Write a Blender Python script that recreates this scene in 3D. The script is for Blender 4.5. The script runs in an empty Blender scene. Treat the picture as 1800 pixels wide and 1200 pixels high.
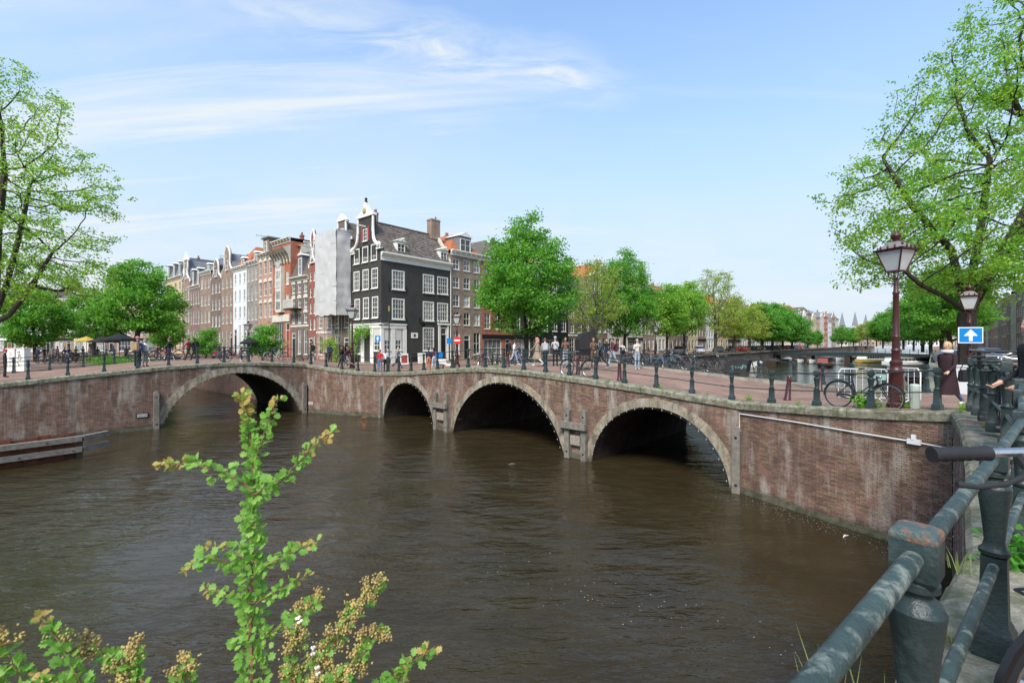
import bpy, bmesh, math, random
import numpy as np
from math import sin, cos, pi, radians, sqrt, atan2
from mathutils import Vector, Matrix, kdtree
from mathutils.geometry import delaunay_2d_cdt, tessellate_polygon
RND = random.Random(7)
SC = bpy.context.scene
COL = SC.collection
CAMZ = 5.4; F = 800.0; HY = 603.0          # metres above the water; focal length and horizon row of an 1800 px wide picture
# ---------------------------------------------------------------- camera, world, sun, exposure
cd = bpy.data.cameras.new('camera'); cam = bpy.data.objects.new('camera', cd); COL.objects.link(cam)
cam.location = (0, 0, CAMZ); cam.rotation_euler = (radians(90), 0, 0)
cd.sensor_width = 36; cd.lens = 36 * F / 1800; cd.shift_y = 3 / 1800; cd.clip_start = .05; cd.clip_end = 4000
cd.dof.use_dof = True; cd.dof.focus_distance = 18; cd.dof.aperture_fstop = 6.3
SC.camera = cam
SUN_EL, SUN_AZ = radians(48), radians(200)      # azimuth clockwise from +Y: behind the camera, a little to the left
w = bpy.data.worlds.new('World'); SC.world = w; w.use_nodes = True
def nd(nt, t, ins=None, **props):
    n = nt.nodes.new('ShaderNode' + t)
    for k, v in props.items(): setattr(n, k, v)
    for k, v in (ins or {}).items():
        s = n.inputs[k]
        if isinstance(v, bpy.types.NodeSocket): nt.links.new(v, s)
        elif isinstance(v, (tuple, list)) and len(v) == 3 and s.type == 'RGBA': s.default_value = (*v, 1)
        else: s.default_value = v
    return n
def ramp(nt, fac, stops, interp='LINEAR'):
    r = nd(nt, 'ValToRGB', {'Fac': fac}); cr = r.color_ramp; cr.interpolation = interp
    while len(cr.elements) < len(stops): cr.elements.new(.5)
    for e, (p, c) in zip(cr.elements, stops):
        e.position = p; e.color = (c, c, c, 1) if isinstance(c, (int, float)) else (*c, 1)
    return r.outputs[0]
def mth(nt, op, a, b=0.0, clamp=False):
    return nd(nt, 'Math', {0: a, 1: b}, operation=op, use_clamp=clamp).outputs[0]
nt = w.node_tree; nt.nodes.clear()
sky = nd(nt, 'TexSky', sky_type='NISHITA', sun_disc=False, sun_elevation=SUN_EL, sun_rotation=SUN_AZ,
         altitude=0, air_density=1.0, dust_density=0.6, ozone_density=2.2)
tc = nd(nt, 'TexCoord'); sep = nd(nt, 'SeparateXYZ', {0: tc.outputs['Generated']})
zz = mth(nt, 'MAXIMUM', sep.outputs[2], 0.0)
den = mth(nt, 'ADD', zz, .16)
u = mth(nt, 'DIVIDE', sep.outputs[0], den); v = mth(nt, 'DIVIDE', sep.outputs[1], den)
cv = nd(nt, 'CombineXYZ', {0: u, 1: v, 2: 0.0})
def cloud(scale, sx, sy, rot, lo, hi, det, off, dist=.6):
    mp = nd(nt, 'Mapping', {'Vector': cv.outputs[0], 'Location': off, 'Rotation': (0, 0, rot), 'Scale': (sx, sy, 1)})
    n = nd(nt, 'TexNoise', {'Vector': mp.outputs[0], 'Scale': scale, 'Detail': det, 'Roughness': .58, 'Distortion': dist})
    return ramp(nt, n.outputs[0], [(lo, 0.0), (hi, 1.0)], 'EASE')
c1 = cloud(1.0, .42, 3.0, radians(24), .50, .74, 10, (5.5, 8.8, 0), 1.0)      # long streaks of cirrus
c2 = cloud(.55, .8, 1.5, radians(10), .42, .75, 7, (9.3, 4.2, 0), .5)         # broad veil
c3 = cloud(1.6, 1, 1, 0, .30, .62, 8, (1.3, 8.2, 0), .3)                      # low banks towards the horizon
low = ramp(nt, zz, [(0.0, 1.0), (.16, .62), (.36, 0.0)], 'EASE')
left = ramp(nt, mth(nt, 'ADD', mth(nt, 'MULTIPLY', sep.outputs[0], -.5), .5), [(.38, .25), (.7, 1.0)], 'EASE')
a = mth(nt, 'MULTIPLY', mth(nt, 'MULTIPLY', c1, .9), left)
b = mth(nt, 'MULTIPLY', mth(nt, 'MULTIPLY', c2, .5), left)
c = mth(nt, 'MULTIPLY', mth(nt, 'MULTIPLY', c3, .5), low)
sep2 = nd(nt, 'SeparateXYZ', {0: nd(nt, 'Mapping', {'Vector': cv.outputs[0], 'Rotation': (0, 0, radians(-17.4))}).outputs[0]})     # a single long feathery streak
wn = nd(nt, 'TexNoise', {'Vector': nd(nt, 'Mapping', {'Vector': cv.outputs[0], 'Rotation': (0, 0, radians(-40)), 'Scale': (2.2, 7, 1)}).outputs[0], 'Scale': 1.6, 'Detail': 10, 'Roughness': .62, 'Distortion': .8}).outputs[0]
wn2 = nd(nt, 'TexNoise', {'Vector': cv.outputs[0], 'Scale': 2.4, 'Detail': 3}).outputs[0]
bb = mth(nt, 'ADD', sep2.outputs[1], mth(nt, 'MULTIPLY', mth(nt, 'ADD', wn2, -.5), .22))
band = ramp(nt, mth(nt, 'ABSOLUTE', mth(nt, 'ADD', bb, -1.198)), [(0.0, 1.0), (.055, .55), (.15, 0.0)], 'EASE')
alng = ramp(nt, mth(nt, 'ADD', mth(nt, 'MULTIPLY', sep2.outputs[0], .5), .5), [(.28, 0.0), (.40, .55), (.62, 1.0), (.74, .9), (.92, 0.0)], 'EASE')
strk = mth(nt, 'MULTIPLY', mth(nt, 'MULTIPLY', band, alng), ramp(nt, wn, [(.36, .08), (.62, 1.0)]))
a = mth(nt, 'MAXIMUM', a, mth(nt, 'MULTIPLY', strk, 1.0))
cov = mth(nt, 'ADD', mth(nt, 'ADD', a, b), mth(nt, 'ADD', c, mth(nt, 'ADD', mth(nt, 'MULTIPLY', low, .2), .10)), clamp=True)
cov = mth(nt, 'MINIMUM', cov, .93)
skc = nd(nt, 'MixRGB', {'Fac': 1.0, 'Color1': sky.outputs[0], 'Color2': (.84, 1.04, 1.14)}, blend_type='MULTIPLY')
skd = nd(nt, 'MixRGB', {'Fac': ramp(nt, zz, [(0.0, 1.0), (.22, .82), (.42, .38), (.62, .08), (.8, 0.0)]), 'Color1': skc.outputs[0], 'Color2': (1.92, 2.40, 2.95)})
mix = nd(nt, 'MixRGB', {'Fac': cov, 'Color1': skd.outputs[0], 'Color2': (2.68, 2.92, 3.08)})
bg = nd(nt, 'Background', {'Color': mix.outputs[0], 'Strength': .15})
nt.links.new(bg.outputs[0], nd(nt, 'OutputWorld').inputs[0])
sd = bpy.data.lights.new('sun', 'SUN'); sd.energy = 2.4; sd.angle = radians(20); sd.color = (1, .955, .88)
so = bpy.data.objects.new('sun', sd); COL.objects.link(so)
so.rotation_euler = (radians(90) - SUN_EL, 0, pi - SUN_AZ)
vs = SC.view_settings; vs.view_transform = 'Standard'; vs.look = 'None'; vs.gamma = 1; vs.use_curve_mapping = False
vs.exposure = 1.05
try:
    SC.cycles.max_bounces = 6; SC.cycles.transparent_max_bounces = 6; SC.cycles.caustics_reflective = False; SC.cycles.caustics_refractive = False
except Exception: pass

# ---------------------------------------------------------------- helpers
def P(px, d):                      # ground-plan point seen at column px of the photograph, d metres ahead
    return ((px - 900) / F * d, d)
def Z(py, d): return CAMZ + (HY - py) / F * d
def link(o): COL.objects.link(o); return o
def tag(o, label=None, cat=None, group=None, kind=None):
    if label: o['label'] = label
    if cat: o['category'] = cat
    if group: o['group'] = group
    if kind: o['kind'] = kind
    return o
def empty(name, loc=(0, 0, 0), rz=0, label=None, cat=None, group=None):
    o = link(bpy.data.objects.new(name, None)); o.location = loc; o.rotation_euler = (0, 0, rz); o.empty_display_size = .1
    return tag(o, label, cat, group)
def ob(name, me, parent=None, loc=(0, 0, 0), rot=(0, 0, 0), scale=(1, 1, 1), **t):
    o = link(bpy.data.objects.new(name, me)); o.parent = parent; o.location = loc; o.rotation_euler = rot; o.scale = scale
    return tag(o, **t) if t else o
KIDS = {}
def copy_tree(o, parent=None):
    c = o.copy(); COL.objects.link(c); c.parent = parent
    for ch in o.children: copy_tree(ch, c)
    return c
class MB:
    def __init__(s): s.v = []; s.f = []; s.m = []; s.M = None
    def add(s, vs, fs, mi=0):
        n = len(s.v)
        if s.M is not None: vs = [tuple(s.M @ Vector(p)) for p in vs]
        s.v += [tuple(p) for p in vs]; s.f += [tuple(i + n for i in f) for f in fs]; s.m += [mi] * len(fs); return s
    def box(s, x0, y0, z0, x1, y1, z1, mi=0):
        return s.add([(x0, y0, z0), (x1, y0, z0), (x1, y1, z0), (x0, y1, z0), (x0, y0, z1), (x1, y0, z1), (x1, y1, z1), (x0, y1, z1)],
                     [(0, 3, 2, 1), (4, 5, 6, 7), (0, 1, 5, 4), (1, 2, 6, 5), (2, 3, 7, 6), (3, 0, 4, 7)], mi)
    def cbox(s, c, sz, mi=0):
        return s.box(c[0] - sz[0] / 2, c[1] - sz[1] / 2, c[2] - sz[2] / 2, c[0] + sz[0] / 2, c[1] + sz[1] / 2, c[2] + sz[2] / 2, mi)
    def beam(s, a, b, w, h, mi=0):
        a = Vector(a); b = Vector(b); d = (b - a).normalized(); up = Vector((0, 0, 1)) if abs(d.z) < .95 else Vector((0, 1, 0))
        r = d.cross(up).normalized() * w / 2; u_ = r.normalized().cross(d).normalized() * h / 2
        vs = [a - r - u_, a + r - u_, a + r + u_, a - r + u_, b - r - u_, b + r - u_, b + r + u_, b - r + u_]
        return s.add(vs, [(0, 3, 2, 1), (4, 5, 6, 7), (0, 1, 5, 4), (1, 2, 6, 5), (2, 3, 7, 6), (3, 0, 4, 7)], mi)
    def tube(s, pts, r, n=8, mi=0, cap=True, closed=False):
        pts = [Vector(p) for p in pts]; k = len(pts)
        rr = r if isinstance(r, (list, tuple)) else [r] * k
        vs = []; prev = None
        for i, p in enumerate(pts):
            if closed: d = pts[(i + 1) % k] - pts[i - 1]
            else: d = pts[min(i + 1, k - 1)] - pts[max(i - 1, 0)]
            d = d.normalized() if d.length > 1e-9 else Vector((0, 0, 1))
            if prev is None:
                up = Vector((0, 0, 1)) if abs(d.z) < .9 else Vector((1, 0, 0)); a = d.cross(up).normalized()
            else:
                a = prev - d * prev.dot(d)
                a = a.normalized() if a.length > 1e-6 else d.orthogonal().normalized()
            prev = a; b = d.cross(a)
            for j in range(n):
                t = 2 * pi * j / n; vs.append(p + (a * cos(t) + b * sin(t)) * rr[i])
        fs = []
        for i in range(k if closed else k - 1):
            i2 = (i + 1) % k
            for j in range(n):
                j2 = (j + 1) % n; fs.append((i * n + j, i * n + j2, i2 * n + j2, i2 * n + j))
        if cap and not closed: fs += [tuple(reversed(range(n))), tuple(range((k - 1) * n, k * n))]
        return s.add(vs, fs, mi)
    def lathe(s, prof, n=12, c=(0, 0, 0), mi=0, sq=0.0, ph=0.0):      # prof: (radius, z) pairs
        vs = []
        for r, z in prof:
            for j in range(n):
                t = 2 * pi * j / n + ph; vs.append((c[0] + r * cos(t), c[1] + r * sin(t), c[2] + z))
        fs = []
        for i in range(len(prof) - 1):
            for j in range(n):
                j2 = (j + 1) % n; fs.append((i * n + j, i * n + j2, (i + 1) * n + j2, (i + 1) * n + j))
        fs += [tuple(reversed(range(n))), tuple(range((len(prof) - 1) * n, len(prof) * n))]
        return s.add(vs, fs, mi)
    def sq(s, prof, c=(0, 0, 0), mi=0):                               # square section: (half width, z)
        return s.lathe([(h * sqrt(2), z) for h, z in prof], 4, c, mi, ph=pi / 4)
    def prism(s, poly, y0, y1, mi=0):                                 # polygon in x,z pushed along y
        n = len(poly); vs = [(x, y0, z) for x, z in poly] + [(x, y1, z) for x, z in poly]
        tri = tessellate_polygon([[Vector((x, z, 0)) for x, z in poly]])
        fs = [t for t in tri] + [tuple(i + n for i in reversed(t)) for t in tri]
        fs += [(i, (i + 1) % n, (i + 1) % n + n, i + n) for i in range(n)]
        return s.add(vs, fs, mi)
    def ball(s, c, r, n=8, m=6, mi=0, sc=(1, 1, 1)):
        vs = []
        for i in range(m + 1):
            a_ = pi * i / m
            for j in range(n):
                t = 2 * pi * j / n
                vs.append((c[0] + r * sc[0] * sin(a_) * cos(t), c[1] + r * sc[1] * sin(a_) * sin(t), c[2] + r * sc[2] * cos(a_)))
        fs = [(i * n + j, (i + 1) * n + j, (i + 1) * n + (j + 1) % n, i * n + (j + 1) % n) for i in range(m) for j in range(n)]
        return s.add(vs, fs, mi)
    def mesh(s, name, mats, smooth=False, fix=True):
        me = bpy.data.meshes.new(name); me.from_pydata(s.v, [], s.f)
        for m_ in (mats if isinstance(mats, (list, tuple)) else [mats]): me.materials.append(m_)
        if any(s.m): me.polygons.foreach_set('material_index', s.m)
        if fix:
            bm = bmesh.new(); bm.from_mesh(me); bmesh.ops.remove_doubles(bm, verts=bm.verts, dist=1e-5)
            bmesh.ops.recalc_face_normals(bm, faces=bm.faces); bm.to_mesh(me); bm.free()
        if smooth:
            me.polygons.foreach_set('use_smooth', [True] * len(me.polygons))
            try: me.set_sharp_from_angle(angle=radians(35))
            except Exception: pass
        me.update(); return me
    def obj(s, name, mats, parent=None, loc=(0, 0, 0), rot=(0, 0, 0), scale=(1, 1, 1), smooth=False, fix=True, **t):
        return ob(name, s.mesh(name, mats, smooth, fix), parent, loc, rot, scale, **t)
def bevel(me, w=.01, seg=1):
    bm = bmesh.new(); bm.from_mesh(me)
    bmesh.ops.bevel(bm, geom=list(bm.edges), offset=w, segments=seg, affect='EDGES', clamp_overlap=True)
    bm.to_mesh(me); bm.free(); return me

# ---------------------------------------------------------------- materials
MATS = {}
def bsdf(nt, **k): return nd(nt, 'BsdfPrincipled', k)
def pm(name, col, rough=.6, var=.18, scale=3.0, bump=.15, bscale=30.0, metal=0.0, rand=None, ramt=.2, tint=None, tamt=.5, tscale=1.5, tlo=.5, thi=.7, spec=.4, detail=5, tstretch=(1, 1, 1), obj=False, tint2=None, t2=(.5, .65, .6)):
    if name in MATS: return MATS[name]
    m = bpy.data.materials.new(name); m.use_nodes = True; nt = m.node_tree; nt.nodes.clear(); MATS[name] = m
    g = nd(nt, 'NewGeometry'); pos = nd(nt, 'TexCoord').outputs['Object'] if obj else g.outputs['Position']
    n1 = nd(nt, 'TexNoise', {'Vector': pos, 'Scale': scale, 'Detail': detail, 'Roughness': .6})
    f = ramp(nt, n1.outputs[0], [(.3, 1 - var), (.7, 1 + var)])
    c_ = nd(nt, 'MixRGB', {'Fac': 1.0, 'Color1': col, 'Color2': f}, blend_type='MULTIPLY').outputs[0]
    if rand:
        rv = nd(nt, 'ObjectInfo').outputs['Random'] if rand == 'object' else g.outputs['Random Per Island']
        hs = nd(nt, 'HueSaturation', {'Color': c_, 'Hue': ramp(nt, rv, [(0, .5 - ramt * .07), (1, .5 + ramt * .07)]),
                'Value': ramp(nt, mth(nt, 'FRACT', mth(nt, 'MULTIPLY', rv, 7.31)), [(0, 1 - ramt), (1, 1 + ramt)])})
        c_ = hs.outputs[0]
    if tint:
        mp = nd(nt, 'Mapping', {'Vector': pos, 'Scale': tstretch, 'Location': (5.1, 2.2, 7.7)})
        n2 = nd(nt, 'TexNoise', {'Vector': mp.outputs[0], 'Scale': tscale, 'Detail': 7, 'Roughness': .68})
        c_ = nd(nt, 'MixRGB', {'Fac': mth(nt, 'MULTIPLY', ramp(nt, n2.outputs[0], [(tlo, 0.0), (thi, 1.0)]), tamt), 'Color1': c_, 'Color2': tint}).outputs[0]
    if tint2:
        mp = nd(nt, 'Mapping', {'Vector': pos, 'Scale': (2.6, 2.6, .32), 'Location': (15.1, 3.2, 1.7)})
        n3 = nd(nt, 'TexNoise', {'Vector': mp.outputs[0], 'Scale': .8, 'Detail': 9, 'Roughness': .72})
        zf = nd(nt, 'SeparateXYZ', {0: pos}).outputs[2]
        hi_ = ramp(nt, mth(nt, 'MULTIPLY', zf, .25), [(.12, .25), (.62, .45), (.95, 1.0)])
        c_ = nd(nt, 'MixRGB', {'Fac': mth(nt, 'MULTIPLY', mth(nt, 'MULTIPLY', ramp(nt, n3.outputs[0], [(t2[0], 0.0), (t2[1], 1.0)]), hi_), t2[2]), 'Color1': c_, 'Color2': tint2}).outputs[0]
        n4 = nd(nt, 'TexNoise', {'Vector': pos, 'Scale': 2.5, 'Detail': 6})
        wet = ramp(nt, mth(nt, 'ADD', zf, mth(nt, 'MULTIPLY', n4.outputs[0], .35)), [(.28, 1.0), (.52, 0.0)])
        c_ = nd(nt, 'MixRGB', {'Fac': mth(nt, 'MULTIPLY', wet, .85), 'Color1': c_, 'Color2': (.035, .035, .02)}).outputs[0]
    kw = {'Base Color': c_, 'Roughness': rough, 'Metallic': metal, 'Specular IOR Level': spec}
    if bump:
        nb = nd(nt, 'TexNoise', {'Vector': pos, 'Scale': bscale, 'Detail': 4, 'Roughness': .6})
        kw['Normal'] = nd(nt, 'Bump', {'Height': nb.outputs[0], 'Strength': bump, 'Distance': .02}).outputs[0]
    p = nd(nt, 'BsdfPrincipled', kw); nt.links.new(p.outputs[0], nd(nt, 'OutputMaterial').inputs[0])
    return m
def brickmat(name, c1, c2, mortar, sx=.22, sz=.065, rough=.85, var=.3, streak=None, samt=.4, ang=0.0):
    """running-bond brick colour; coordinates are metres along the wall and up."""
    if name in MATS: return MATS[name]
    m = bpy.data.materials.new(name); m.use_nodes = True; nt = m.node_tree; nt.nodes.clear(); MATS[name] = m
    pos = nd(nt, 'TexCoord').outputs['Object']
    sp = nd(nt, 'SeparateXYZ', {0: pos}); uv = nd(nt, 'CombineXYZ', {0: mth(nt, 'ADD', sp.outputs[0], sp.outputs[1]), 1: sp.outputs[2], 2: 0.0})
    bt = nd(nt, 'TexBrick', {'Vector': uv.outputs[0], 'Color1': c1, 'Color2': c2, 'Mortar': mortar, 'Scale': 1.0, 'Mortar Size': .008,
            'Brick Width': sx, 'Row Height': sz, 'Bias': 0.0})
    n1 = nd(nt, 'TexNoise', {'Vector': pos, 'Scale': .9, 'Detail': 7, 'Roughness': .65})
    c_ = nd(nt, 'MixRGB', {'Fac': 1.0, 'Color1': bt.outputs[0], 'Color2': ramp(nt, n1.outputs[0], [(.3, 1 - var), (.7, 1 + var)])}, blend_type='MULTIPLY').outputs[0]
    if streak:
        mp = nd(nt, 'Mapping', {'Vector': pos, 'Scale': (3, 3, .35)})
        n2 = nd(nt, 'TexNoise', {'Vector': mp.outputs[0], 'Scale': 1.0, 'Detail': 6, 'Roughness': .65})
        c_ = nd(nt, 'MixRGB', {'Fac': mth(nt, 'MULTIPLY', ramp(nt, n2.outputs[0], [(.52, 0.0), (.68, 1.0)]), samt), 'Color1': c_, 'Color2': streak}).outputs[0]
    bp = nd(nt, 'Bump', {'Height': bt.outputs[1], 'Strength': .4, 'Distance': .01}, invert=True)
    p = nd(nt, 'BsdfPrincipled', {'Base Color': c_, 'Roughness': rough, 'Normal': bp.outputs[0], 'Specular IOR Level': .3})
    nt.links.new(p.outputs[0], nd(nt, 'OutputMaterial').inputs[0]); return m
def leafmat(name, c1, c2, trans=.35):
    if name in MATS: return MATS[name]
    m = bpy.data.materials.new(name); m.use_nodes = True; nt = m.node_tree; nt.nodes.clear(); MATS[name] = m
    g = nd(nt, 'NewGeometry'); oi = nd(nt, 'ObjectInfo')
    r = mth(nt, 'FRACT', mth(nt, 'ADD', g.outputs['Random Per Island'], oi.outputs['Random']))
    n1 = nd(nt, 'TexNoise', {'Vector': g.outputs['Position'], 'Scale': .55, 'Detail': 3})
    fac = mth(nt, 'ADD', mth(nt, 'MULTIPLY', r, .55), mth(nt, 'MULTIPLY', ramp(nt, n1.outputs[0], [(.35, 0.0), (.65, 1.0)]), .45))
    c_ = nd(nt, 'MixRGB', {'Fac': fac, 'Color1': c1, 'Color2': c2}).outputs[0]
    p = nd(nt, 'BsdfPrincipled', {'Base Color': c_, 'Roughness': .5, 'Specular IOR Level': .35})
    t = nd(nt, 'BsdfTranslucent', {'Color': nd(nt, 'MixRGB', {'Fac': .5, 'Color1': c_, 'Color2': (min(1, c2[0] * 1.5), min(1, c2[1] * 1.5), c2[2])}).outputs[0]})
    mx = nd(nt, 'MixShader', {0: trans, 1: p.outputs[0], 2: t.outputs[0]})
    nt.links.new(mx.outputs[0], nd(nt, 'OutputMaterial').inputs[0]); return m
def glassmat(name, tint, rough=.04):
    if name in MATS: return MATS[name]
    m = bpy.data.materials.new(name); m.use_nodes = True; nt = m.node_tree; nt.nodes.clear(); MATS[name] = m
    oi = nd(nt, 'ObjectInfo'); g = nd(nt, 'NewGeometry')
    n1 = nd(nt, 'TexNoise', {'Vector': g.outputs['Position'], 'Scale': 2.2, 'Detail': 2})
    f = mth(nt, 'MULTIPLY', ramp(nt, oi.outputs['Random'], [(0, .45), (1, 1.5)]), ramp(nt, n1.outputs[0], [(.35, .6), (.65, 1.3)]))
    c_ = nd(nt, 'MixRGB', {'Fac': 1.0, 'Color1': tint, 'Color2': f}, blend_type='MULTIPLY').outputs[0]
    p = nd(nt, 'BsdfPrincipled', {'Base Color': c_, 'Roughness': rough, 'Specular IOR Level': .8})
    nt.links.new(p.outputs[0], nd(nt, 'OutputMaterial').inputs[0]); return m
# walls of the bridges and quays
M_brick = pm('old_red_brick', (.208, .122, .084), .9, .25, 2.2, .5, 60, rand='island', ramt=.3, tint=(.46, .41, .34), tamt=.8, tscale=1.1, tlo=.50, thi=.68, tstretch=(1.6, 1.6, .45), tint2=(.045, .035, .022), t2=(.47, .62, .8))
M_brick1 = pm('old_red_brick_single', (.208, .122, .084), .9, .25, 2.2, .5, 60, rand='object', ramt=.3, tint=(.46, .41, .34), tamt=.8, tscale=1.1, tlo=.50, thi=.68, tstretch=(1.6, 1.6, .45), tint2=(.045, .035, .022), t2=(.47, .62, .8))
M_mortar = pm('lime_mortar', (.42, .37, .30), .95, .3, 3, .6, 50, tint2=(.05, .04, .025), t2=(.47, .62, .8), tint=(.05, .04, .025), tamt=.6, tscale=1.2, tlo=.5, thi=.7, tstretch=(2, 2, .4))
M_stone = pm('weathered_sandstone', (.30, .25, .175), .9, .4, 3.5, .6, 35, tint=(.06, .045, .03), tamt=.8, tscale=1.8, tlo=.45, thi=.68, tstretch=(2, 2, .6), tint2=(.50, .47, .40), t2=(.52, .66, .7))
M_coping = pm('lichen_covered_coping_stone', (.27, .245, .18), .95, .38, 9, .9, 60, tint=(.095, .10, .045), tamt=.85, tscale=4.5, tlo=.44, thi=.60)
M_slime = pm('wet_algae_stone', (.10, .095, .06), .7, .4, 6, .7, 25, tint=(.02, .022, .012), tamt=.9, tscale=2)
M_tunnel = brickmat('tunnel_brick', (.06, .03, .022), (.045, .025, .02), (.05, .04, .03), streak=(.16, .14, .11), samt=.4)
M_timber = pm('grey_weathered_timber', (.20, .175, .14), .9, .3, 6, .6, 40, tint=(.08, .065, .045), tamt=.6, tscale=3, tstretch=(1, 1, .25))
M_iron = pm('dark_green_painted_iron', (.020, .033, .031), .42, .22, 8, .3, 45, tint=(.10, .13, .115), tamt=.4, tscale=9, tlo=.52, thi=.75, spec=.4)
M_rust = pm('chipped_paint_with_rust', (.05, .075, .072), .5, .2, 8, .5, 40, tint=(.21, .105, .06), tamt=.9, tscale=14, tlo=.48, thi=.56)
M_maroon = pm('maroon_painted_iron', (.055, .012, .011), .38, .25, 6, .3, 40, tint=(.2, .09, .07), tamt=.3, tscale=8, tlo=.55, thi=.75, spec=.5)
M_white = pm('white_paint', (.72, .70, .63), .5, .08, 2, .08, 20, tint=(.45, .42, .36), tamt=.35, tscale=1.5, tlo=.5, thi=.8)
M_cream = pm('cream_plaster', (.62, .58, .48), .7, .12, 1, .1, 20, tint=(.35, .31, .25), tamt=.4, tscale=1.2)
M_black = pm('black_paint', (.012, .012, .013), .4, .2, 5, .1)
M_rubber = pm('black_rubber', (.018, .018, .019), .75, .2, 8, .1)
M_steel = pm('bare_steel', (.45, .44, .42), .3, .15, 8, .1, metal=.9)
M_bulb = pm('frosted_bulb', (.5, .48, .42), .2, .05, 2, 0)
M_plastic = pm('white_plastic', (.7, .7, .68), .4, .05, 2, 0)
def pavemat(name, c1, c2, mortar, bw, rh, rot=0.0):
    m = bpy.data.materials.new(name); m.use_nodes = True; nt = m.node_tree; nt.nodes.clear(); MATS[name] = m
    g = nd(nt, 'NewGeometry'); mp = nd(nt, 'Mapping', {'Vector': g.outputs['Position'], 'Rotation': (0, 0, rot)})
    bt = nd(nt, 'TexBrick', {'Vector': mp.outputs[0], 'Color1': c1, 'Color2': c2, 'Mortar': mortar, 'Scale': 1.0, 'Mortar Size': .007, 'Brick Width': bw, 'Row Height': rh})
    n1 = nd(nt, 'TexNoise', {'Vector': g.outputs['Position'], 'Scale': .7, 'Detail': 8, 'Roughness': .65})
    c_ = nd(nt, 'MixRGB', {'Fac': 1.0, 'Color1': bt.outputs[0], 'Color2': ramp(nt, n1.outputs[0], [(.3, .68), (.7, 1.3)])}, blend_type='MULTIPLY').outputs[0]
    bp = nd(nt, 'Bump', {'Height': bt.outputs[1], 'Strength': .5, 'Distance': .008}, invert=True)
    p = nd(nt, 'BsdfPrincipled', {'Base Color': c_, 'Roughness': .9, 'Normal': bp.outputs[0], 'Specular IOR Level': .25})
    nt.links.new(p.outputs[0], nd(nt, 'OutputMaterial').inputs[0]); return m
M_pave = pavemat('red_clinker_paving', (.32, .19, .135), (.25, .145, .105), (.15, .115, .085), .2, .065, radians(45))
M_slabs = pavemat('grey_concrete_paving', (.26, .24, .21), (.22, .205, .18), (.12, .11, .09), .3, .3, radians(45))
M_kerb = pm('grey_kerb_stone', (.30, .27, .22), .9, .25, 3, .4, 40, tint=(.14, .12, .09), tamt=.5)

# ---------------------------------------------------------------- plan of the place (metres; camera at 0,0; water at z = 0)
def unit(k): n = sqrt(1 + k * k); return Vector((k / n, 1 / n))
V2 = lambda x, y: Vector((x, y))
F0 = V2(8.25, 16.49); F1 = V2(-9.47, 33.2); G = V2(-16.05, 35.6); KC = V2(10.9, 11.22)
uA = (F1 - F0).normalized(); LA = (F1 - F0).length; nA = V2(.686, .728); WA = 10.5
uB = V2(-.693, -.721).normalized(); nB = V2(-.72, .694).normalized(); WB = 10.0; LB = 9.25
H_B = G + uB * LB                                     # left foot of bridge B
uR = unit(.8625); uL = unit(-1.2); uE = unit(.925)
F0f = F0 + nA * WA; F1f = F1 + nA * WA; Gf = G + nB * WB; Hf = H_B + nB * WB
E1 = V2(16.2, 17.5)
def lerp_tab(tab, s):
    if s <= tab[0][0]: return tab[0][1]
    for (a0, z0), (a1, z1) in zip(tab, tab[1:]):
        if s <= a1:
            return z0 + (z1 - z0) * (s - a0) / (a1 - a0)
    return tab[-1][1]
def smooth_tab(tab, s, h=.9): return (lerp_tab(tab, s - h) + lerp_tab(tab, s) * 2 + lerp_tab(tab, s + h)) / 4 if tab[0][0] + h < s < tab[-1][0] - h else lerp_tab(tab, s)
TA = [(0, 3.26), (1.2, 3.36), (4.05, 3.6), (6.95, 3.79), (10.5, 4.0), (12.8, 4.04), (15, 3.97), (17.2, 3.8), (20.5, 3.5), (LA, 3.27)]
TB = [(0, 3.77), (1.1, 3.91), (3.2, 4.03), (5.4, 4.06), (7.5, 4.02), (9.7, 3.88), (13.1, 3.57), (15.9, 3.29), (22, 3.2), (40, 3.2)]
zA = lambda s: smooth_tab(TA, s); zB = lambda s: smooth_tab(TB, s)
TW = [(0, 3.26), (1.8, 3.375), (4.0, 3.5), (6.0, 3.72)]         # wing wall F0 -> KC
TG = [(0, 3.77), (2.2, 3.5), (4.2, 3.31), (7.01, 3.27)]         # corner wall G -> F1
QE = [V2(-9.0, -6.3), V2(-3.9, -2.35), V2(2.41, 2.58), V2(3.77, 3.68), V2(6.5, 6.45), V2(8.14, 8.2), KC]   # quay edge under the camera
QZ = [3.74, 3.74, 3.74, 3.75, 3.9, 3.93, 3.72]
CTRL = []
def ctl(p, z, w_=1.0): CTRL.append((p[0], p[1], z, w_))
for i in range(25):
    s = LA * i / 24
    for t in (0, WA / 3, 2 * WA / 3, WA): ctl(F0 + uA * s + nA * t, zA(s))
for i in range(28):
    s = i * .9
    for t in (0, WB / 3, 2 * WB / 3, WB): ctl(G + uB * s + nB * t, zB(s))
for i in range(9):
    s = 6.0 * i / 8; ctl(F0 + (KC - F0) * i / 8, lerp_tab(TW, s)); s = 7.01 * i / 8; ctl(G + (F1 - G) * i / 8, lerp_tab(TG, s))
for p, z in zip(QE, QZ): ctl(p, z, 1.5); ctl(p + V2(1.2, -1.5), z - .02, 1.5)
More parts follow.
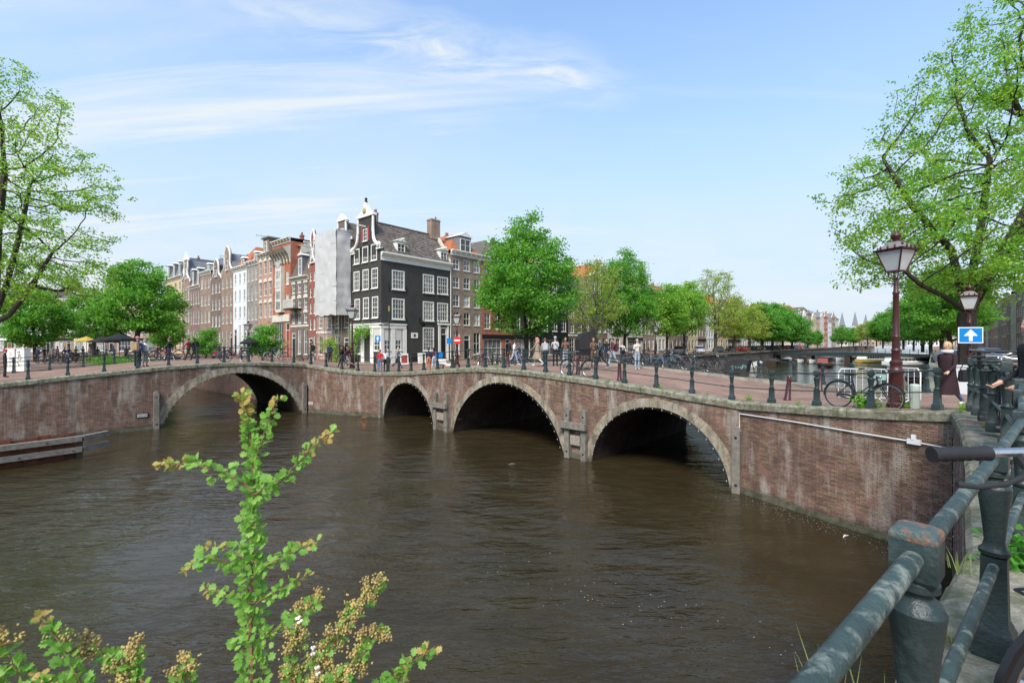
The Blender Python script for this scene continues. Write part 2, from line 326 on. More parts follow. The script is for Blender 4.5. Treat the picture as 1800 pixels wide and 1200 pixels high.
for (x, y, z) in [(16.2, 17.5, 3.45), (15.7, 20, 3.35), (20, 20, 3.2), (14, 12, 3.6), (24, 24, 3.1), (30, 34, 3.1), (12, 4, 3.9), (22, 12, 3.3), (-5, 42, 3.27), (-12, 44, 3.27),
                  (-20, 46, 3.27), (-2, 48, 3.27), (6, 55, 3.27), (-30, 52, 3.27), (-33, 34, 3.3), (-40, 30, 3.2), (-38, 40, 3.25), (-50, 45, 3.25), (-13, 39, 3.3)]: ctl((x, y), z, 2.0)
CT = np.array(CTRL)
def gzv(xy):
    xy = np.asarray(xy, float).reshape(-1, 2); out = np.zeros(len(xy))
    for i in range(0, len(xy), 4000):
        q = xy[i:i + 4000]; d2 = ((q[:, None, :] - CT[None, :, :2]) ** 2).sum(2) + .02
        w_ = CT[:, 3] / d2 ** 2.2; wf = 1.0 / (np.full(len(q), 35.0) ** 4.4 / 1.0)
        out[i:i + 4000] = ((w_ * CT[:, 2]).sum(1) + wf * 12 * 3.25) / (w_.sum(1) + wf * 12)
    return out
def gz(p): return float(gzv([(p[0], p[1])])[0])
# ---------------------------------------------------------------- ground, water
def land(name, outline, mat, near, step=.9, rad=60):
    pts = [Vector(p) for p in outline]; n = len(pts)
    # subdivide near edges
    o2 = []
    for i in range(n):
        a, b = pts[i], pts[(i + 1) % n]; L = (b - a).length
        k = max(1, int(min(L, 120) / 2)) if min(a.length, b.length) < 80 else max(1, int(L / 60))
        for j in range(k): o2.append(a + (b - a) * (j / k))
    N = len(o2)
    from mathutils.geometry import intersect_point_tri_2d
    def inside(x, y):
        c = False; j = N - 1
        for i in range(N):
            xi, yi = o2[i]; xj, yj = o2[j]
            if (yi > y) != (yj > y) and x < (xj - xi) * (y - yi) / (yj - yi) + xi: c = not c
            j = i
        return c
    cx, cy = near; extra = []
    x = cx - rad
    while x < cx + rad:
        y = cy - rad
        while y < cy + rad:
            if inside(x, y) and min((Vector((x, y)) - q).length for q in o2) > .5: extra.append(Vector((x, y)))
            y += step * 2
        x += step * 2
    vs, es, fs, *_ = delaunay_2d_cdt(o2 + extra, [(i, (i + 1) % N) for i in range(N)], [tuple(range(N))], 1, 1e-5)
    z = gzv([(v_.x, v_.y) for v_ in vs])
    me = bpy.data.meshes.new(name); me.from_pydata([(v_.x, v_.y, float(zz_)) for v_, zz_ in zip(vs, z)], [], [tuple(f) for f in fs])
    me.materials.append(mat); bm = bmesh.new(); bm.from_mesh(me)
    bmesh.ops.recalc_face_normals(bm, faces=bm.faces)
    if sum(f.normal.z for f in bm.faces) < 0: bmesh.ops.reverse_faces(bm, faces=bm.faces)
    bm.to_mesh(me); bm.free(); me.polygons.foreach_set('use_smooth', [True] * len(me.polygons))
    return ob(name, me, kind='structure')
eastland = QE[1:] + [F0, F0f, V2(15.7, 20), E1, E1 + uE * 700, V2(900, 500), V2(900, -60), V2(-3.9, -60)]
northland = [F1, F1f, F1f + uR * 700, V2(-560, 780), Gf + uL * 420, Gf, G]
wst = G + uB * 60
westland = [H_B, Hf, Hf + uL * 420, V2(-700, 300), V2(-700, 0), wst]
land('east_quay_street', eastland, M_pave, (14, 14), .8, 26)
land('north_quay_street', northland, M_pave, (-8, 48), 1.0, 26)
land('west_quay_street', westland, M_pave, (-34, 34), 1.0, 22)
def deck(name, o, u_, n_, L, W, zf):
    mb = MB(); ns, ntt = int(L / .5), 8; vs = []; fs = []
    for i in range(ns + 1):
        for j in range(ntt + 1):
            p = o + u_ * (L * i / ns) + n_ * (W * j / ntt); vs.append((p.x, p.y, zf(L * i / ns)))
    for i in range(ns):
        for j in range(ntt): a_ = i * (ntt + 1) + j; fs.append((a_, a_ + 1, a_ + ntt + 2, a_ + ntt + 1))
    return mb.add(vs, fs).obj(name, M_pave, kind='structure')
deck('bridge_road', F0, uA, nA, LA, WA, zA)
deck('side_bridge_road', G, uB, nB, LB, WB, zB)
m = bpy.data.materials.new('canal_water'); m.use_nodes = True; nt = m.node_tree; nt.nodes.clear()
g = nd(nt, 'NewGeometry')
def wv(scale, det, sx, sy, rot, rough=.55, dist=0.0):
    mp = nd(nt, 'Mapping', {'Vector': g.outputs['Position'], 'Rotation': (0, 0, rot), 'Scale': (sx, sy, 1)})
    return nd(nt, 'TexNoise', {'Vector': mp.outputs[0], 'Scale': scale, 'Detail': det, 'Roughness': rough, 'Distortion': dist}).outputs[0]
h1 = wv(1.0, 2, .55, 1.35, radians(24), .5, .4); h2 = wv(2.6, 3, .5, 1.5, radians(-12), .55, .8); h3 = wv(7, 2, .6, 1.5, radians(10), .5, .3)
patch = ramp(nt, wv(.13, 3, 1, 1, 0), [(.38, .22), (.62, 1.0)])
hh = mth(nt, 'ADD', mth(nt, 'MULTIPLY', h1, 1.0), mth(nt, 'ADD', mth(nt, 'MULTIPLY', h2, .46), mth(nt, 'MULTIPLY', h3, .13)))
hh = mth(nt, 'MULTIPLY', hh, patch)
bp = nd(nt, 'Bump', {'Height': hh, 'Strength': 1.0, 'Distance': .16})
dirt = wv(.5, 4, 1, 1, 0)
cw = nd(nt, 'MixRGB', {'Fac': ramp(nt, dirt, [(.35, 0.0), (.65, 1.0)]), 'Color1': (.027, .020, .009), 'Color2': (.038, .029, .014)})
p = nd(nt, 'BsdfPrincipled', {'Base Color': cw.outputs[0], 'Roughness': .03, 'IOR': 1.33, 'Specular IOR Level': .5, 'Specular Tint': (1, .90, .70), 'Normal': bp.outputs[0]})
nt.links.new(p.outputs[0], nd(nt, 'OutputMaterial').inputs[0]); M_water = m
MB().add([(-1500, -300, 0), (1500, -300, 0), (1500, 1800, 0), (-1500, 1800, 0)], [(0, 1, 2, 3)]).obj('canal_water', M_water, kind='structure')
# floating blossom petals and leaves on the water
mb = MB(); R = random.Random(3)
for i in range(330):
    if i < 260:
        t = R.random(); q = F0 + (KC - F0) * t + V2(-1, -.45) * (abs(R.gauss(0, .5)) + .15) ; x, y = q
    elif i < 350:
        a_ = R.random(); x = -1 + 6 * a_ + R.gauss(0, .5); y = 11.3 - 3.2 * a_ + R.gauss(0, .45)
    else: x = R.uniform(-14, 9); y = R.uniform(6, 24)
    r = R.uniform(.005, .013); t = R.random() * 6
    mb.add([(x + r * cos(t), y + r * sin(t), .004), (x - r * sin(t), y + r * cos(t), .006), (x - r * cos(t), y - r * sin(t), .004), (x + r * sin(t), y - r * cos(t), .006)], [(0, 1, 2, 3)])
mb.obj('floating_petals', pm('pale_petal', (.6, .55, .45), .6, .3, 5, 0), fix=False, label='pale petals and bits floating on the brown water', cat='petals', kind='stuff')
for i, (px, py, L, lab, mm_) in enumerate([(900, 816, .35, 'small brown twig floating in mid canal before the second pier', M_timber), (1487, 943, .3, 'white feather floating beside the brick wing wall', M_white), (640, 734, .4, 'orange scrap floating under the corner wall between the bridges', pm('orange_scrap', (.6, .2, .05), .6))]):
    d = 5.4 * 800 / (py - 603); x, y = P(px, d)
    mb = MB(); mb.tube([(-L / 2, 0, 0), (0, .03, .012), (L / 2, 0, 0)], [.008, .03, .006], 6)
    mb.obj(['twig', 'feather', 'scrap'][i], mm_, None, (x, y, .012), (0, 0, .5), smooth=True, label=lab, cat=['twig', 'feather', 'litter'][i])

# ---------------------------------------------------------------- masonry
brick_me = bevel(MB().cbox((0, 0, 0), (.205, .05, .052)).mesh('brick', M_brick1), .004)
def wall_frame(o, u_):                     # local x along the wall, y into it, z up
    return (o.x, o.y, 0), atan2(u_.y, u_.x)
def arch_pts(c, r, zc, z0=-.7, n=28, rr=None):
    r_ = rr or r
    pts = [(c - sqrt(max(r_ * r_ - (z0 - zc) ** 2, .01)) if zc > z0 and r_ > zc - z0 else c - r_, z0)] if False else []
    a0 = math.asin(max(-1, min(1, (-.05 - zc) / r_)))
    for i in range(n + 1):
        a_ = pi - a0 - (pi - 2 * a0) * i / n
        pts.append((c + r_ * cos(a_), zc + r_ * sin(a_)))
    return [(pts[0][0], z0)] + pts + [(pts[-1][0], z0)]
def masonry(parent, o, u_, L, ztop, arches=(), flip=1, singles=0, seed=1, ring=.42, soldier=True, name='brickwork', skip=None):
    """o: start, u_: direction that leaves the viewer's side at local -y"""
    loc, rz = wall_frame(o, u_); R = random.Random(seed)
    poly = [(0, -.7)]
    for (c, r, zc) in sorted(arches): poly += arch_pts(c, r, zc)
    poly += [(L, -.7)]; ns = max(2, int(L / .6))
    poly += [(L * (1 - i / ns), ztop(L * (1 - i / ns))) for i in range(ns + 1)]
    tri = tessellate_polygon([[Vector((x, z, 0)) for x, z in poly]])
    mb = MB(); mb.add([(x, 0, z) for x, z in poly], tri); mo = mb.obj('mortar', M_mortar, parent, loc, (0, 0, rz))
    mb = MB(); cells = []; k = 0; z = .12
    while z < 4.2:
        off = (k % 2) * .11; x = -.11 + off
        while x < L:
            xc = x + .11; zt = ztop(min(max(xc, 0), L)); top = zt - (.235 if soldier else .04)
            xa, xb = max(xc - .1025, .004), min(xc + .1025, L - .004)
            if xb - xa > .035 and z + .03 < top and not any((xc - c) ** 2 + (z - zc) ** 2 < (r + ring - .10) ** 2 for c, r, zc in arches) and not any(z < zc and abs(xc - c) < r + ring - .10 for c, r, zc in arches):
                cells.append(((xa + xb) / 2, z, R.uniform(-.006, .006), (xb - xa) / 2))
            x += .22
        z += .0635; k += 1
    if soldier:
        x = .05
        while x < L - .03:
            zt = ztop(x) - .12
            if not any((x - c) ** 2 + (zt - .1 - zc) ** 2 < (r + ring) ** 2 for c, r, zc in arches): mb.box(x - .028, -.02 + R.uniform(-.004, .004), zt - .1, x + .028, .01, zt + .1)
            x += .0655
    wx = lambda c: (o + u_ * c[0])
    if singles: cells.sort(key=lambda c: (wx(c).x ** 2 + wx(c).y ** 2))
    for i, (x, z_, dy, hw) in enumerate(cells):
        if i < singles:
            ob('brick', brick_me, mo, (x, dy, z_), scale=(hw / .1025, 1, 1))
        else:
            mb.add([(x - hw, -.021 + dy, z_ - .026), (x + hw, -.021 + dy, z_ - .026), (x + hw, -.021 + dy, z_ + .026), (x - hw, -.021 + dy, z_ + .026),
                    (x - hw, .005, z_ - .026), (x + hw, .005, z_ - .026), (x + hw, .005, z_ + .026), (x - hw, .005, z_ + .026)],
                   [(0, 1, 2, 3), (0, 4, 5, 1), (1, 5, 6, 2), (2, 6, 7, 3), (3, 7, 4, 0)])
    mb.obj(name, M_brick, parent, loc, (0, 0, rz), fix=False, kind='stuff')
    # stone footing at the waterline
    segs = []; x = 0
    for (c, r, zc) in sorted(arches): segs.append((x, c - r - .01)); x = c + r + .01
    segs.append((x, L)); 
    for a_, b_ in segs: mb = MB(); mb.box(a_, -.06, -.7, b_, .02, .10); mb.box(a_, -.035, .10, b_, .02, .19); mb.obj('footing', M_slime, parent, loc, (0, 0, rz))
    return loc, rz
def coping(parent, o, u_, L, ztop, wid=.55, h=.26, stone=1.25, over=.09, seed=2):
    loc, rz = wall_frame(o, u_); R = random.Random(seed); n = max(1, round(L / stone)); 
    for i in range(n):
        a_, b_ = L * i / n + .006, L * (i + 1) / n - .006; za, zb = ztop(a_), ztop(b_); dz = R.uniform(-.008, .008); dy = R.uniform(-.012, .012)
        za += .012 + dz; zb += .012 + dz; pr = [(-over + dy, -h), (-over - .01 + dy, -.07), (-over + .03 + dy, -.018), (-over + .09 + dy, 0), (wid - over, 0), (wid - over, -h)]
        m_ = [(x_, y_ + za) for x_, y_ in pr]; k = len(pr); zm = (za + zb) / 2
        ring0 = [(a_, y_, z_ + za) for y_, z_ in pr]; ring1 = [(b_, y_, z_ + zb) for y_, z_ in pr]
        mb = MB(); mb.add(ring0 + ring1, [(j, (j + 1) % k, (j + 1) % k + k, j + k) for j in range(k)] + [tuple(range(k - 1, -1, -1)), tuple(range(k, 2 * k))])
        mb.obj('coping_stone', M_coping, parent, loc, (0, 0, rz))
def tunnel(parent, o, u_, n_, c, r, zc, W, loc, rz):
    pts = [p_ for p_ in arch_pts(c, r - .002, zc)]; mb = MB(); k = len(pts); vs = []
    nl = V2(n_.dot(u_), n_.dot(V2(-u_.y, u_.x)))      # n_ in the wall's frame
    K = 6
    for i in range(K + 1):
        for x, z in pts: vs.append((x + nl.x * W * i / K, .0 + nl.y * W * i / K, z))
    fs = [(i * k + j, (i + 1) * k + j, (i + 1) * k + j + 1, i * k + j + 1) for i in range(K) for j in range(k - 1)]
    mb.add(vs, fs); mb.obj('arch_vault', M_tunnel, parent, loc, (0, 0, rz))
def voussoirs(parent, loc, rz, c, r, zc, ring=.42, n=None, y=-.045, seed=0):
    n = n or int(pi * r / .33); n |= 1; R = random.Random(seed); a0 = math.asin(max(-1, min(1, (-.05 - zc) / r))); tot = pi - 2 * a0; da = tot / n
    mb = MB(); g_ = .004; pr = []
    for t in (-da / 2, -da / 6, da / 6, da / 2):
        tt = t * (1 - g_ * 2 / (r * da)); pr.append((r * sin(tt), r * cos(tt)))
    po = []
    for t in (da / 2, da / 6, -da / 6, -da / 2):
        tt = t * (1 - g_ * 2 / (r * da)); po.append(((r + ring) * sin(tt), (r + ring) * cos(tt)))
    me = mb.prism(pr + po, 0, .5).mesh('voussoir', M_stone)
    me2 = mb.mesh('voussoir', M_stone)
    for i in range(n):
        a_ = -tot / 2 + da * (i + .5)
        ob('voussoir', me, parent, (loc[0] + cos(rz) * c - sin(rz) * (y + R.uniform(-.008, .008)), loc[1] + sin(rz) * c + cos(rz) * (y + R.uniform(-.008, .008)), zc)).matrix_basis = Matrix.Translation((loc[0] + cos(rz) * c - sin(rz) * (y + R.uniform(-.008, .008)), loc[1] + sin(rz) * c + cos(rz) * (y + R.uniform(-.008, .008)), zc)) @ Matrix.Rotation(rz, 4, 'Z') @ Matrix.Rotation(a_, 4, 'Y')
bulb_me = MB().ball((0, 0, 0), .019, 8, 6).tube([(0, 0, .015), (0, 0, .05)], .012, 6).mesh('bulb', M_bulb, True)
def lights(loc, rz, c, r, zc, label, n=None):
    e = empty('string_lights', (loc[0], loc[1], 0), rz, label, 'string lights', 'light strings round the bridge arches')
    n = n or int(pi * r / .42); pts = []
    for i in range(n + 1):
        a_ = pi * (1.0 - i / n) * .96 + .06; x, z = c + (r - .05) * cos(a_), zc + (r - .05) * sin(a_)
        if z < .12: continue
        pts.append((x, -.09, z)); ob('bulb', bulb_me, e, (x, -.13, z), (.3, 0, 0))
    MB().tube(pts, .012, 5).obj('cable', M_black, e)
def px_s(o, u_, px):           # distance along a line from o at which it crosses column px
    k = (px - 900) / F; return (k * o.y - o.x) / (u_.x - k * u_.y)
rev = lambda o, u_, L: (o + u_ * L, -u_)
# bridge A: walls run from F1 (left) to F0 (right) so that local -y faces the camera
bridgeA = empty('arch_bridge', (0, 0, 0), 0, 'three arched brick canal bridge with stone rings and mossy coping', 'bridge')
oA, dA = rev(F0, uA, LA); zAr = lambda s: zA(LA - s)
spans = [(675, 763, 2.72), (797, 992, 3.25), (1041, 1284, 2.76)]; ARA = []
for p0, p1, rise in spans:
    s0, s1 = px_s(oA, dA, p0), px_s(oA, dA, p1); hw = (s1 - s0) / 2; r = (hw * hw + rise * rise) / (2 * rise); ARA.append(((s0 + s1) / 2, max(r, hw), rise - max(r, hw)))
loc, rz = masonry(bridgeA, oA, dA, LA, zAr, ARA, singles=0, seed=4, ring=.36)
for i, (c, r, zc) in enumerate(ARA):
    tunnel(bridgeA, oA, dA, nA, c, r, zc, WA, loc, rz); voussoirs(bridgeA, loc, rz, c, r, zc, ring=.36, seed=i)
    lights(loc, rz, c, r, zc, ['string of white bulbs round the small left arch', 'string of white bulbs round the wide middle arch', 'string of white bulbs round the right hand arch near the wing wall'][i])
coping(bridgeA, oA, dA, LA, zAr)
# far face of the same bridge
loc2, rz2 = wall_frame(F0f, uA)
poly = [(0, -.7)]
nl = nA.dot(dA) * WA
for (c, r, zc) in sorted([(LA - c_, r_, z_) for c_, r_, z_ in ARA]): poly += arch_pts(c, r, zc)
poly += [(LA, -.7)] + [(LA * (1 - i / 30), zA(LA * (1 - i / 30))) for i in range(31)]
MB().add([(x, 0, z) for x, z in poly], tessellate_polygon([[Vector((x, z, 0)) for x, z in poly]])).obj('far_face', M_mortar, bridgeA, loc2, (0, 0, rz2))
coping(bridgeA, F0f, uA, LA, zA, seed=5)
# bridge B
bridgeB = empty('arch_bridge', (0, 0, 0), 0, 'single arched brick bridge over the left canal', 'bridge')
oB, dB = rev(G, uB, LB + .35); zBr = lambda s: zB(LB + .35 - s)
s0, s1 = px_s(oB, dB, 283), px_s(oB, dB, 528); hw = (s1 - s0) / 2; rise = 3.32; r = (hw * hw + rise * rise) / (2 * rise); r = max(r, hw); ARB = ((s0 + s1) / 2, r, rise - r)
loc, rz = masonry(bridgeB, oB, dB, LB + .35, zBr, [ARB], seed=8, ring=.46)
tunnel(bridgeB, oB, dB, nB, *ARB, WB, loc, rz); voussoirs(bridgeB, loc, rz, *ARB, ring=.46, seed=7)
lights(loc, rz, *ARB, 'string of white bulbs round the arch of the left bridge')
coping(bridgeB, oB, dB, LB + .35, zBr)
loc2, rz2 = wall_frame(Gf, uB); c, r, zc = ARB; c = LB + .35 - c
poly = [(0, -.7)] + arch_pts(c, r, zc) + [(LB, -.7)] + [(LB * (1 - i / 12), zB(LB * (1 - i / 12))) for i in range(13)]
MB().add([(x, 0, z) for x, z in poly], tessellate_polygon([[Vector((x, z, 0)) for x, z in poly]])).obj('far_face', M_mortar, bridgeB, loc2, (0, 0, rz2))
coping(bridgeB, Gf, uB, LB, zB, seed=3)
# walls
def wall_thing(label, o, u_, L, zt, singles=0, seed=1, cop=True):
    e = empty('quay_wall', (0, 0, 0), 0, label, 'wall'); masonry(e, o, u_, L, zt, (), singles=singles, seed=seed)
    if cop: coping(e, o, u_, L, zt, seed=seed + 3)
    return e
LG = (F1 - G).length; wall_thing('pale pink brick quay wall between the two bridges', G, (F1 - G).normalized(), LG, lambda s: lerp_tab(TG, s), seed=11)
LW = (KC - F0).length; uW = (KC - F0).normalized(); wing = wall_thing('dark red brick wing wall running from the right arch to the near corner', F0, uW, LW, lambda s: lerp_tab(TW, s), singles=300, seed=12)
LL = 26.0; wall_thing('stained brick retaining wall left of the single arch', G + uB * (LB + .35 + LL), -uB, LL, lambda s: zB(LB + .35 + LL - s), seed=13)
# quay edge under the camera (local -y must face the water, which lies to the left of the walking direction)
qe = empty('quay_wall', (0, 0, 0), 0, 'mossy stone topped quay wall under the foreground railing', 'wall')
for i in range(len(QE) - 1, 0, -1):
    a_, b_ = QE[i], QE[i - 1]; L = (b_ - a_).length; u_ = (b_ - a_).normalized(); za, zb = QZ[i], QZ[i - 1]
    zt = lambda s, za=za, zb=zb, L=L: za + (zb - za) * s / L
    if i >= 3: masonry(qe, a_, u_, L, zt, (), seed=20 + i)
    else: masonry(qe, a_, u_, min(L, 8), zt, (), seed=20 + i)
    coping(qe, a_, u_, L, zt, wid=.62, h=.24, stone=1.1, over=.06, seed=30 + i)
def plain_wall(label, pts, zt=3.27):
    e = empty('quay_wall', (0, 0, 0), 0, label, 'wall'); mb = MB(); m2 = MB()
    for a_, b_ in zip(pts, pts[1:]):
        a_, b_ = Vector(a_), Vector(b_); za, zb = (zt, zt) if not callable(zt) else (zt(a_), zt(b_))
        mb.add([(a_.x, a_.y, -.7), (b_.x, b_.y, -.7), (b_.x, b_.y, zb), (a_.x, a_.y, za)], [(0, 1, 2, 3)])
        L = (b_ - a_).length; n = max(1, int(min(L, 150) / 2))
        n_ = V2(-(b_ - a_).y, (b_ - a_).x).normalized() * .3
        m2.add([(a_.x - n_.x, a_.y - n_.y, za - .25), (a_.x + n_.x, a_.y + n_.y, za - .25), (b_.x + n_.x, b_.y + n_.y, zb - .25), (b_.x - n_.x, b_.y - n_.y, zb - .25),
                (a_.x - n_.x, a_.y - n_.y, za + .02), (a_.x + n_.x, a_.y + n_.y, za + .02), (b_.x + n_.x, b_.y + n_.y, zb + .02), (b_.x - n_.x, b_.y - n_.y, zb + .02)],
               [(0, 3, 2, 1), (4, 5, 6, 7), (0, 1, 5, 4), (1, 2, 6, 5), (2, 3, 7, 6), (3, 0, 4, 7)])
    mb.obj('brickwork', brickmat('quay_brick', (.17, .09, .06), (.13, .07, .05), (.2, .17, .13)), e); m2.obj('coping', M_coping, e); return e
plain_wall('brick quay wall below the row of parked cars', [F1f, F1f + uR * 700])
plain_wall('brick quay wall beside the big tree on the right bank', [F0f, V2(15.7, 20), E1, E1 + uE * 700], lambda p_: gz(p_) - .0)
plain_wall('brick quay wall on the near side of the left canal', [Hf, Hf + uL * 420])
plain_wall('brick quay wall below the terrace of gabled houses', [Gf, Gf + uL * 420])
# ---------------------------------------------------------------- houses
M_lead = pm('grey_lead_roof', (.17, .175, .18), .6, .2, 2, .2)
M_tile = pm('grey_brown_roof_tiles', (.135, .11, .092), .9, .35, 4, .5, 12, rand='island', ramt=.35, tint=(.22, .18, .13), tamt=.5, tscale=2.5)
M_otile = pm('orange_roof_tiles', (.42, .125, .05), .85, .2, 4, .4, 14, rand='island', ramt=.25)
M_dgreen = pm('dark_green_door_paint', (.012, .022, .018), .35, .2, 3, .1)
M_redp = pm('faded_red_paint', (.30, .045, .04), .5, .15, 3, .1)
M_glassd = glassmat('dark_window_glass', (.035, .04, .042))
M_glassl = glassmat('curtained_window_glass', (.34, .34, .31), .12)
M_glassm = glassmat('mid_grey_window_glass', (.13, .135, .13), .06)  # mid-grey pane tone between the dark and the curtained one
BR = {
 'charcoal': brickmat('charcoal_painted_brick', (0.058, 0.0551, 0.0493), (0.0493, 0.0464, 0.0421), (0.0435, 0.0421, 0.0377), var=.18),
 'brown': brickmat('brown_brick', (0.296, 0.188, 0.129), (0.224, 0.143, 0.104), (0.34, 0.278, 0.216)),
 'dbrown': brickmat('dark_brown_brick', (0.179, 0.122, 0.0935), (0.143, 0.0935, 0.0755), (0.233, 0.188, 0.152)),
 'purple': brickmat('purple_brown_brick', (0.224, 0.134, 0.111), (0.179, 0.108, 0.0898), (0.306, 0.233, 0.198)),
 'red': brickmat('orange_red_brick', (0.442, 0.125, 0.0589), (0.353, 0.0957, 0.0485), (0.383, 0.191, 0.132)),
 'dred': brickmat('deep_red_brick', (0.294, 0.081, 0.0589), (0.236, 0.0662, 0.0515), (0.294, 0.177, 0.132)),
 'pink': brickmat('pink_brick', (0.442, 0.243, 0.177), (0.383, 0.206, 0.147), (0.5, 0.398, 0.309)),
 'yellow': brickmat('yellow_brick', (0.619, 0.471, 0.251), (0.53, 0.398, 0.206), (0.589, 0.5, 0.353)),
 'white': pm('white_painted_brick', (0.7, 0.7, 0.7), .7, .08, 1.2, .3, 25, tint=(0.589, 0.545, 0.457), tamt=.4),
 'grey': brickmat('grey_brown_brick', (0.296, 0.251, 0.206), (0.243, 0.206, 0.171), (0.359, 0.323, 0.27)),
 'cream': M_cream, 'black': pm('black_painted_front', (0.014, 0.014, 0.016), .45, .2, 2, .1)}
WC = {}
def window(parent, x, z, w, h, y=.1, cols=2, rows=3, fw=.09, glass=None, frame=None, sill=True, detail=True, R=RND):
    """frame with a proud sill, its bars and its pane; x = centre, z = foot"""
    key = (round(w, 2), round(h, 2), cols, rows, round(fw, 2), frame.name if frame else '', sill)
    if key not in WC:
        w_, h_ = round(w, 2), round(h, 2); mb = MB()
        for a_ in (-w_ / 2, w_ / 2 - fw): mb.box(a_, -.05, 0, a_ + fw, .05, h_)
        mb.box(-w_ / 2 + fw, -.05, 0, w_ / 2 - fw, .048, fw); mb.box(-w_ / 2 + fw, -.05, h_ - fw, w_ / 2 - fw, .048, h_)
        if sill: mb.box(-w_ / 2 - .04, -.16, -.07, w_ / 2 + .04, .02, 0)
        mf = frame or M_white; fr = mb.mesh('window', mf)
        mb = MB(); bw = .035 if cols > 2 else .05
        for i in range(1, cols): xx = -w_ / 2 + fw + (w_ - 2 * fw) * i / cols; mb.box(xx - bw / 2, -.03, fw, xx + bw / 2, .0, h_ - fw)
        for j in range(1, rows):
            zz_ = fw + (h_ - 2 * fw) * j / rows; t_ = .07 if rows % 2 == 0 and j == rows // 2 else bw
            mb.box(-w_ / 2 + fw, -.034, zz_ - t_ / 2, w_ / 2 - fw, .002, zz_ + t_ / 2)
        br = mb.mesh('glazing_bar', mf) if mb.v else None
        pn = MB().add([(-w_ / 2 + fw, .02, fw), (w_ / 2 - fw, .02, fw), (w_ / 2 - fw, .02, h_ - fw), (-w_ / 2 + fw, .02, h_ - fw)], [(0, 1, 2, 3)])
        WC[key] = (fr, br, {g_.name: pn.mesh('pane', g_) for g_ in (M_glassd, M_glassl, M_glassm)})
    fr, br, pns = WC[key]; g_ = glass or R.choice([M_glassd, M_glassd, M_glassl, M_glassm])
    f = ob('window', fr, parent, (x, y, z)); ob('pane', pns[g_.name], f)
    if br and detail: ob('glazing_bar', br, f)
    return f
def facade(parent, mat, w, h, holes, rev_=.12, name='wall', depth=9.0, roofless=True, party=None):
    """front wall with window openings cut out, reveals, side and back walls; x right, y in, z up"""
    xs = sorted({0, w} | {round(v_, 3) for a_ in holes for v_ in (a_[0], a_[2])}); zs = sorted({0, h} | {round(v_, 3) for a_ in holes for v_ in (a_[1], a_[3])})
    mb = MB()
    def inh(x, z): return any(a_[0] < x < a_[2] and a_[1] < z < a_[3] for a_ in holes)
    for i in range(len(xs) - 1):
        j = 0
        while j < len(zs) - 1:
            if inh((xs[i] + xs[i + 1]) / 2, (zs[j] + zs[j + 1]) / 2): j += 1; continue
            k = j
            while k + 1 < len(zs) - 1 and not inh((xs[i] + xs[i + 1]) / 2, (zs[k + 1] + zs[k + 2]) / 2): k += 1
            mb.add([(xs[i], 0, zs[j]), (xs[i + 1], 0, zs[j]), (xs[i + 1], 0, zs[k + 1]), (xs[i], 0, zs[k + 1])], [(0, 1, 2, 3)]); j = k + 1
    for x0, z0, x1, z1 in holes:
        r = rev_ + .06
        mb.add([(x0, 0, z0), (x1, 0, z0), (x1, 0, z1), (x0, 0, z1), (x0, r, z0), (x1, r, z0), (x1, r, z1), (x0, r, z1)], [(0, 1, 5, 4), (1, 2, 6, 5), (2, 3, 7, 6), (3, 0, 4, 7), (4, 5, 6, 7)])
    mb.add([(0, 0, 0), (0, depth, 0), (0, depth, h), (0, 0, h), (w, 0, 0), (w, depth, 0), (w, depth, h), (w, 0, h)], [(0, 3, 2, 1), (4, 5, 6, 7), (1, 2, 6, 5)])
    return mb.obj(name, [mat], parent, fix=False)
def curve_pts(a_, b_, bend, n=6):
    out = []; ax, az = a_; bx, bz = b_; dx, dz = bx - ax, bz - az
    for i in range(n + 1):
        t = i / n; o_ = sin(pi * t) * bend; out.append((ax + dx * t - dz * o_, az + dz * t + dx * o_))
    return out
def gable_outline(kind, w, gh):
    """half outlines from the left shoulder to the top centre, x in 0..w"""
    if kind == 'neck':
        n0 = .29 * w; half = [(0, 0), (0, .05 * gh)] + curve_pts((.02 * w, .1 * gh), (n0, .50 * gh), -.25) + [(n0, .72 * gh), (n0 - .04 * w, .73 * gh), (n0 - .04 * w, .77 * gh)] + curve_pts((n0 + .02 * w, .79 * gh), (.44 * w, .93 * gh), .1, 4) + [(.46 * w, gh)]
    elif kind == 'bell':
        half = [(0, 0), (0, .06 * gh)] + curve_pts((.01 * w, .1 * gh), (.27 * w, .62 * gh), -.25) + curve_pts((.27 * w, .68 * gh), (.36 * w, .9 * gh), .1, 3) + curve_pts((.38 * w, .93 * gh), (.5 * w, gh), .15, 3)
    elif kind == 'spout':
        half = [(0, 0), (.40 * w, .86 * gh), (.40 * w, gh)]
    elif kind == 'step':
        half = [(0, 0)]; k = 5
        for i in range(k): half += [(.42 * w * i / k, gh * (i + 1) / k * .98), (.42 * w * (i + 1) / k, gh * (i + 1) / k * .98)]
    else: half = [(0, 0), (0, gh)]
    left = [(x, z) for x, z in half]; right = [(w - x, z) for x, z in reversed(half)]
    pts = left + right; out = []
    for p_ in pts:
        if not out or (abs(p_[0] - out[-1][0]) + abs(p_[1] - out[-1][1])) > 1e-3: out.append(p_)
    return out
def roof_gable(parent, w, d, z0, rh, mat, y0=.3, tiles=False, hip=0.0):
    e = .12
    mb = MB(); mb.add([(-0, y0, z0), (w, y0, z0), (w / 2, y0 + hip, z0 + rh), (0, d, z0), (w, d, z0), (w / 2, d - hip, z0 + rh)], [(0, 2, 5, 3), (1, 4, 5, 2), (0, 1, 2), (3, 5, 4)])
    r_ = mb.obj('roof', mat, parent); return r_
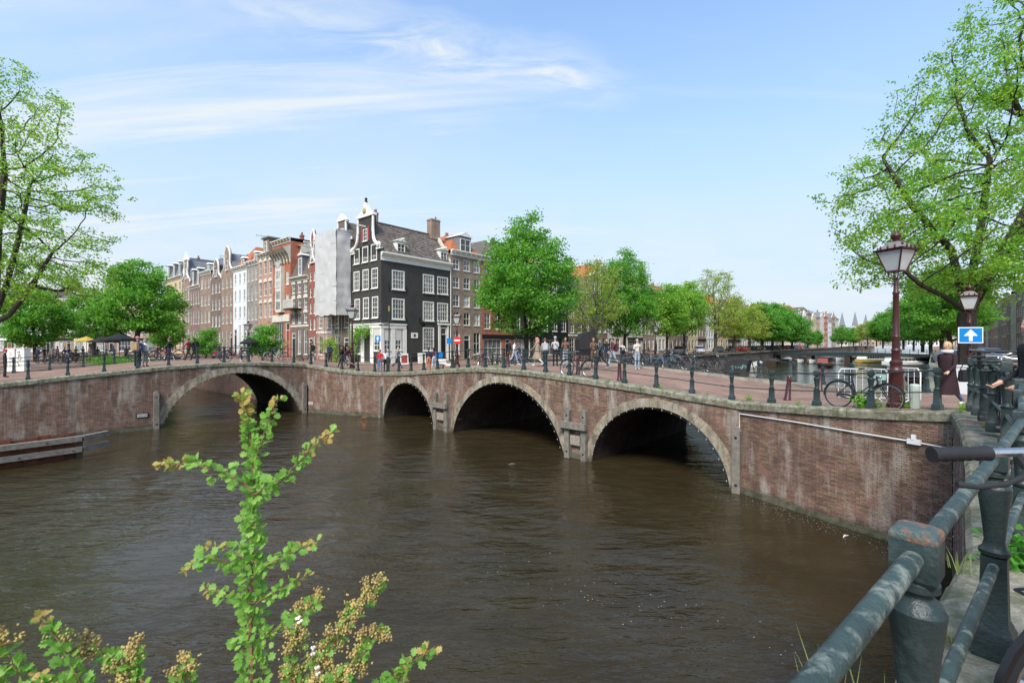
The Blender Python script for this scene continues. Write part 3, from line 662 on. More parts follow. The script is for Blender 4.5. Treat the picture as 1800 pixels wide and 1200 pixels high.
def tiled_slope(parent, p00, p10, p11, p01, mat, tw=.24, th=.3, cap=4000, seed=1):
    """rows of separate tiles over a sloping quad, joined; corners lower-left, lower-right, upper-right, upper-left"""
    p00, p10, p11, p01 = map(Vector, (p00, p10, p11, p01)); L = max((p10 - p00).length, (p11 - p01).length); H = (p01 - p00).length
    nx, nz = int(L / tw), int(H / th); n_ = (p10 - p00).cross(p01 - p00).normalized(); R = random.Random(seed); mb = MB()
    if n_.z < 0: n_ = -n_
    for j in range(nz):
        for i in range(nx):
            a0, a1 = (i + .03) / nx, (i + .97) / nx; b0, b1 = j / nz, (j + 1.12) / nz
            q = lambda s_, t_: p00.lerp(p10, s_).lerp(p01.lerp(p11, s_), t_)
            lift = .05 + R.uniform(-.012, .015); v0, v1, v2, v3 = q(a0, b0) + n_ * lift, q(a1, b0) + n_ * lift, q(a1, min(b1, 1)) + n_ * .012, q(a0, min(b1, 1)) + n_ * .012
            mid0, mid1 = (v0 + v1) / 2 + n_ * .028, (v2 + v3) / 2 + n_ * .02
            mb.add([v0, mid0, v1, v2, mid1, v3, q(a0, b0), q(a1, b0)], [(0, 1, 4, 5), (1, 2, 3, 4), (6, 7, 2, 1, 0)])
    return mb.obj('roof_tiles', mat, parent, fix=False, kind='stuff')
def dormer(parent, x, z, w=1.1, h=1.3, d=1.6, y=.6, roof='ped', R=RND, mat=None, glass=None, cols=2, rows=2):
    mb = MB(); mb.box(-w / 2, .02, 0, w / 2, d, h)
    e = mb.obj('dormer', mat or M_lead, parent, (x, y, z))
    fr = MB(); fw = .1; ww, hh_ = w * .86, h * .86
    for a_ in (-ww / 2, ww / 2 - fw): fr.box(a_, -.06, .05, a_ + fw, .02, hh_)
    fr.box(-ww / 2 + fw, -.06, .05, ww / 2 - fw, .018, .05 + fw); fr.box(-ww / 2 + fw, -.06, hh_ - fw, ww / 2 - fw, .018, hh_)
    for i in range(1, cols): fr.box(-ww / 2 + ww * i / cols - .02, -.05, .05 + fw, -ww / 2 + ww * i / cols + .02, .0, hh_ - fw)
    for j in range(1, rows): fr.box(-ww / 2 + fw, -.048, .05 + (hh_ - .05) * j / rows - .02, ww / 2 - fw, .002, .05 + (hh_ - .05) * j / rows + .02)
    fr.obj('window', M_white, e); MB().add([(-ww / 2, .012, .05), (ww / 2, .012, .05), (ww / 2, .012, hh_), (-ww / 2, .012, hh_)], [(0, 1, 2, 3)]).obj('pane', glass or R.choice([M_glassd, M_glassm]), e)
    t = MB()
    if roof == 'ped':
        t.add([(-w / 2 - .15, -.15, h), (w / 2 + .15, -.15, h), (0, -.15, h + w * .3), (-w / 2 - .15, d, h), (w / 2 + .15, d, h), (0, d, h + w * .3)], [(0, 1, 2), (3, 5, 4), (0, 2, 5, 3), (1, 4, 5, 2), (0, 3, 4, 1)])
    else: t.box(-w / 2 - .12, -.15, h, w / 2 + .12, d, h + .16)
    t.obj('dormer_roof', M_white, e); return e
def hoist(parent, x, z, L=1.1, mat=None):
    mb = MB(); mb.beam((x, .3, z), (x, -L, z), .12, .16); mb.box(x - .02, -L + .12, z - .3, x + .02, -L + .16, z - .08); return mb.obj('hoist_beam', mat or M_white, parent)
def chimney(parent, x, y, z, h=1.4, w=.6, mat=None, pots=2):
    mb = MB(); mb.box(-w / 2, -w / 3, 0, w / 2, w / 3, h); mb.box(-w / 2 - .05, -w / 3 - .05, h - .2, w / 2 + .05, w / 3 + .05, h - .1)
    e = mb.obj('chimney', mat or BR['dred'], parent, (x, y, z)); p_ = MB().lathe([(.09, 0), (.11, .08), (.085, .3), (.1, .38)], 8).mesh('chimney_pot', pm('clay_pot', (.25, .1, .06)))
    for i in range(pots): ob('chimney_pot', p_, e, ((i - (pots - 1) / 2) * w * .45, 0, h))
    return e
def cornice(parent, w, z, hgt=.5, out=.4, mat=None, brackets=0, x0=0.0, y0=0.0):
    pr = [(0, 0), (-.08, 0), (-.08, hgt * .45), (-out * .5, hgt * .6), (-out * .55, hgt * .72), (-out, hgt * .8), (-out, hgt), (.0, hgt), ]
    k = len(pr); mb = MB(); vs = [(x0, y_ + y0, z + q) for y_, q in pr] + [(x0 + w, y_ + y0, z + q) for y_, q in pr]
    mb.add(vs, [(j, (j + 1) % k, (j + 1) % k + k, j + k) for j in range(k)] + [tuple(range(k - 1, -1, -1)), tuple(range(k, 2 * k))])
    c_ = mb.obj('cornice', mat or M_white, parent)
    if brackets:
        b_ = MB().box(-.07, -out * .8, 0, .07, -.09, hgt * .35).mesh('bracket', mat or M_white)
        for i in range(brackets): ob('bracket', b_, c_, (x0 + w * (i + .5) / brackets, y0, z + hgt * .42))
    return c_
def door(parent, x, z, w=1.1, h=2.6, y=.1, mat=None, frame=True):
    mb = MB(); mb.box(-w / 2 + .08, -.03, 0, w / 2 - .08, .04, h * .78)
    for zz_ in (.25, 1.1): mb.box(-w / 2 + .2, -.05, zz_, -.05, -.02, zz_ + .6); mb.box(.05, -.05, zz_, w / 2 - .2, -.02, zz_ + .6)
    d_ = mb.obj('door', mat or M_dgreen, parent, (x, y, z))
    fr = MB(); fr.box(-w / 2 - .06, -.08, 0, -w / 2 + .08, .05, h); fr.box(w / 2 - .08, -.08, 0, w / 2 + .06, .05, h); fr.box(-w / 2 + .08, -.078, h - .12, w / 2 - .08, .05, h); fr.box(-w / 2 + .08, -.06, h * .78, w / 2 - .08, .05, h * .78 + .08)
    fr.obj('door_frame', M_white, d_); MB().add([(-w / 2 + .08, .01, h * .78 + .08), (w / 2 - .08, .01, h * .78 + .08), (w / 2 - .08, .01, h - .12), (-w / 2 + .08, .01, h - .12)], [(0, 1, 2, 3)]).obj('fanlight', M_glassd, d_)
    MB().ball((w / 2 - .2, -.07, 1.05), .035, 8, 6).obj('handle', M_steel, d_); return d_
def house(label, loc, rz, w, H, mat, storeys=4, cols=3, top='cornice', gh=2.6, gz0=3.27, ground='door', roof=None, rh=2.8, depth=9, trim=None, R=None, arch=False, wf=.5,
          hfrac=.66, gf=3.4, glass=None, dorm=0, orn=None, far=False, group=None, cat='house', grid=(2, 3), sillband=None, hb=True, frame=None):
    R = R or random.Random(hash(label) % 1000 if False else int(w * 977 + H * 31)); e = empty('canal_house', (loc[0], loc[1], gz0), rz, label, cat, group); trim = trim or M_white
    hs = []; win = []; sh = (H - gf) / storeys if storeys else 0
    bw = w / cols
    for j in range(storeys):
        z0 = gf + sh * j + sh * .17 * (1 + .0 * j); hh_ = sh * hfrac * (1 - .05 * j)
        for i in range(cols):
            xc = bw * (i + .5); ww = bw * wf; hs.append((xc - ww / 2, z0, xc + ww / 2, z0 + hh_)); win.append((xc, z0, ww, hh_))
    di = R.randrange(cols)
    gwin = []
    for i in range(cols):
        xc = bw * (i + .5)
        if ground == 'shop':
            if i == 0: hs.append((.3, .35, w - .3 - bw, gf * .78)); gwin.append(((.3 + w - .3 - bw) / 2, .35, w - .6 - bw, gf * .78 - .35, 4, 2))
            if i == cols - 1: hs.append((xc - .5, .05, xc + .5, gf * .78))
        elif i == di: hs.append((xc - .5, .25, xc + .5, .25 + gf * .74))
        else: ww = bw * (wf + .06); hs.append((xc - ww / 2, .75, xc + ww / 2, gf * .88)); gwin.append((xc, .75, ww, gf * .88 - .75, *grid))
    if far == 2: hs = []
    facade(e, mat, w, H, [tuple(round(q, 3) for q in h_) for h_ in hs], depth=depth)
    if far:
        mf = MB(); mg = MB(); mo = MB()
        for (x, z0, ww, hh_) in win + [(a_[0], a_[1], a_[2], a_[3]) for a_ in gwin]:
            y_ = .1 if far == 1 else -.03
            for q in (-ww / 2, ww / 2 - .1): mf.box(x + q, y_ - .03, z0, x + q + .1, y_ + .03, z0 + hh_)
            mf.box(x - ww / 2 + .1, y_ - .03, z0, x + ww / 2 - .1, y_ + .028, z0 + .1); mf.box(x - ww / 2 + .1, y_ - .03, z0 + hh_ - .1, x + ww / 2 - .1, y_ + .028, z0 + hh_); mf.box(x - ww / 2 + .1, y_ - .026, z0 + hh_ / 2 - .04, x + ww / 2 - .1, y_ + .02, z0 + hh_ / 2 + .04)
            (mg if R.random() < .55 else mo).add([(x - ww / 2, y_ + .005, z0), (x + ww / 2, y_ + .005, z0), (x + ww / 2, y_ + .005, z0 + hh_), (x - ww / 2, y_ + .005, z0 + hh_)], [(0, 1, 2, 3)])
        f_ = mf.obj('windows', M_white, e, kind='stuff', fix=False)
        if mg.v: mg.obj('panes', M_glassd, f_, fix=False, kind='stuff')
        if mo.v: mo.obj('panes', M_glassl, f_, fix=False, kind='stuff')
        if ground != 'shop': door(e, bw * (di + .5), .25, 1.0, gf * .74)
        else: door(e, bw * (cols - .5), .05, 1.0, gf * .78 - .05)
    else:
        for (x, z0, ww, hh_) in win: window(e, x, z0, ww, hh_, cols=grid[0], rows=grid[1], glass=glass, R=R, frame=frame)
        for (x, z0, ww, hh_, a_, b_) in gwin: window(e, x, z0, ww, hh_, cols=a_, rows=b_, R=R, frame=frame)
        door(e, bw * (di + .5) if ground != 'shop' else bw * (cols - .5), .25 if ground != 'shop' else .05, 1.0, gf * .74 if ground != 'shop' else gf * .78 - .05, mat=R.choice([M_dgreen, M_black, M_redp]))
    if orn == 'bands':
        for j in range(storeys + 1): MB().box(-.0, -.05, gf + sh * j - .06, w, 0, gf + sh * j + .1).obj('stone_band', trim, e)
    if orn == 'arches':
        for (x, z0, ww, hh_) in win:
            pts = [(x - ww / 2 - .14, z0 + hh_)] + [(x - (ww / 2 + .14) * cos(pi * i / 8), z0 + hh_ + (ww / 2 + .1) * sin(pi * i / 8)) for i in range(1, 8)] + [(x + ww / 2 + .14, z0 + hh_)]
            MB().prism(pts, -.06, 0).obj('window_arch', trim, e)
    if ground == 'shop': MB().box(.05, -.14, gf * .8, w - .05, 0, gf * .95).obj('shop_fascia', R.choice([M_black, trim, M_dgreen]), e)
    if ground == 'white' or ground == 'shopwhite': MB().box(0, -.05, gf - .12, w, 0, gf + .12).obj('string_course', trim, e)
    roof = roof or R.choice([M_tile, M_tile, M_otile, M_lead])
    if top == 'cornice':
        cornice(e, w, H - .15, .62, .45, trim, brackets=0 if far else max(3, int(w * 1.2))); roof_gable(e, w, depth, H + .45, rh, roof, y0=.1, hip=2.2)
        for i in range(dorm): dormer(e, w * (i + .5) / dorm, H + .5, R=R, y=.45); 
        if hb and not dorm: pass
    elif top == 'mansard':
        cornice(e, w, H - .15, .55, .45, trim)
        mb = MB(); mb.add([(0, 0, H + .4), (w, 0, H + .4), (w, 1.3, H + .4 + rh), (0, 1.3, H + .4 + rh), (0, depth, H + .4), (w, depth, H + .4), (w, depth, H + .4 + rh), (0, depth, H + .4 + rh)],
            [(0, 1, 2, 3), (4, 7, 6, 5), (0, 3, 7, 4), (1, 5, 6, 2), (3, 2, 6, 7)]); mb.obj('roof', roof, e)
        for i in range(dorm): dormer(e, w * (i + .5) / dorm, H + .55, 1.0, rh * .75, R=R, y=.1)
    else:
        go = gable_outline(top, w, gh); nw = .26 * w if top != 'bell' else .2 * w
        MB().prism([(x, z + H) for x, z in go], 0, .32).obj('gable', mat, e)
        inner = [(x, z + H) for x, z in go]
        if top == 'step': MB().tube([(x, -.02, z) for x, z in inner], .07, 4).obj('gable_trim', trim, e)
        else: MB().tube([(x, .04, z) for x, z in inner], .14, 6).obj('gable_trim', trim, e)
        if top == 'neck':
            MB().prism([(w * .29 - .25, H + gh * .77), (w * .71 + .25, H + gh * .77), (w * .5, H + gh * 1.04)], -.12, .28).obj('pediment', trim, e)
            for sx in (-1, 1):
                mb = MB(); pts = curve_pts((w * .5 + sx * w * .5 * .98, H + .1 * gh), (w * .5 + sx * w * .24, H + .5 * gh), .22 * sx if False else .25 * sx, 6)
                mb.tube([(x, -.03, z) for x, z in pts], [.2, .18, .16, .16, .15, .14, .1], 6); mb.obj('volute', trim, e, smooth=True)
        window(e, w / 2, H + gh * (.12 if top != 'step' else .2), .95, gh * .36, y=-.02, cols=2, rows=2, R=R, glass=M_glassd)
        if hb: hoist(e, w / 2, H + gh * (.64 if top != 'step' else .75))
        roof_gable(e, w, depth, H, gh * .78, roof, y0=.3)
    if not far or R.random() < .5: chimney(e, w * R.choice([.15, .8]), depth * R.uniform(.35, .7), H + rh * .35, h=rh * .65 + 1.0, mat=R.choice([BR['dred'], BR['brown']]))
    return e
# --- corner house: charcoal brick, its two fronts meet at the corner C
C = V2(-.2875 * 46, 46.0)
def on(o, u_, px, py):
    s = px_s(o, u_, px); return s, CAMZ + (HY - py) / F * (o.y + u_.y * s)
z3 = lambda x, y: (540 + x / 3.75, 350 + y / 3.75)
sR = px_s(C, uR, 792); uCL = uL; sL = px_s(C, uCL, 617.5)
GZC = 3.27
ch = empty('corner_house', (C.x, C.y, GZC), 0, 'charcoal brick corner house with white neck gable and white shopfront', 'house')
EH = 14.55 - GZC
# right front: frame with x along uR
azR = atan2(uR.y, uR.x); oL_ = C + uCL * sL; azL = atan2(-uCL.y, -uCL.x)
def rot_into(parent, childs, off, rz):
    for c_ in childs:
        c_.matrix_basis = Matrix.Translation((off[0], off[1], 0)) @ Matrix.Rotation(rz, 4, 'Z') @ c_.matrix_basis
def collect(parent, fn, off, rz):
    before = set(parent.children); fn()
    rot_into(parent, [c_ for c_ in parent.children if c_ not in before], off, rz)
def rectR(x0, y0, x1, y1):
    a_ = on(C, uR, *z3(x0, (y0)))[0]; b_ = on(C, uR, *z3(x1, y1))[0]
    xm, ym0 = z3((x0 + x1) / 2, y0); zt = on(C, uR, xm, ym0)[1] - GZC; zb = on(C, uR, xm, z3(0, y1)[1])[1] - GZC; return a_, zb, b_, zt
def rectL(x0, y0, x1, y1):
    xm = z3((x0 + x1) / 2, 0)[0]; s0, s1 = px_s(C, uCL, z3(x0, 0)[0]), px_s(C, uCL, z3(x1, 0)[0]); zt = on(C, uCL, xm, z3(0, y0)[1])[1] - GZC; zb = on(C, uCL, xm, z3(0, y1)[1])[1] - GZC
    return sL - s0, zb, sL - s1, zt
def right_front():
    ws = [rectR(*r) for r in [(558, 470, 642, 598), (762, 497, 836, 620), (857, 513, 928, 628), (558, 655, 642, 793), (762, 675, 836, 803), (857, 684, 928, 806)]]
    gw = rectR(762, 846, 836, 1000); sh = [rectR(505, 855, 548, 995), rectR(578, 852, 622, 995)]; dr = rectR(878, 842, 918, 1010)
    holes = [tuple(round(q, 3) for q in r) for r in ws + [gw, dr] + sh]
    facade(ch, BR['charcoal'], sR, EH, holes, depth=sL)
    gl = [M_glassl, M_glassl, M_glassd, M_glassm, M_glassl, M_glassm]
    for r, g_ in zip(ws, gl): window(ch, (r[0] + r[2]) / 2, r[1], r[2] - r[0], r[3] - r[1], y=.04, cols=4, rows=4, fw=.13, glass=g_)
    window(ch, (gw[0] + gw[2]) / 2, gw[1], gw[2] - gw[0], gw[3] - gw[1], y=.04, cols=4, rows=6, fw=.12, glass=M_glassm)
    for r in sh: window(ch, (r[0] + r[2]) / 2, r[1], r[2] - r[0], (r[3] - r[1]) * .5, y=.04, cols=2, rows=2, fw=.1, glass=M_glassd); MB().box(r[0], -.02, r[1] + (r[3] - r[1]) * .5, r[2], .1, r[3]).obj('blind_panel', M_cream, ch)
    x1 = rectR(490, 825, 650, 1000)[2]; zt = rectR(490, 828, 650, 1000)[3]
    MB().box(-.06, -.10, zt - .38, x1, -.002, zt - .02).box(-.12, -.16, zt - .02, x1 + .05, -.002, zt + .12).obj('shop_fascia', M_white, ch)
    for q in (0.0, (sh[0][2] + sh[1][0]) / 2, x1 - .2): MB().box(q - (.0 if q == 0 else .22), -.07, .0, q + .28, -.001, zt - .38).obj('pilaster', M_white, ch)
    for r in sh: MB().box(r[0] - .02, -.05, .55, r[2] + .02, -.002, r[1] - .08).obj('wall_panel', M_white, ch)
    MB().box(x1 + .01, -.03, 0, sR - 1.25, -.001, .95).obj('plinth', BR['black'], ch)
    d_ = rectR(868, 830, 926, 1005); fx = MB(); fx.box(d_[0] - .1, -.1, 0, d_[0] + .16, -.001, d_[3]); fx.box(d_[2] - .1, -.1, 0, min(d_[2] + .12, sR), -.001, d_[3]); fx.box(d_[0] - .2, -.16, d_[3], min(d_[2] + .2, sR), -.001, d_[3] + .22); fx.obj('door_surround', M_white, ch)
    door(ch, (dr[0] + dr[2]) / 2, .15, dr[2] - dr[0] - .02, dr[3] - .2, y=.06, mat=M_black)
    pl = rectR(685, 880, 728, 916); MB().box(pl[0], -.06, pl[1], pl[2], -.001, pl[3]).box((pl[0] + pl[2]) / 2 - .12, -.075, pl[1] + .14, (pl[0] + pl[2]) / 2 + .12, -.06, pl[3] - .14, 1).obj('wall_plaque', [M_white, M_black], ch)
    cornice(ch, sR + .1, EH - .75, .85, .42, M_white, x0=-.05)
    gp = MB(); gp.tube([(sR - .06, -.1, .3), (sR - .06, -.1, EH - .8)], .05, 8); gp.obj('drainpipe', M_white, ch)
    for r_, w_ in ((EH * .66, 1), (EH * .36, 1)):
        for q in (.9, 3.1, 5.4, 7.6): MB().box(q - .03, -.05, r_, q + .03, -.001, r_ + .75).obj('wall_anchor', BR['black'], ch)
def left_front():
    ws = [rectL(*r) for r in [(309, 328, 345, 430), (363, 312, 402, 418), (420, 295, 460, 405), (306, 477, 345, 605), (365, 463, 405, 598), (424, 453, 466, 588), (312, 657, 348, 793), (368, 648, 407, 788), (427, 641, 468, 783)]]
    gw = rectL(318, 915, 355, 1020); dr = rectL(378, 915, 416, 1055); sp = rectL(440, 850, 482, 1000)
    facade(ch, BR['charcoal'], sL, EH, [tuple(round(q, 3) for q in r) for r in ws + [gw, dr, sp]], depth=.4)
    for r in ws: window(ch, (r[0] + r[2]) / 2, r[1], r[2] - r[0], r[3] - r[1], y=.04, cols=3, rows=4, fw=.12, glass=M_glassl if r[0] > 3 else M_glassm)
    window(ch, (gw[0] + gw[2]) / 2, gw[1], gw[2] - gw[0], gw[3] - gw[1], y=.04, cols=3, rows=4, fw=.1, glass=M_glassm)
    window(ch, (sp[0] + sp[2]) / 2, sp[1], sp[2] - sp[0], (sp[3] - sp[1]) * .5, y=.04, cols=2, rows=2, fw=.1, glass=M_glassd); MB().box(sp[0], -.02, sp[1] + (sp[3] - sp[1]) * .5, sp[2], .1, sp[3]).obj('blind_panel', M_cream, ch)
    d_ = MB().box(dr[0], .1, .1, dr[2], .16, dr[3]).obj('door', M_black, ch); MB().box(dr[0] + .15, .06, .9, dr[2] - .15, .1, dr[3] - .3).obj('pane', M_glassd, d_)
    MB().box(dr[0] - .2, -.8, 0, dr[2] + .2, -.001, .16).obj('doorstep', M_kerb, ch)
    zt = rectL(300, 828, 470, 1000)[3] ; mb = MB()
    mb.box(-.0, -.10, zt - .38, sL + .10, -.002, zt - .02).box(-.0, -.16, zt - .02, sL + .16, -.002, zt + .12); mb.obj('shop_fascia', M_white, ch)
    for a_, b_ in ((0, gw[0] - .04), (gw[2] + .04, dr[0] - .03), (dr[2] + .03, sp[0] - .04), (sp[2] + .04, sL + .06)): MB().box(a_, -.06, 0, b_, -.001, zt - .38).obj('pilaster', M_white, ch)
    gh = 19.9 - 14.6 + .2; H = EH; w = sL
    n0, n1 = .26 * w, .74 * w
    pts = [(0, H), (0, H + .5), (.1, H + .5)] + curve_pts((.15, H + .55), (n0, H + gh * .42), -.22) + [(n0, H + gh * .74), (n1, H + gh * .74)] + list(reversed([(w - x, z) for x, z in curve_pts((.15, H + .55), (n0, H + gh * .42), -.22)])) + [(w - .1, H + .5), (w, H + .5), (w, H)]
    MB().prism(pts, 0, .35).obj('gable', BR['charcoal'], ch)
    MB().prism([(n0 - .25, H + gh * .74), (n1 + .25, H + gh * .74), (n1 + .18, H + gh * .79)] + curve_pts((n1 - .1, H + gh * .80), (w / 2 + .25, H + gh * .95), .12, 4) + [(w / 2 + .12, H + gh * 1.02), (w / 2 - .12, H + gh * 1.02)] + curve_pts((w / 2 - .25, H + gh * .95), (n0 + .1, H + gh * .80), .12, 4) + [(n0 - .18, H + gh * .79)], -.15, .3).obj('pediment', M_white, ch)
    MB().ball((w / 2, -.17, H + gh * .86), .34, 10, 8, sc=(1, .3, 1)).obj('pediment_ornament', pm('gilt_shield', (.42, .33, .12), .4), ch, smooth=True)
    MB().lathe([(.12, 0), (.2, .1), (.08, .2), (.16, .38), (.02, .55)], 8, (w / 2, .05, H + gh * 1.02)).obj('finial', M_black, ch, smooth=True)
    for sx in (-1, 1):
        q = curve_pts((w / 2 + sx * w * .47, H + .75), (w / 2 + sx * (w * .24 + .1), H + gh * .46), .20 * sx, 8)
        mb = MB().tube([(x, -.04, z) for x, z in q], [.26, .24, .2, .18, .17, .17, .16, .15, .15], 8); mb.tube([(w / 2 + sx * (w * .24 + .06), -.03, H + gh * .44), (w / 2 + sx * (w * .24 + .06), -.03, H + gh * .72)], [.16, .12], 8)
        mb.ball((w / 2 + sx * w * .43, -.05, H + .85), .36, 10, 8, sc=(1, .45, 1)); mb.box(w / 2 + sx * w * .43 - .38, -.12, H + .42, w / 2 + sx * w * .43 + .38, .2, H + .58); mb.obj('volute', M_white, ch, smooth=True)
    gwn = rectL(365, 198, 393, 280); x_, z_ = (gwn[0] + gwn[2]) / 2, gwn[1]
    window(ch, w / 2, z_, .8, gwn[3] - gwn[1], y=-.02, cols=2, rows=3, glass=M_glassd)
    for sx in (-1, 1): mb = MB(); mb.box(w / 2 + sx * .62 - .19, -.07, z_ + .02, w / 2 + sx * .62 + .19, -.02, gwn[3]); [mb.box(w / 2 + sx * .62 - .14, -.09, z_ + .12 + .3 * k, w / 2 + sx * .62 + .14, -.07, z_ + .32 + .3 * k) for k in range(5)]; mb.obj('shutter', M_redp, ch)
    hoist(ch, w / 2, H + gh * .56, 1.0)
    for q in (.45, 1.9, 3.75, 5.2):
        for zz_ in (EH * .36, EH * .66): MB().box(q - .03, -.05, zz_, q + .03, -.001, zz_ + .7).obj('wall_anchor', BR['black'], ch)
collect(ch, right_front, (0, 0), azR)
off = oL_ - C
collect(ch, left_front, (off.x, off.y), azL)
# roof of the corner house: ridge runs back along uR over the middle of the left front
nRoof = uCL; base = [Vector((0, 0, 0)), ]
def w3(p2, z): return Vector((p2.x, p2.y, z))
e0 = uR * .2; e1 = uR * sR; rz_ = 18.25 - GZC; mid = uCL * (sL / 2)
A0, A1, B0, B1 = w3(e0, EH + .1), w3(e1, EH + .1), w3(e0 + mid, rz_), w3(e1 + mid, rz_); D0, D1 = w3(e0 + uCL * sL, EH + .1), w3(e1 + uCL * sL, EH + .1)
MB().add([A0, A1, B1, B0, D0, D1], [(0, 1, 2, 3), (3, 2, 5, 4), (1, 5, 2)]).obj('roof', M_tile, ch)
tiled_slope(ch, A0, A1, B1, B0, M_tile, .3, .3)
rt = MB()
for i in range(30): a_ = i / 30; p_ = B0.lerp(B1, a_); q_ = B0.lerp(B1, (i + .96) / 30); rt.beam(p_ + Vector((0, 0, .08)), q_ + Vector((0, 0, .1)), .24, .12)
rt.obj('ridge_tiles', M_tile, ch, kind='stuff')
MB().add([A1 + Vector((0, 0, -1)), D1 + Vector((0, 0, -1)), D1 + Vector((0, 0, .5)), B1 + Vector((0, 0, .5)), A1 + Vector((0, 0, .5))] + [v_ + w3(uR * .3, 0) for v_ in (A1 + Vector((0, 0, -1)), D1 + Vector((0, 0, -1)), D1 + Vector((0, 0, .5)), B1 + Vector((0, 0, .5)), A1 + Vector((0, 0, .5)))],
    [(0, 1, 2, 3, 4), (9, 8, 7, 6, 5), (4, 3, 8, 9), (3, 2, 7, 8), (0, 4, 9, 5)]).obj('party_wall', M_cream, ch)
def dorms():
    for px_, zo in ((700, 0), (783 - 8, 0)):
        s = px_s(C + uCL * .6, uR, px_ + 2); dormer(ch, s, EH + .35, 1.15, 1.25, 1.9, y=.35, mat=M_white, glass=M_glassd)
        hoist(ch, s, EH + 1.85, .25)
collect(ch, dorms, (0, 0), azR)
cm = chimney(ch, *(uR * (sR - .3) + mid * .95), rz_ - .5, 2.4, 1.3, BR['brown'], 0); cm.rotation_euler = (0, 0, azR)
MB().lathe([(.09, 0), (.11, .1), (.09, .4)], 8, (.3, 0, 2.4)).obj('chimney_pot', BR['dred'], cm)
# lantern on a bracket
lb = rectR(740, 792, 752, 800); 
def lant():
    mb = MB(); x, z = lb[0], lb[1]; mb.box(x - .03, -.04, z - .3, x + .03, 0, z + .35); mb.tube([(x, -.02, z), (x, -.3, z + .12), (x, -.65, z - .05)], .025, 6); mb.sq([(.10, 0), (.2, .42), (.24, .45), (.05, .65)], (x, -.65, z - .72)); mb.obj('wall_lantern', M_black, ch)
collect(ch, lant, (0, 0), azR)
# --- terrace to the left of the corner house: boundaries by column, from the corner outwards
def Lhouse(p0, p1, topy, label, **k):
    s0, s1 = px_s(C, uL, p1), px_s(C, uL, p0); a_ = C + uL * s1; w_ = s1 - s0; dm = C.y + uL.y * (s0 + s1) / 2
    H = Z(topy, dm) - GZC
    return house(label, (a_.x, a_.y), azL, w_, H, k.pop('mat'), gz0=GZC, group='gabled houses along the left canal', **k)
Lhouse(585, 617, 425, 'narrow dark brick house half hidden beside the scaffold sheet', mat=BR['dbrown'], top='neck', gh=3.0, cols=2, hb=False)
Lhouse(556.5, 584.5, 425, 'house behind the white scaffold sheet', mat=BR['pink'], top='cornice', rh=1.0, cols=2, ground='white', hb=False)
hRed = Lhouse(543, 556, 470, 'narrow deep red bell gabled house left of the scaffold sheet', mat=BR['dred'], top='bell', gh=4.6, cols=2, grid=(1, 2))
Lhouse(511, 542.7, 492, 'brown brick house with round arched windows, white balcony and deep cornice', mat=BR['dbrown'], top='mansard', rh=3.4, storeys=3, dorm=1, roof=M_tile, orn='arches', ground='shopwhite', gf=4.3, grid=(2, 2), wf=.5, trim=M_cream)
Lhouse(480, 510.7, 428, 'tall red brick house with pale stone bay under an arcaded top', mat=BR['red'], top='cornice', rh=.4, trim=M_cream, gf=6.2, storeys=3, hfrac=.6, roof=M_lead, ground='shop', depth=14)
Lhouse(454, 479.7, 451, 'pink brick house with pale window arches and stone bands', mat=BR['pink'], top='cornice', rh=2.6, orn='arches', trim=M_cream, storeys=3, gf=5.2, hfrac=.68, dorm=0, roof=M_lead, grid=(2, 2))
Lhouse(434, 453.7, 465, 'slim grey house with cornice, dormer and hoist beam', mat=BR['grey'], top='cornice', rh=2.2, storeys=3, gf=5.0, hfrac=.75, dorm=1, roof=M_lead, grid=(2, 2))
Lhouse(410, 433.7, 474, 'white painted house under a bright orange tiled roof', mat=BR['white'], top='cornice', rh=3.4, storeys=3, gf=5.5, dorm=1, roof=M_otile, wf=.4, grid=(2, 2))
Lhouse(389, 409.7, 481, 'brown house with a tall white edged bell gable', mat=BR['brown'], top='bell', gh=4.3, storeys=3, gf=4.8, grid=(2, 2))
Lhouse(371, 388.7, 491, 'small brown bell gabled house second from the tall bell gable', mat=BR['dbrown'], top='bell', gh=3.3, storeys=3, gf=4.4, grid=(2, 2))
Lhouse(352, 370.7, 482, 'brown brick house with white cornice and one dark dormer', mat=BR['brown'], top='cornice', rh=2.8, storeys=3, gf=5.2, dorm=1, roof=M_lead, grid=(2, 2))
Lhouse(334, 351.7, 506, 'low brown house with two white dormers', mat=BR['purple'], top='mansard', rh=3.8, storeys=2, gf=5.0, dorm=2, roof=M_tile, cols=4, grid=(1, 2))
Lhouse(320, 333.7, 497, 'neck gabled brown house with white scrolls', mat=BR['brown'], top='neck', gh=5.6, storeys=2, gf=5.5, grid=(2, 2))
Lhouse(291, 319.7, 492, 'broad yellow brick building with grey mansard at the end of the terrace', mat=BR['yellow'], top='mansard', rh=3.6, storeys=4, gf=4.0, cols=4, dorm=3, roof=M_lead, grid=(2, 2), trim=M_cream)
# details of some terrace houses
def local(px, py, out=0.0):
    s, z = on(C, uL, px, py); p_ = C + uL * s + V2(-sin(azL), cos(azL)) * -out * -1 * -1; return p_, z
nL = V2(sin(azL), -cos(azL))        # out of the terrace front, towards the canal
def onfront(px, out): s = px_s(C, uL, px); return C + uL * s + nL * out
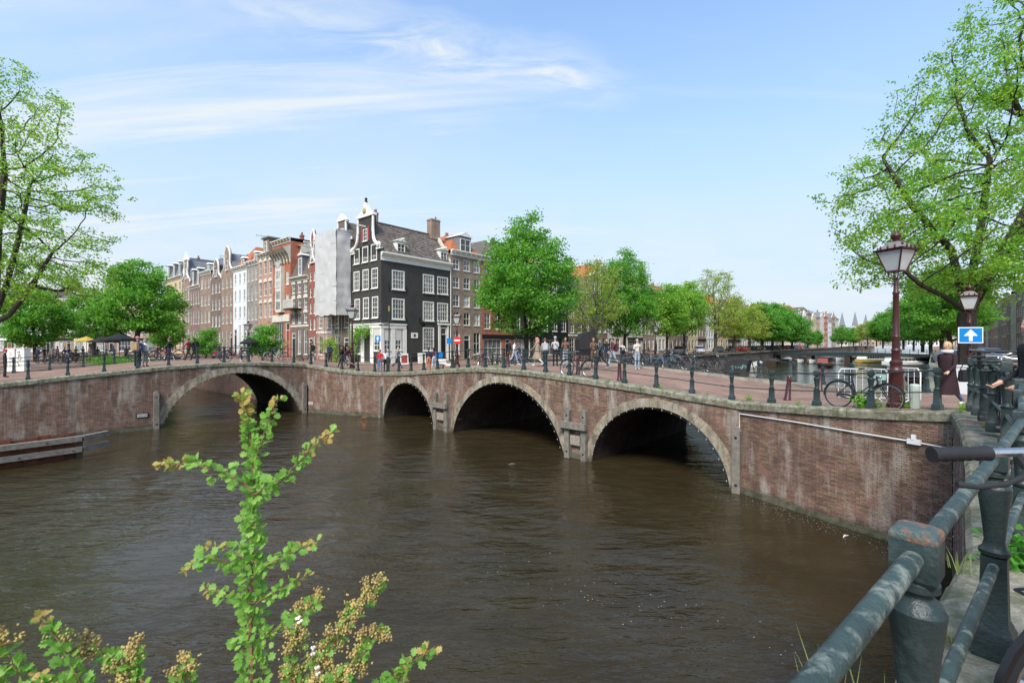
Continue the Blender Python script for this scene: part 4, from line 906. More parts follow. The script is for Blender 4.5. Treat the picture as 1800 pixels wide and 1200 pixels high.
# stone bay and arcade of the tall red house
hR = [o for o in bpy.data.objects if o.get('label', '').startswith('tall red brick')][0]; wR = px_s(C, uL, 480) - px_s(C, uL, 510.7); hh_ = Z(428, 57) - GZC
mb = MB().box(wR * .36, -.5, 6.2, wR * .68, -.001, 6.2 + (hh_ - 6.2) * .72); mb.obj('stone_bay', M_cream, hR)
for i in range(5):
    for j in range(2): MB().box(wR * .40 + (wR * .24) * j / 2 + .05, -.52, 6.6 + i * 1.35, wR * .40 + wR * .24 * (j + 1) / 2 - .03, -.5, 7.6 + i * 1.35).obj('bay_pane', M_glassl, hR)
pts = curve_pts((0, hh_ - 2.6), (-1.0, hh_ - .2), -.15, 5); k = len(pts)
mb = MB(); mb.add([(0, y_, z) for y_, z in pts] + [(wR, y_, z) for y_, z in pts] + [(0, 0, hh_ + .2), (wR, 0, hh_ + .2)], [(i, i + 1, i + 1 + k, i + k) for i in range(k - 1)] + [tuple(range(k)) + (2 * k,), tuple(range(2 * k - 1, k - 1, -1)) + (2 * k + 1,)]); mb.obj('arcaded_cove', M_cream, hR)
for i in range(6):
    x = wR * (i + .5) / 6; mb = MB(); mb.tube([(x, y_ - .03, z) for y_, z in pts[1:-1]], .16, 6); mb.obj('cove_shade_rib', pm('cove_painted_shade', (.17, .14, .1), .9), hR)  # raised dark tubes; their colour paints the shade of the arcade recesses
# tall beige party wall and grey roof behind the brown balcony house
mb = MB(); mb.box(wR + .01, 1.2, hh_ - 9, wR + .4, 14, hh_ + .3); mb.add([(0, .8, hh_ + .2), (wR + .4, .8, hh_ + .2), (wR + .4, 6, hh_ + 2.2), (0, 6, hh_ + 2.2), (0, 14, hh_ + .2), (wR + .4, 14, hh_ + .2)], [(0, 1, 2, 3), (3, 2, 5, 4), (0, 3, 4), (1, 5, 2)]); mb.obj('party_wall', M_cream, hR)
MB().lathe([(.22, 0), (.22, 2.4), (.3, 2.42), (.3, 2.7)], 10, (wR - .2, 8, hh_ + 1.2)).obj('flue', M_black, hR)
hP = [o for o in bpy.data.objects if o.get('label', '').startswith('pink brick house')][0]; wP = px_s(C, uL, 454) - px_s(C, uL, 479.7); hp = Z(451, 61) - GZC
mb = MB().box(wP * .36, -.02, hp, wP * .72, 5, hp + 3.0); g_ = mb.obj('attic_gable', BR['brown'], hP); MB().box(wP * .30, -.25, hp + 3.0, wP * .78, 5.2, hp + 3.2).obj('attic_roof', M_lead, hP); window(hP, wP * .54, hp + .7, .9, 1.9, y=-.06, cols=1, rows=3, glass=M_glassl); hoist(hP, wP * .5, hp + 3.35, 1.3)
hB = [o for o in bpy.data.objects if o.get('label', '').startswith('brown brick house with round')][0]; wB = px_s(C, uL, 511) - px_s(C, uL, 542.7)
b_ = MB().box(wB * .08, -1.1, 6.3, wB * .62, -.001, 6.5).obj('balcony', M_black, hB); mb = MB()
for i in range(17): mb.box(wB * .08 + (wB * .54) * i / 16 - .025, -1.1, 6.5, wB * .08 + wB * .54 * i / 16 + .025, -1.05, 7.45)
mb.box(wB * .08 - .03, -1.13, 7.45, wB * .62 + .03, -1.02, 7.55); mb.obj('balustrade', M_white, b_)
# scaffold wrapped in white sheeting in front of two houses
oo = C + nL * 1.6; p0, p1 = oo + uL * px_s(oo, uL, 556.5), oo + uL * px_s(oo, uL, 597); sc = empty('sheeted_scaffold', (p0.x, p0.y, GZC), azL, 'scaffold wrapped in creased white sheeting in front of a gabled house', 'scaffold')
ws_ = (p1 - p0).length; zt0 = Z(413, p0.y) - GZC; zb0 = Z(556, p0.y) - GZC; R = random.Random(5)
def sheet(x0, x1, y0, y1, z0, z1, nx=16, nz=36):
    mb = MB(); vs = []
    import mathutils.noise as mn
    for j in range(nz + 1):
        for i in range(nx + 1):
            t = i / nx; z = z0 + (z1 - z0) * j / nz; x = x0 + (x1 - x0) * t; y = y0 + (y1 - y0) * t
            n1 = mn.noise(Vector((x * 1.3 + y, z * .45, 3.1))) * .06 + mn.noise(Vector((x * 3.5 + y * 3, z * 1.2, 7.1))) * .04 + abs(mn.noise(Vector((x * 1.1, z * .9 + x * .7, 2.2)))) * -.10
            if y0 == y1: y += n1 - .05; z += (0.2 * mn.noise(Vector((x, 0, 0))) if j in (0, nz) else 0)
            else: x += n1
            vs.append((x, y, z))
    mb.add(vs, [(j * (nx + 1) + i, j * (nx + 1) + i + 1, (j + 1) * (nx + 1) + i + 1, (j + 1) * (nx + 1) + i) for j in range(nz) for i in range(nx)]); return mb
M_sheet = pm('white_scaffold_sheet', (.52, .51, .48), .6, .08, 1.2, .3, 4, tint=(.36, .35, .32), tamt=.5, tscale=.8)
wfr = ws_ * .93
sheet(0, wfr, -.12, -.12, zb0, zt0).obj('sheet', M_sheet, sc, smooth=True); sheet(wfr, wfr, -.12, 1.5, zb0, zt0, 8, 36).obj('sheet', M_sheet, sc, smooth=True); sheet(0, 0, 1.5, -.12, zb0, zt0, 8, 36).obj('sheet', M_sheet, sc, smooth=True)
MB().add([(0, 0, zt0 - .1), (wfr, 0, zt0 - .1), (wfr, 1.5, zt0 - .1), (0, 1.5, zt0 - .1)], [(0, 1, 2, 3)]).obj('top_boards', M_timber, sc)
for j in range(1, 6):
    MB().tube([(-.05, -.17, zb0 + (zt0 - zb0) * j / 6), (wfr + .05, -.17, zb0 + (zt0 - zb0) * j / 6)], .02, 5).obj('tie_bar', M_steel, sc)
for i in range(4):
    for y_ in (0.1, 1.3): MB().tube([(.1 + (wfr - .2) * i / 3, y_, 0), (.1 + (wfr - .2) * i / 3, y_, zt0 - .2)], .03, 6).obj('scaffold_pole', M_steel, sc)
for z_ in (2.1, 3.0, 4.1, 5.0): MB().tube([(-.1, .1, z_), (wfr + .1, .1, z_)], .028, 6).obj('ledger', M_steel, sc)
for i in range(3): MB().tube([(.1 + (wfr - .2) * i / 3, .08, .2), (.1 + (wfr - .2) * (i + 1) / 3, .08, 2.0)], .022, 6).obj('brace', M_steel, sc); MB().tube([(.1 + (wfr - .2) * i / 3, .08, 4.1), (.1 + (wfr - .2) * (i + 1) / 3, .08, 2.1)], .022, 6).obj('brace', M_steel, sc)
MB().box(0, .05, 2.0, wfr, 1.4, 2.06).obj('deck_boards', M_timber, sc)
# --- fronts along the right canal
def Rhouse(s0, w_, H, label, **k):
    a_ = C + uR * s0; return house(label, (a_.x, a_.y), azR, w_, H, k.pop('mat'), gz0=GZC, group='canal houses along the parked cars', **k)
s1 = px_s(C, uR, 847); dm = C.y + uR.y * (sR + s1) / 2
r1 = Rhouse(sR + .02, s1 - sR - .04, Z(436, C.y + uR.y * sR) - GZC - .6, 'brown brick house with orange roof and big white dormer right of the corner house', mat=BR['brown'], top='cornice', rh=2.6, storeys=4, dorm=0, roof=M_otile, gf=3.9, grid=(2, 2), hfrac=.70, wf=.62)
dormer(r1, (s1 - sR) * .5, Z(436, C.y + uR.y * sR) - GZC - .1, 2.0, 1.9, 2.5, y=.3, mat=M_lead, glass=M_glassd)
names = ['second', 'third', 'fourth', 'fifth', 'sixth', 'seventh', 'eighth', 'ninth', 'tenth', 'eleventh', 'twelfth', 'thirteenth', 'fourteenth', 'fifteenth', 'sixteenth', 'seventeenth', 'eighteenth', 'nineteenth', 'twentieth']
def ordn(i):
    if i < len(names) : return names[i]
    t = i + 2; a_, b_ = divmod(t, 10); T = {2: 'twenty', 3: 'thirty', 4: 'forty', 5: 'fifty'}; U = ['', 'first', 'second', 'third', 'fourth', 'fifth', 'sixth', 'seventh', 'eighth', 'ninth']
    return (T[a_] + '-' + U[b_]) if b_ else {20: 'twentieth', 30: 'thirtieth', 40: 'fortieth', 50: 'fiftieth'}[t]
Rr = random.Random(21); s = s1; i = 0
mats_ = ['red', 'charcoal', 'black', 'white', 'brown', 'cream', 'pink', 'dbrown', 'brown', 'grey', 'purple', 'yellow', 'brown', 'white', 'cream', 'dbrown']
tops_ = ['cornice', 'cornice', 'cornice', 'neck', 'cornice', 'bell', 'spout', 'cornice', 'mansard', 'cornice', 'neck', 'bell']
words = {'red': 'orange red brick', 'charcoal': 'charcoal', 'black': 'black painted', 'white': 'white painted', 'brown': 'brown brick', 'cream': 'cream plastered', 'pink': 'pink brick', 'dbrown': 'dark brown brick', 'grey': 'grey brown brick', 'purple': 'purple brown brick', 'yellow': 'yellow brick'}
while s < 200:
    w_ = Rr.uniform(5.6, 7.6) * (1 if s < 120 else 1.25); mk = mats_[i % len(mats_)] if i < 3 else Rr.choice(mats_[3:]); tp = 'cornice' if i < 3 else Rr.choice(tops_); H = Rr.uniform(10.6, 13.5) if i < 3 else Rr.uniform(10.0, 13.8)
    if 62 < s < 72: tp, ro = 'mansard', M_otile
    else: ro = None
    Rhouse(s + .02, w_ - .04, H, f'{words[mk]} house with {dict(cornice="white cornice", neck="neck gable", bell="bell gable", spout="spout gable", mansard="mansard roof")[tp]}, {ordn(i)} to the right of the corner house', mat=BR[mk], top=tp, gh=3.2,
           storeys=3, R=random.Random(100 + i), roof=ro, ground='shop' if i < 3 else Rr.choice(['door', 'door', 'shop', 'white']), far=0 if s < 70 else (1 if s < 170 else 2), dorm=Rr.choice([0, 1, 1]), wf=.56, depth=12)
    s += w_; i += 1
Rr = random.Random(55)
for i in range(13):
    w_ = 7.0; mk = Rr.choice(['brown', 'cream', 'pink', 'white', 'dbrown', 'grey'])
    house(f'far {words[mk]} house closing the right canal, {("first", *names)[i]} from the left', (238 + i * w_, 345 - i * 2), -.28, w_ - .05, Rr.uniform(11, 14), BR[mk], storeys=4, top=['cornice', 'bell', 'neck'][i % 3], gh=3, R=random.Random(1200 + i), far=1, group='far houses closing the right canal', wf=.56, depth=10)
# the bend of the canal beyond the parked cars: taller pale fronts
q_ = Vector((125, 203)); d_ = (Vector((180, 250)) - q_).normalized(); Rr = random.Random(77)
for i in range(11):
    w_ = 6.4; a_ = q_ + d_ * (w_ * i); mk = ['cream', 'pink', 'white', 'brown', 'yellow', 'pink', 'cream', 'red', 'white', 'brown', 'cream'][i]
    house(f'tall {words[mk]} house at the canal bend, {("first", *names)[i]} from the left', (a_.x, a_.y), atan2(d_.y, d_.x), w_ - .05, Rr.uniform(13, 17), BR[mk], storeys=4, top=['cornice', 'neck', 'bell', 'cornice', 'spout'][i % 5], gh=3.4, R=random.Random(900 + i), far=1, group='tall houses at the canal bend', wf=.56, depth=10)
# --- right bank row (seen at the right edge) and the row closing the left canal
azE = atan2(-uE.y, -uE.x); EB = V2(96, 90)
Rr = random.Random(31); s = -46; i = 0
while s < 130:
    w_ = Rr.uniform(6, 7.8); a_ = EB + uE * (s + w_); mk = Rr.choice(['grey', 'brown', 'dbrown', 'pink', 'brown', 'cream'])
    house(f'{words[mk]} house on the right bank, {("first", *names)[i] if i < 20 else ordn(i - 1)} from the right edge of the row', (a_.x, a_.y), azE, w_ - .04, Rr.uniform(9.3, 11.0), BR[mk], storeys=3, top='cornice', R=random.Random(300 + i), gz0=3.2, far=0 if s < -20 else 1,
          group='houses on the right bank', rh=1.5, wf=.6, orn='bands' if i % 2 else None, depth=12)
    s += w_; i += 1
Rr = random.Random(41); spec = [(-62, -20, 'brown', 515), (-20, 24, 'charcoal', 540), (24, 58, 'cream', 530), (58, 93.5, 'charcoal', 522), (94, 130, 'brown', 529), (130, 168, 'cream', 525), (168, 205, 'dbrown', 532), (205, 246, 'pink', 520), (246, 291, 'pink', 528)]
for i, (a_, b_, mk, ty) in enumerate(spec):
    D = 110; x0 = (a_ - 900) / F * D; w_ = (b_ - a_) / F * D
    house(f'{words[mk]} house with white ground floor closing the left canal, {("first", *names)[i]} from the left', (x0, D), 0, w_ - .04, Z(ty, D) - 3.2, BR[mk], storeys=3, cols=2 if w_ < 5.5 else 3, top='cornice', R=random.Random(500 + i), gz0=3.2, group='houses closing the left canal', rh=1.6, gf=3.6, wf=.62, ground='shop', glass=M_glassl, grid=(2, 2), trim=M_white)
# --- twin-spired church far off over the right canal
D = 430; chh = empty('church', (*P(1508, D), 3.2), -.6, 'far off church with slate spires above the canal trees', 'church')
for q, hgt, w_ in ((-12, 20.5, 5.5), (-2, 20.5, 5.5), (6, 18.0, 6.0)):
    MB().box(q - w_ / 2, 0, 0, q + w_ / 2, w_, hgt - 5).obj('tower', BR['pink'], chh)
    t_ = MB(); 
    for sx in (0, 1, 2, 3): pass
    t_.add([(q - w_ / 2 - .3, -.3, hgt - 5), (q + w_ / 2 + .3, -.3, hgt - 5), (q + w_ / 2 + .3, w_ + .3, hgt - 5), (q - w_ / 2 - .3, w_ + .3, hgt - 5), (q, w_ / 2, hgt + 12)], [(0, 1, 4), (1, 2, 4), (2, 3, 4), (3, 0, 4), (3, 2, 1, 0)]); t_.obj('spire', M_lead, chh)
MB().box(-14, 2, 0, 12, 40, 13).obj('nave', BR['pink'], chh)
# ---------------------------------------------------------------- trees
M_bark = pm('dark_elm_bark', (.045, .035, .027), .95, .3, 6, .8, 18, tint=(.09, .085, .06), tamt=.5, tscale=3)
M_bark2 = pm('grey_green_bark', (.10, .09, .06), .95, .3, 6, .8, 18, tint=(.14, .15, .07), tamt=.6, tscale=3)
L_green = leafmat('fresh_green_leaves', (.09, .26, .028), (.25, .50, .06), .5)
L_deep = leafmat('deep_green_leaves', (.05, .20, .028), (.14, .38, .045), .45)
L_lime = leafmat('lime_green_leaves', (.20, .37, .04), (.40, .56, .09), .5)
L_yel = leafmat('yellow_green_leaves', (.26, .30, .04), (.38, .40, .08), .45)
from mathutils.noise import noise as mnoise
def grow(R, trunk_h, env, n_attr=900, step=.5, infl=3.5, kill=.8, iters=90, lean=(0, 0), limbs=None):
    """space colonisation; env(x,y,z) -> inside crown; returns nodes, parents"""
    bb = env(None); pts = []
    while len(pts) < n_attr:
        p = Vector((R.uniform(bb[0], bb[1]), R.uniform(bb[2], bb[3]), R.uniform(bb[4], bb[5])))
        if env(p): pts.append(p)
    nodes = [Vector((0, 0, 0))]; par = [-1]
    k = int(trunk_h / step)
    for i in range(k): nodes.append(Vector((lean[0] * (i + 1) / k + R.uniform(-.03, .03), lean[1] * (i + 1) / k + R.uniform(-.03, .03), trunk_h * (i + 1) / k))); par.append(len(nodes) - 2)
    for lb in (limbs or []):                      # hand-placed main limbs: lists of points
        prev = k
        for q in lb:
            a_ = nodes[prev]; q = Vector(q); m_ = max(1, int((q - a_).length / step)); st = a_.copy()
            for j in range(m_): nodes.append(st.lerp(q, (j + 1) / m_)); par.append(prev); prev = len(nodes) - 1
    act = pts
    for it in range(iters):
        kd = kdtree.KDTree(len(nodes)); [kd.insert(p, i) for i, p in enumerate(nodes)]; kd.balance(); dirs = {}; keep = []
        for a_ in act:
            co, i, d = kd.find(a_)
            if d < kill: continue
            keep.append(a_)
            if d < infl + (12 if it < 14 else 0): dirs.setdefault(i, []).append((a_ - co) / d)
        act = keep
        if not dirs or not act: break
        for i, ds in dirs.items():
            v_ = Vector((0, 0, 0)); [v_.__iadd__(d_) for d_ in ds]
            if v_.length < 1e-3: continue
            v_ = v_.normalized() + Vector((R.gauss(0, .12), R.gauss(0, .12), R.gauss(0, .1) + .04)); q = nodes[i] + v_.normalized() * step
            nodes.append(q); par.append(i)
    return nodes, par
def tree_meshes(name, seed, trunk_h, env, r0=.35, leaf=.12, nleaf=12000, bark=None, lm=None, lm2=None, n_attr=900, step=.5, kill=.8, infl=3.5, spread=.35, lean=(0, 0), limbs=None, tipr=.012, nside=6, flat=.5, cover=0.35, expo=2.3):
    R = random.Random(seed); nodes, par = grow(R, trunk_h, env, n_attr, step, infl, kill, lean=lean, limbs=limbs)
    n = len(nodes); ch = [[] for _ in range(n)]
    for i, p in enumerate(par):
        if p >= 0: ch[p].append(i)
    rad = [0.0] * n
    for i in range(n - 1, -1, -1):
        rad[i] = tipr if not ch[i] else sum(rad[c_] ** expo for c_ in ch[i]) ** (1 / expo)
    sc_ = r0 / rad[0]; rad = [max(tipr * .5, r_ * (sc_ if r_ > tipr * 3 else 1 + (sc_ - 1) * (r_ / (tipr * 3)))) for r_ in rad]
    mb = MB(); done = set()
    for i in range(n):
        if i == 0 or (par[i] >= 0 and len(ch[par[i]]) > 1):
            start = par[i] if par[i] >= 0 else i; chain = [start] if start != i else []; j = i
            while True:
                chain.append(j)
                if not ch[j]: break
                # continue along the thickest child
                nxt = max(ch[j], key=lambda c_: rad[c_]); 
                if len(ch[j]) > 1: chain_end = True; 
                if len(ch[j]) > 1: break
                j = nxt
            if len(chain) > 1:
                rr = [rad[q] for q in chain]; rr[0] = min(rr[0], rr[1] * 1.25) if start != i else rr[0]
                mb.tube([nodes[q] for q in chain], rr, nside if rr[0] > .03 else 4 if rr[0] > .015 else 3, cap=False)
    # root flare
    tm = mb.mesh(name + '_trunk', bark or M_bark, True, fix=False)
    tips = [i for i in range(n) if rad[i] < tipr * 2.6 and nodes[i].z > trunk_h * .6]
    np_r = np.random.RandomState(seed); N = nleaf; T = np.array([nodes[i][:] for i in tips]); idx = np_r.randint(0, len(T), N)
    # leaves come in little sprays: a spray centre, then leaves about it
    per = 10; ns = N // per; cidx = np_r.randint(0, len(T), ns); cen = T[cidx] + np_r.normal(0, spread, (ns, 3)) * np.array([1, 1, .6]); cen = np.repeat(cen, per, 0); N = len(cen)
    pos = cen + np_r.normal(0, leaf * 1.1, (N, 3)) * np.array([1, 1, .55])
    a_ = np_r.rand(N) * 2 * np.pi; tl = np_r.normal(0, flat, N); d1 = np.stack([np.cos(a_) * np.cos(tl), np.sin(a_) * np.cos(tl), np.sin(tl) - .25], 1)
    nr = np_r.normal(0, 1, (N, 3)) * np.array([1, 1, .8]) + np.array([0, 0, .8]); d2 = np.cross(d1, nr); d2 /= np.linalg.norm(d2, axis=1)[:, None] + 1e-6; L = leaf * (.6 + .7 * np_r.rand(N))[:, None]
    d1 = d1 * L; d2 = d2 * L * .36
    V = np.stack([pos, pos + d1 * .45 + d2, pos + d1, pos + d1 * .45 - d2], 1).reshape(-1, 3).astype(np.float32)
    me = bpy.data.meshes.new(name + '_crown'); me.vertices.add(len(V)); me.vertices.foreach_set('co', V.ravel()); me.loops.add(N * 4); me.loops.foreach_set('vertex_index', np.arange(N * 4, dtype=np.int32))
    me.polygons.add(N); me.polygons.foreach_set('loop_start', np.arange(0, N * 4, 4, dtype=np.int32)); me.polygons.foreach_set('loop_total', np.full(N, 4, dtype=np.int32))
    me.materials.append(lm or L_green); mi = np.zeros(N, np.int32)
    if lm2: me.materials.append(lm2); mi[np.repeat(np_r.rand(ns) < .4, per)] = 1
    me.polygons.foreach_set('material_index', mi); me.update(calc_edges=True)
    return tm, me
def ell(*es):
    """union of ellipsoids (cx,cy,cz,rx,ry,rz), hollow towards the middle"""
    def f(p):
        if p is None:
            return (min(e[0] - e[3] for e in es), max(e[0] + e[3] for e in es), min(e[1] - e[4] for e in es), max(e[1] + e[4] for e in es), min(e[2] - e[5] for e in es), max(e[2] + e[5] for e in es))
        wob = .92 + .75 * mnoise(p * .38 + Vector((es[0][2] * 3, es[0][3] * 5, 1.7)))
        return any(((p.x - e[0]) / e[3]) ** 2 + ((p.y - e[1]) / e[4]) ** 2 + ((p.z - e[2]) / e[5]) ** 2 < wob for e in es)
    return f
def put_tree(name, ms, x, y, z=None, rz=0, sc=1, label=None, group=None, cat='tree', szz=None):
    z = gz((x, y)) if z is None else z
    e = empty(name, (x, y, z - .05), rz, label, cat, group); e.scale = (sc, sc, szz or sc)
    ob('trunk', ms[0], e); ob('crown', ms[1], e); return e
# big elm on the right bank
tx, ty = P(1690, 24)
rt_env = ell((0, 0, 8.3, 7.9, 5.5, 4.2), (2.2, .5, 12.5, 6.6, 5, 5.0), (4.0, 1, 17, 4.2, 4, 5.0), (-3.5, 0, 9.5, 4.6, 4, 3.6))
ms = tree_meshes('elm_right', 3, 3.9, rt_env, r0=.40, leaf=.15, nleaf=60000, n_attr=1900, step=.42, kill=.62, infl=2.6, spread=.30, lm=L_green, lm2=L_lime, tipr=.011, nside=8,
     limbs=[[(.2, 0, 5.5), (1.0, .2, 8.5), (1.6, .3, 12)], [(-1.2, -.1, 4.6), (-3.0, -.4, 5.3), (-4.6, -.6, 6.4)], [(.9, .2, 5.4), (2.6, .4, 7.0), (4.6, .6, 8.8)], [(-.5, .4, 7.2), (-2.6, .6, 9.6), (-4.2, .6, 12.0)], [(1.2, -.3, 6.2), (2.8, -.8, 9.5), (3.8, -.6, 13)]])
put_tree('elm_tree', ms, tx + .3, ty, 3.1, 0, .94, szz=1.02, label='huge spreading green elm with dark trunk behind the second street lamp')
# big sparse tree at the left edge
tx, ty = P(-8, 34)
lt_env = ell((1.2, 0, 11.8, 7.2, 5, 6.8), (0, 0, 17.5, 5.2, 4, 4.2), (3, 0, 8.2, 6, 4, 3.2), (-3, 0, 8, 7, 5, 5), (4.6, 0, 6.6, 4.4, 3, 2.3))
ms = tree_meshes('plane_left', 8, 3.2, lt_env, r0=.38, leaf=.165, nleaf=40000, n_attr=1500, step=.5, kill=.75, infl=3, spread=.32, lm=L_lime, lm2=L_green, tipr=.013, nside=8,
     limbs=[[(.3, 0, 6), (.5, 0, 10), (.8, .2, 14)], [(1.6, -.2, 3.9), (3.0, -.2, 5.6), (4.8, -.2, 8.2)], [(.9, .2, 6.0), (1.8, .3, 9.5), (2.6, .3, 13)], [(-1.5, 0, 5), (-3, 0, 9)]])
put_tree('elm_tree', ms, tx - .3, ty, 3.3, 0, 1.0, szz=1.09, label='tall half bare lime green tree at the left edge with a low curved limb')
# middle left tree and companions
envA = ell((0, 0, 7.6, 4.6, 4.4, 4.8), (-.6, 0, 10.5, 3, 3, 2.8), (.8, .5, 5.2, 4.6, 4, 2.2))
TA_ = tree_meshes('lime_tree_a', 11, 2.6, envA, r0=.30, leaf=.26, nleaf=26000, n_attr=620, step=.55, kill=.9, spread=.42, lm=L_green, lm2=L_deep, tipr=.016)
envB = ell((0, 0, 7.2, 5.6, 5.6, 4.4), (0, 0, 11, 4.0, 4, 4.2), (.4, 0, 14, 2.2, 2.2, 2.4), (-2.6, 0, 8.5, 3.6, 3.6, 3.2), (2.8, 0, 9.4, 3.0, 3, 3.0))
TB_ = tree_meshes('lime_tree_b', 12, 3.2, envB, r0=.27, leaf=.26, nleaf=36000, n_attr=800, step=.55, kill=.85, spread=.45, lm=L_green, lm2=L_deep, tipr=.015, bark=M_bark)
envC = ell((0, 0, 9.5, 5.0, 5.0, 6.5), (0, 0, 14, 3.6, 3.6, 2.6))
TC_ = tree_meshes('pollard_elm', 13, 3.0, envC, r0=.36, leaf=.24, nleaf=9500, n_attr=900, step=.55, kill=.8, spread=.4, lm=L_yel, lm2=L_lime, tipr=.02, bark=M_bark2)
envD = ell((0, 0, 6.6, 2.9, 2.9, 4.3))
TD_ = tree_meshes('young_lime', 14, 2.6, envD, r0=.14, leaf=.24, nleaf=12000, n_attr=330, step=.5, kill=.8, spread=.38, lm=L_green, lm2=L_lime, tipr=.013)
envE = ell((0, 0, 8, 4.6, 4.6, 5.2), (1.5, 0, 6, 4.2, 4, 3.0))
TE_ = tree_meshes('yellow_elm', 15, 2.8, envE, r0=.3, leaf=.27, nleaf=15000, n_attr=560, step=.6, kill=.95, spread=.45, lm=L_yel, lm2=L_lime, tipr=.018, bark=M_bark2)
TF_ = tree_meshes('dense_dark_tree', 16, 2.4, ell((0, 0, 6.4, 4.2, 4.2, 4.3), (0, 0, 9, 2.8, 2.8, 2.6)), r0=.25, leaf=.3, nleaf=18000, n_attr=420, step=.6, kill=1.0, spread=.5, lm=L_deep, lm2=L_green, tipr=.018)
TS_ = tree_meshes('shrub_form', 17, .5, ell((0, 0, 1.9, 1.25, 1.25, 1.8)), r0=.06, leaf=.16, nleaf=6000, n_attr=120, step=.3, kill=.5, spread=.28, lm=L_deep, lm2=L_green, tipr=.012)
put_tree('lime_tree', TA_, *P(240, 58), 3.27, 0, 1.05, 'full green tree on the far left quay above the walkers with rucksacks', szz=1.0)
put_tree('lime_tree', TF_, *P(293, 74), 3.27, 1, .62, 'small dark green tree left of the yellow brick building')
put_tree('lime_tree', TA_, *P(165, 72), 3.27, 2, .85, 'low wide green tree between the two big left hand trees')
put_tree('lime_tree', TF_, *P(62, 52), 3.27, 1.5, .78, 'dark green tree behind the trunk at the left edge')
put_tree('shrub', TS_, *P(362, 58), 3.27, 0, 1.25, 'light green shrub before the terrace left of the round bistro table', cat='shrub')
put_tree('shrub', TS_, *P(461, 52), 3.27, 1, 1.35, 'dark green bush in front of the tall red house', cat='shrub')
def bank(px, off=1.4):
    k = (px - 900) / F; nn = V2(-uR.y, uR.x) * off; o = F1f + nn; s = (k * o.y - o.x) / (uR.x - k * uR.y); return o + uR * s
TL = [(925, TB_, .95, 0, 'broad bright green tree in front of the black shopfront', .98), (1047, TC_, .72, 1, 'thin half bare tree between the two broad green trees', .80), (1098, TB_, .82, 2, 'tall green tree behind the man taking a photo', 1.0), (1172, TD_, 1.25, 0, 'slender green street tree left of the pair of tall ones', 1.12),
      (1203, TD_, 1.35, 2, 'slender green street tree beside the sparse elm', 1.25), (1258, TC_, 1.05, 3, 'large half bare yellow green elm above the cargo bike', 1.08), (1290, TE_, 1.0, 0, 'bright yellow leaved tree right of the half bare elm', .95), (1318, TE_, 1.0, 2, 'second yellow leaved tree along the parked cars', .95),
      (1340, TF_, 1.3, 0, 'dense deep green tree after the yellow ones', 1.2), (1358, TF_, 1.4, 2, 'dense deep green tree further along the parked cars', 1.25), (1376, TF_, 1.45, 1, 'deep green tree at the far end of the parked cars', 1.25), (1392, TF_, 1.35, 3, 'deep green tree before the distant pale houses', 1.1),
      (1420, TF_, .75, 3, 'small dark tree by the distant boats', .7), (1437, TF_, .6, 2, 'small round tree by the distant white boats', .7), (1479, TB_, .7, 1, 'lone green tree in front of the church spires', .62)]
for px, ms, sc_, rz_, lab, sz_ in TL:
    p_ = bank(px, 1.4 if px != 1098 else 2.2) if px != 1479 else V2(*P(1479, 190)); put_tree('street_tree', ms, p_.x, p_.y, 3.27, rz_, sc_, lab, 'trees along the parked cars', szz=sz_)
for px, d, ms, sc_, lab in [(1500, 300, TF_, 1.1, 'distant green tree left of the pale one under the spires'), (1541, 290, TE_, 1.3, 'distant lime green tree right of the spires'), (1570, 240, TF_, 1.4, 'green tree far down the right bank, left of the tall lamp'), (1606, 128, TB_, 1.0, 'tall green tree directly behind the tall lamp pole'), (1636, 90, TF_, 1.2, 'green tree between the tall lamp and the woman'), (1525, 260, TE_, 1.15, 'pale yellow green tree below the church spires'), (1552, 200, TF_, 1.35, 'green tree at the far end of the right bank'), (1588, 150, TF_, 1.45, 'green tree on the right bank left of the tall lamp'), (1622, 110, TF_, 1.4, 'dark green tree on the right bank behind the tall lamp'), (1650, 76, TF_, 1.3, 'dense green tree behind the blonde woman'), (1664, 58, TA_, .95, 'green tree just beyond the huge elm')]:
    x, y = P(px, d) if px < 1640 else P(px + 6, d); put_tree('street_tree', ms, x, y, 3.2, d, sc_, lab, 'trees on the right bank')
# climbing wisteria on the corner of the corner house
R = random.Random(77)
def vine(name, pts, n, lm_, label, cat, leaf=.16, spread=.35, z0=0):
    mb = MB().tube([p_[:3] for p_ in pts], .05, 6); e = empty(name, pts[0][:3], 0, label, cat); o = Vector(pts[0][:3])
    mb = MB().tube([Vector(p_[:3]) - o for p_ in pts], .05, 6); mb.obj('stem', M_bark, e, smooth=True); lb = MB()
    for i in range(n):
        t = R.random() * (len(pts) - 1); k = int(t); a_, b_ = pts[k], pts[min(k + 1, len(pts) - 1)]; q = Vector(a_[:3]).lerp(Vector(b_[:3]), t - k) - o; s_ = (a_[3] if len(a_) > 3 else spread)
        q += Vector((R.gauss(0, s_), R.gauss(0, s_), R.gauss(0, s_ * .8))); v_ = Vector((R.gauss(0, 1), R.gauss(0, 1), R.gauss(-.3, .6))).normalized() * leaf * R.uniform(.6, 1.2); w_ = v_.cross(Vector((R.gauss(0, 1), R.gauss(0, 1), 1))).normalized() * leaf * .35
        lb.add([q, q + v_ * .5 + w_, q + v_, q + v_ * .5 - w_], [(0, 1, 2, 3)])
    lb.obj('foliage', lm_, e, fix=False); return e
def hp(px, out, z): p_ = onfront(px, out); return (p_.x, p_.y, z)
vine('wisteria', [(*hp(626, .5, 3.3), .15), (*hp(628, .5, 5.0), .2), (*hp(634, .6, 6.3), .45), (*hp(644, .6, 6.6), .45), (*hp(652, .5, 6.7), .35)], 1900, L_green, 'green climber spreading over the shopfront of the charcoal corner house', 'climber')
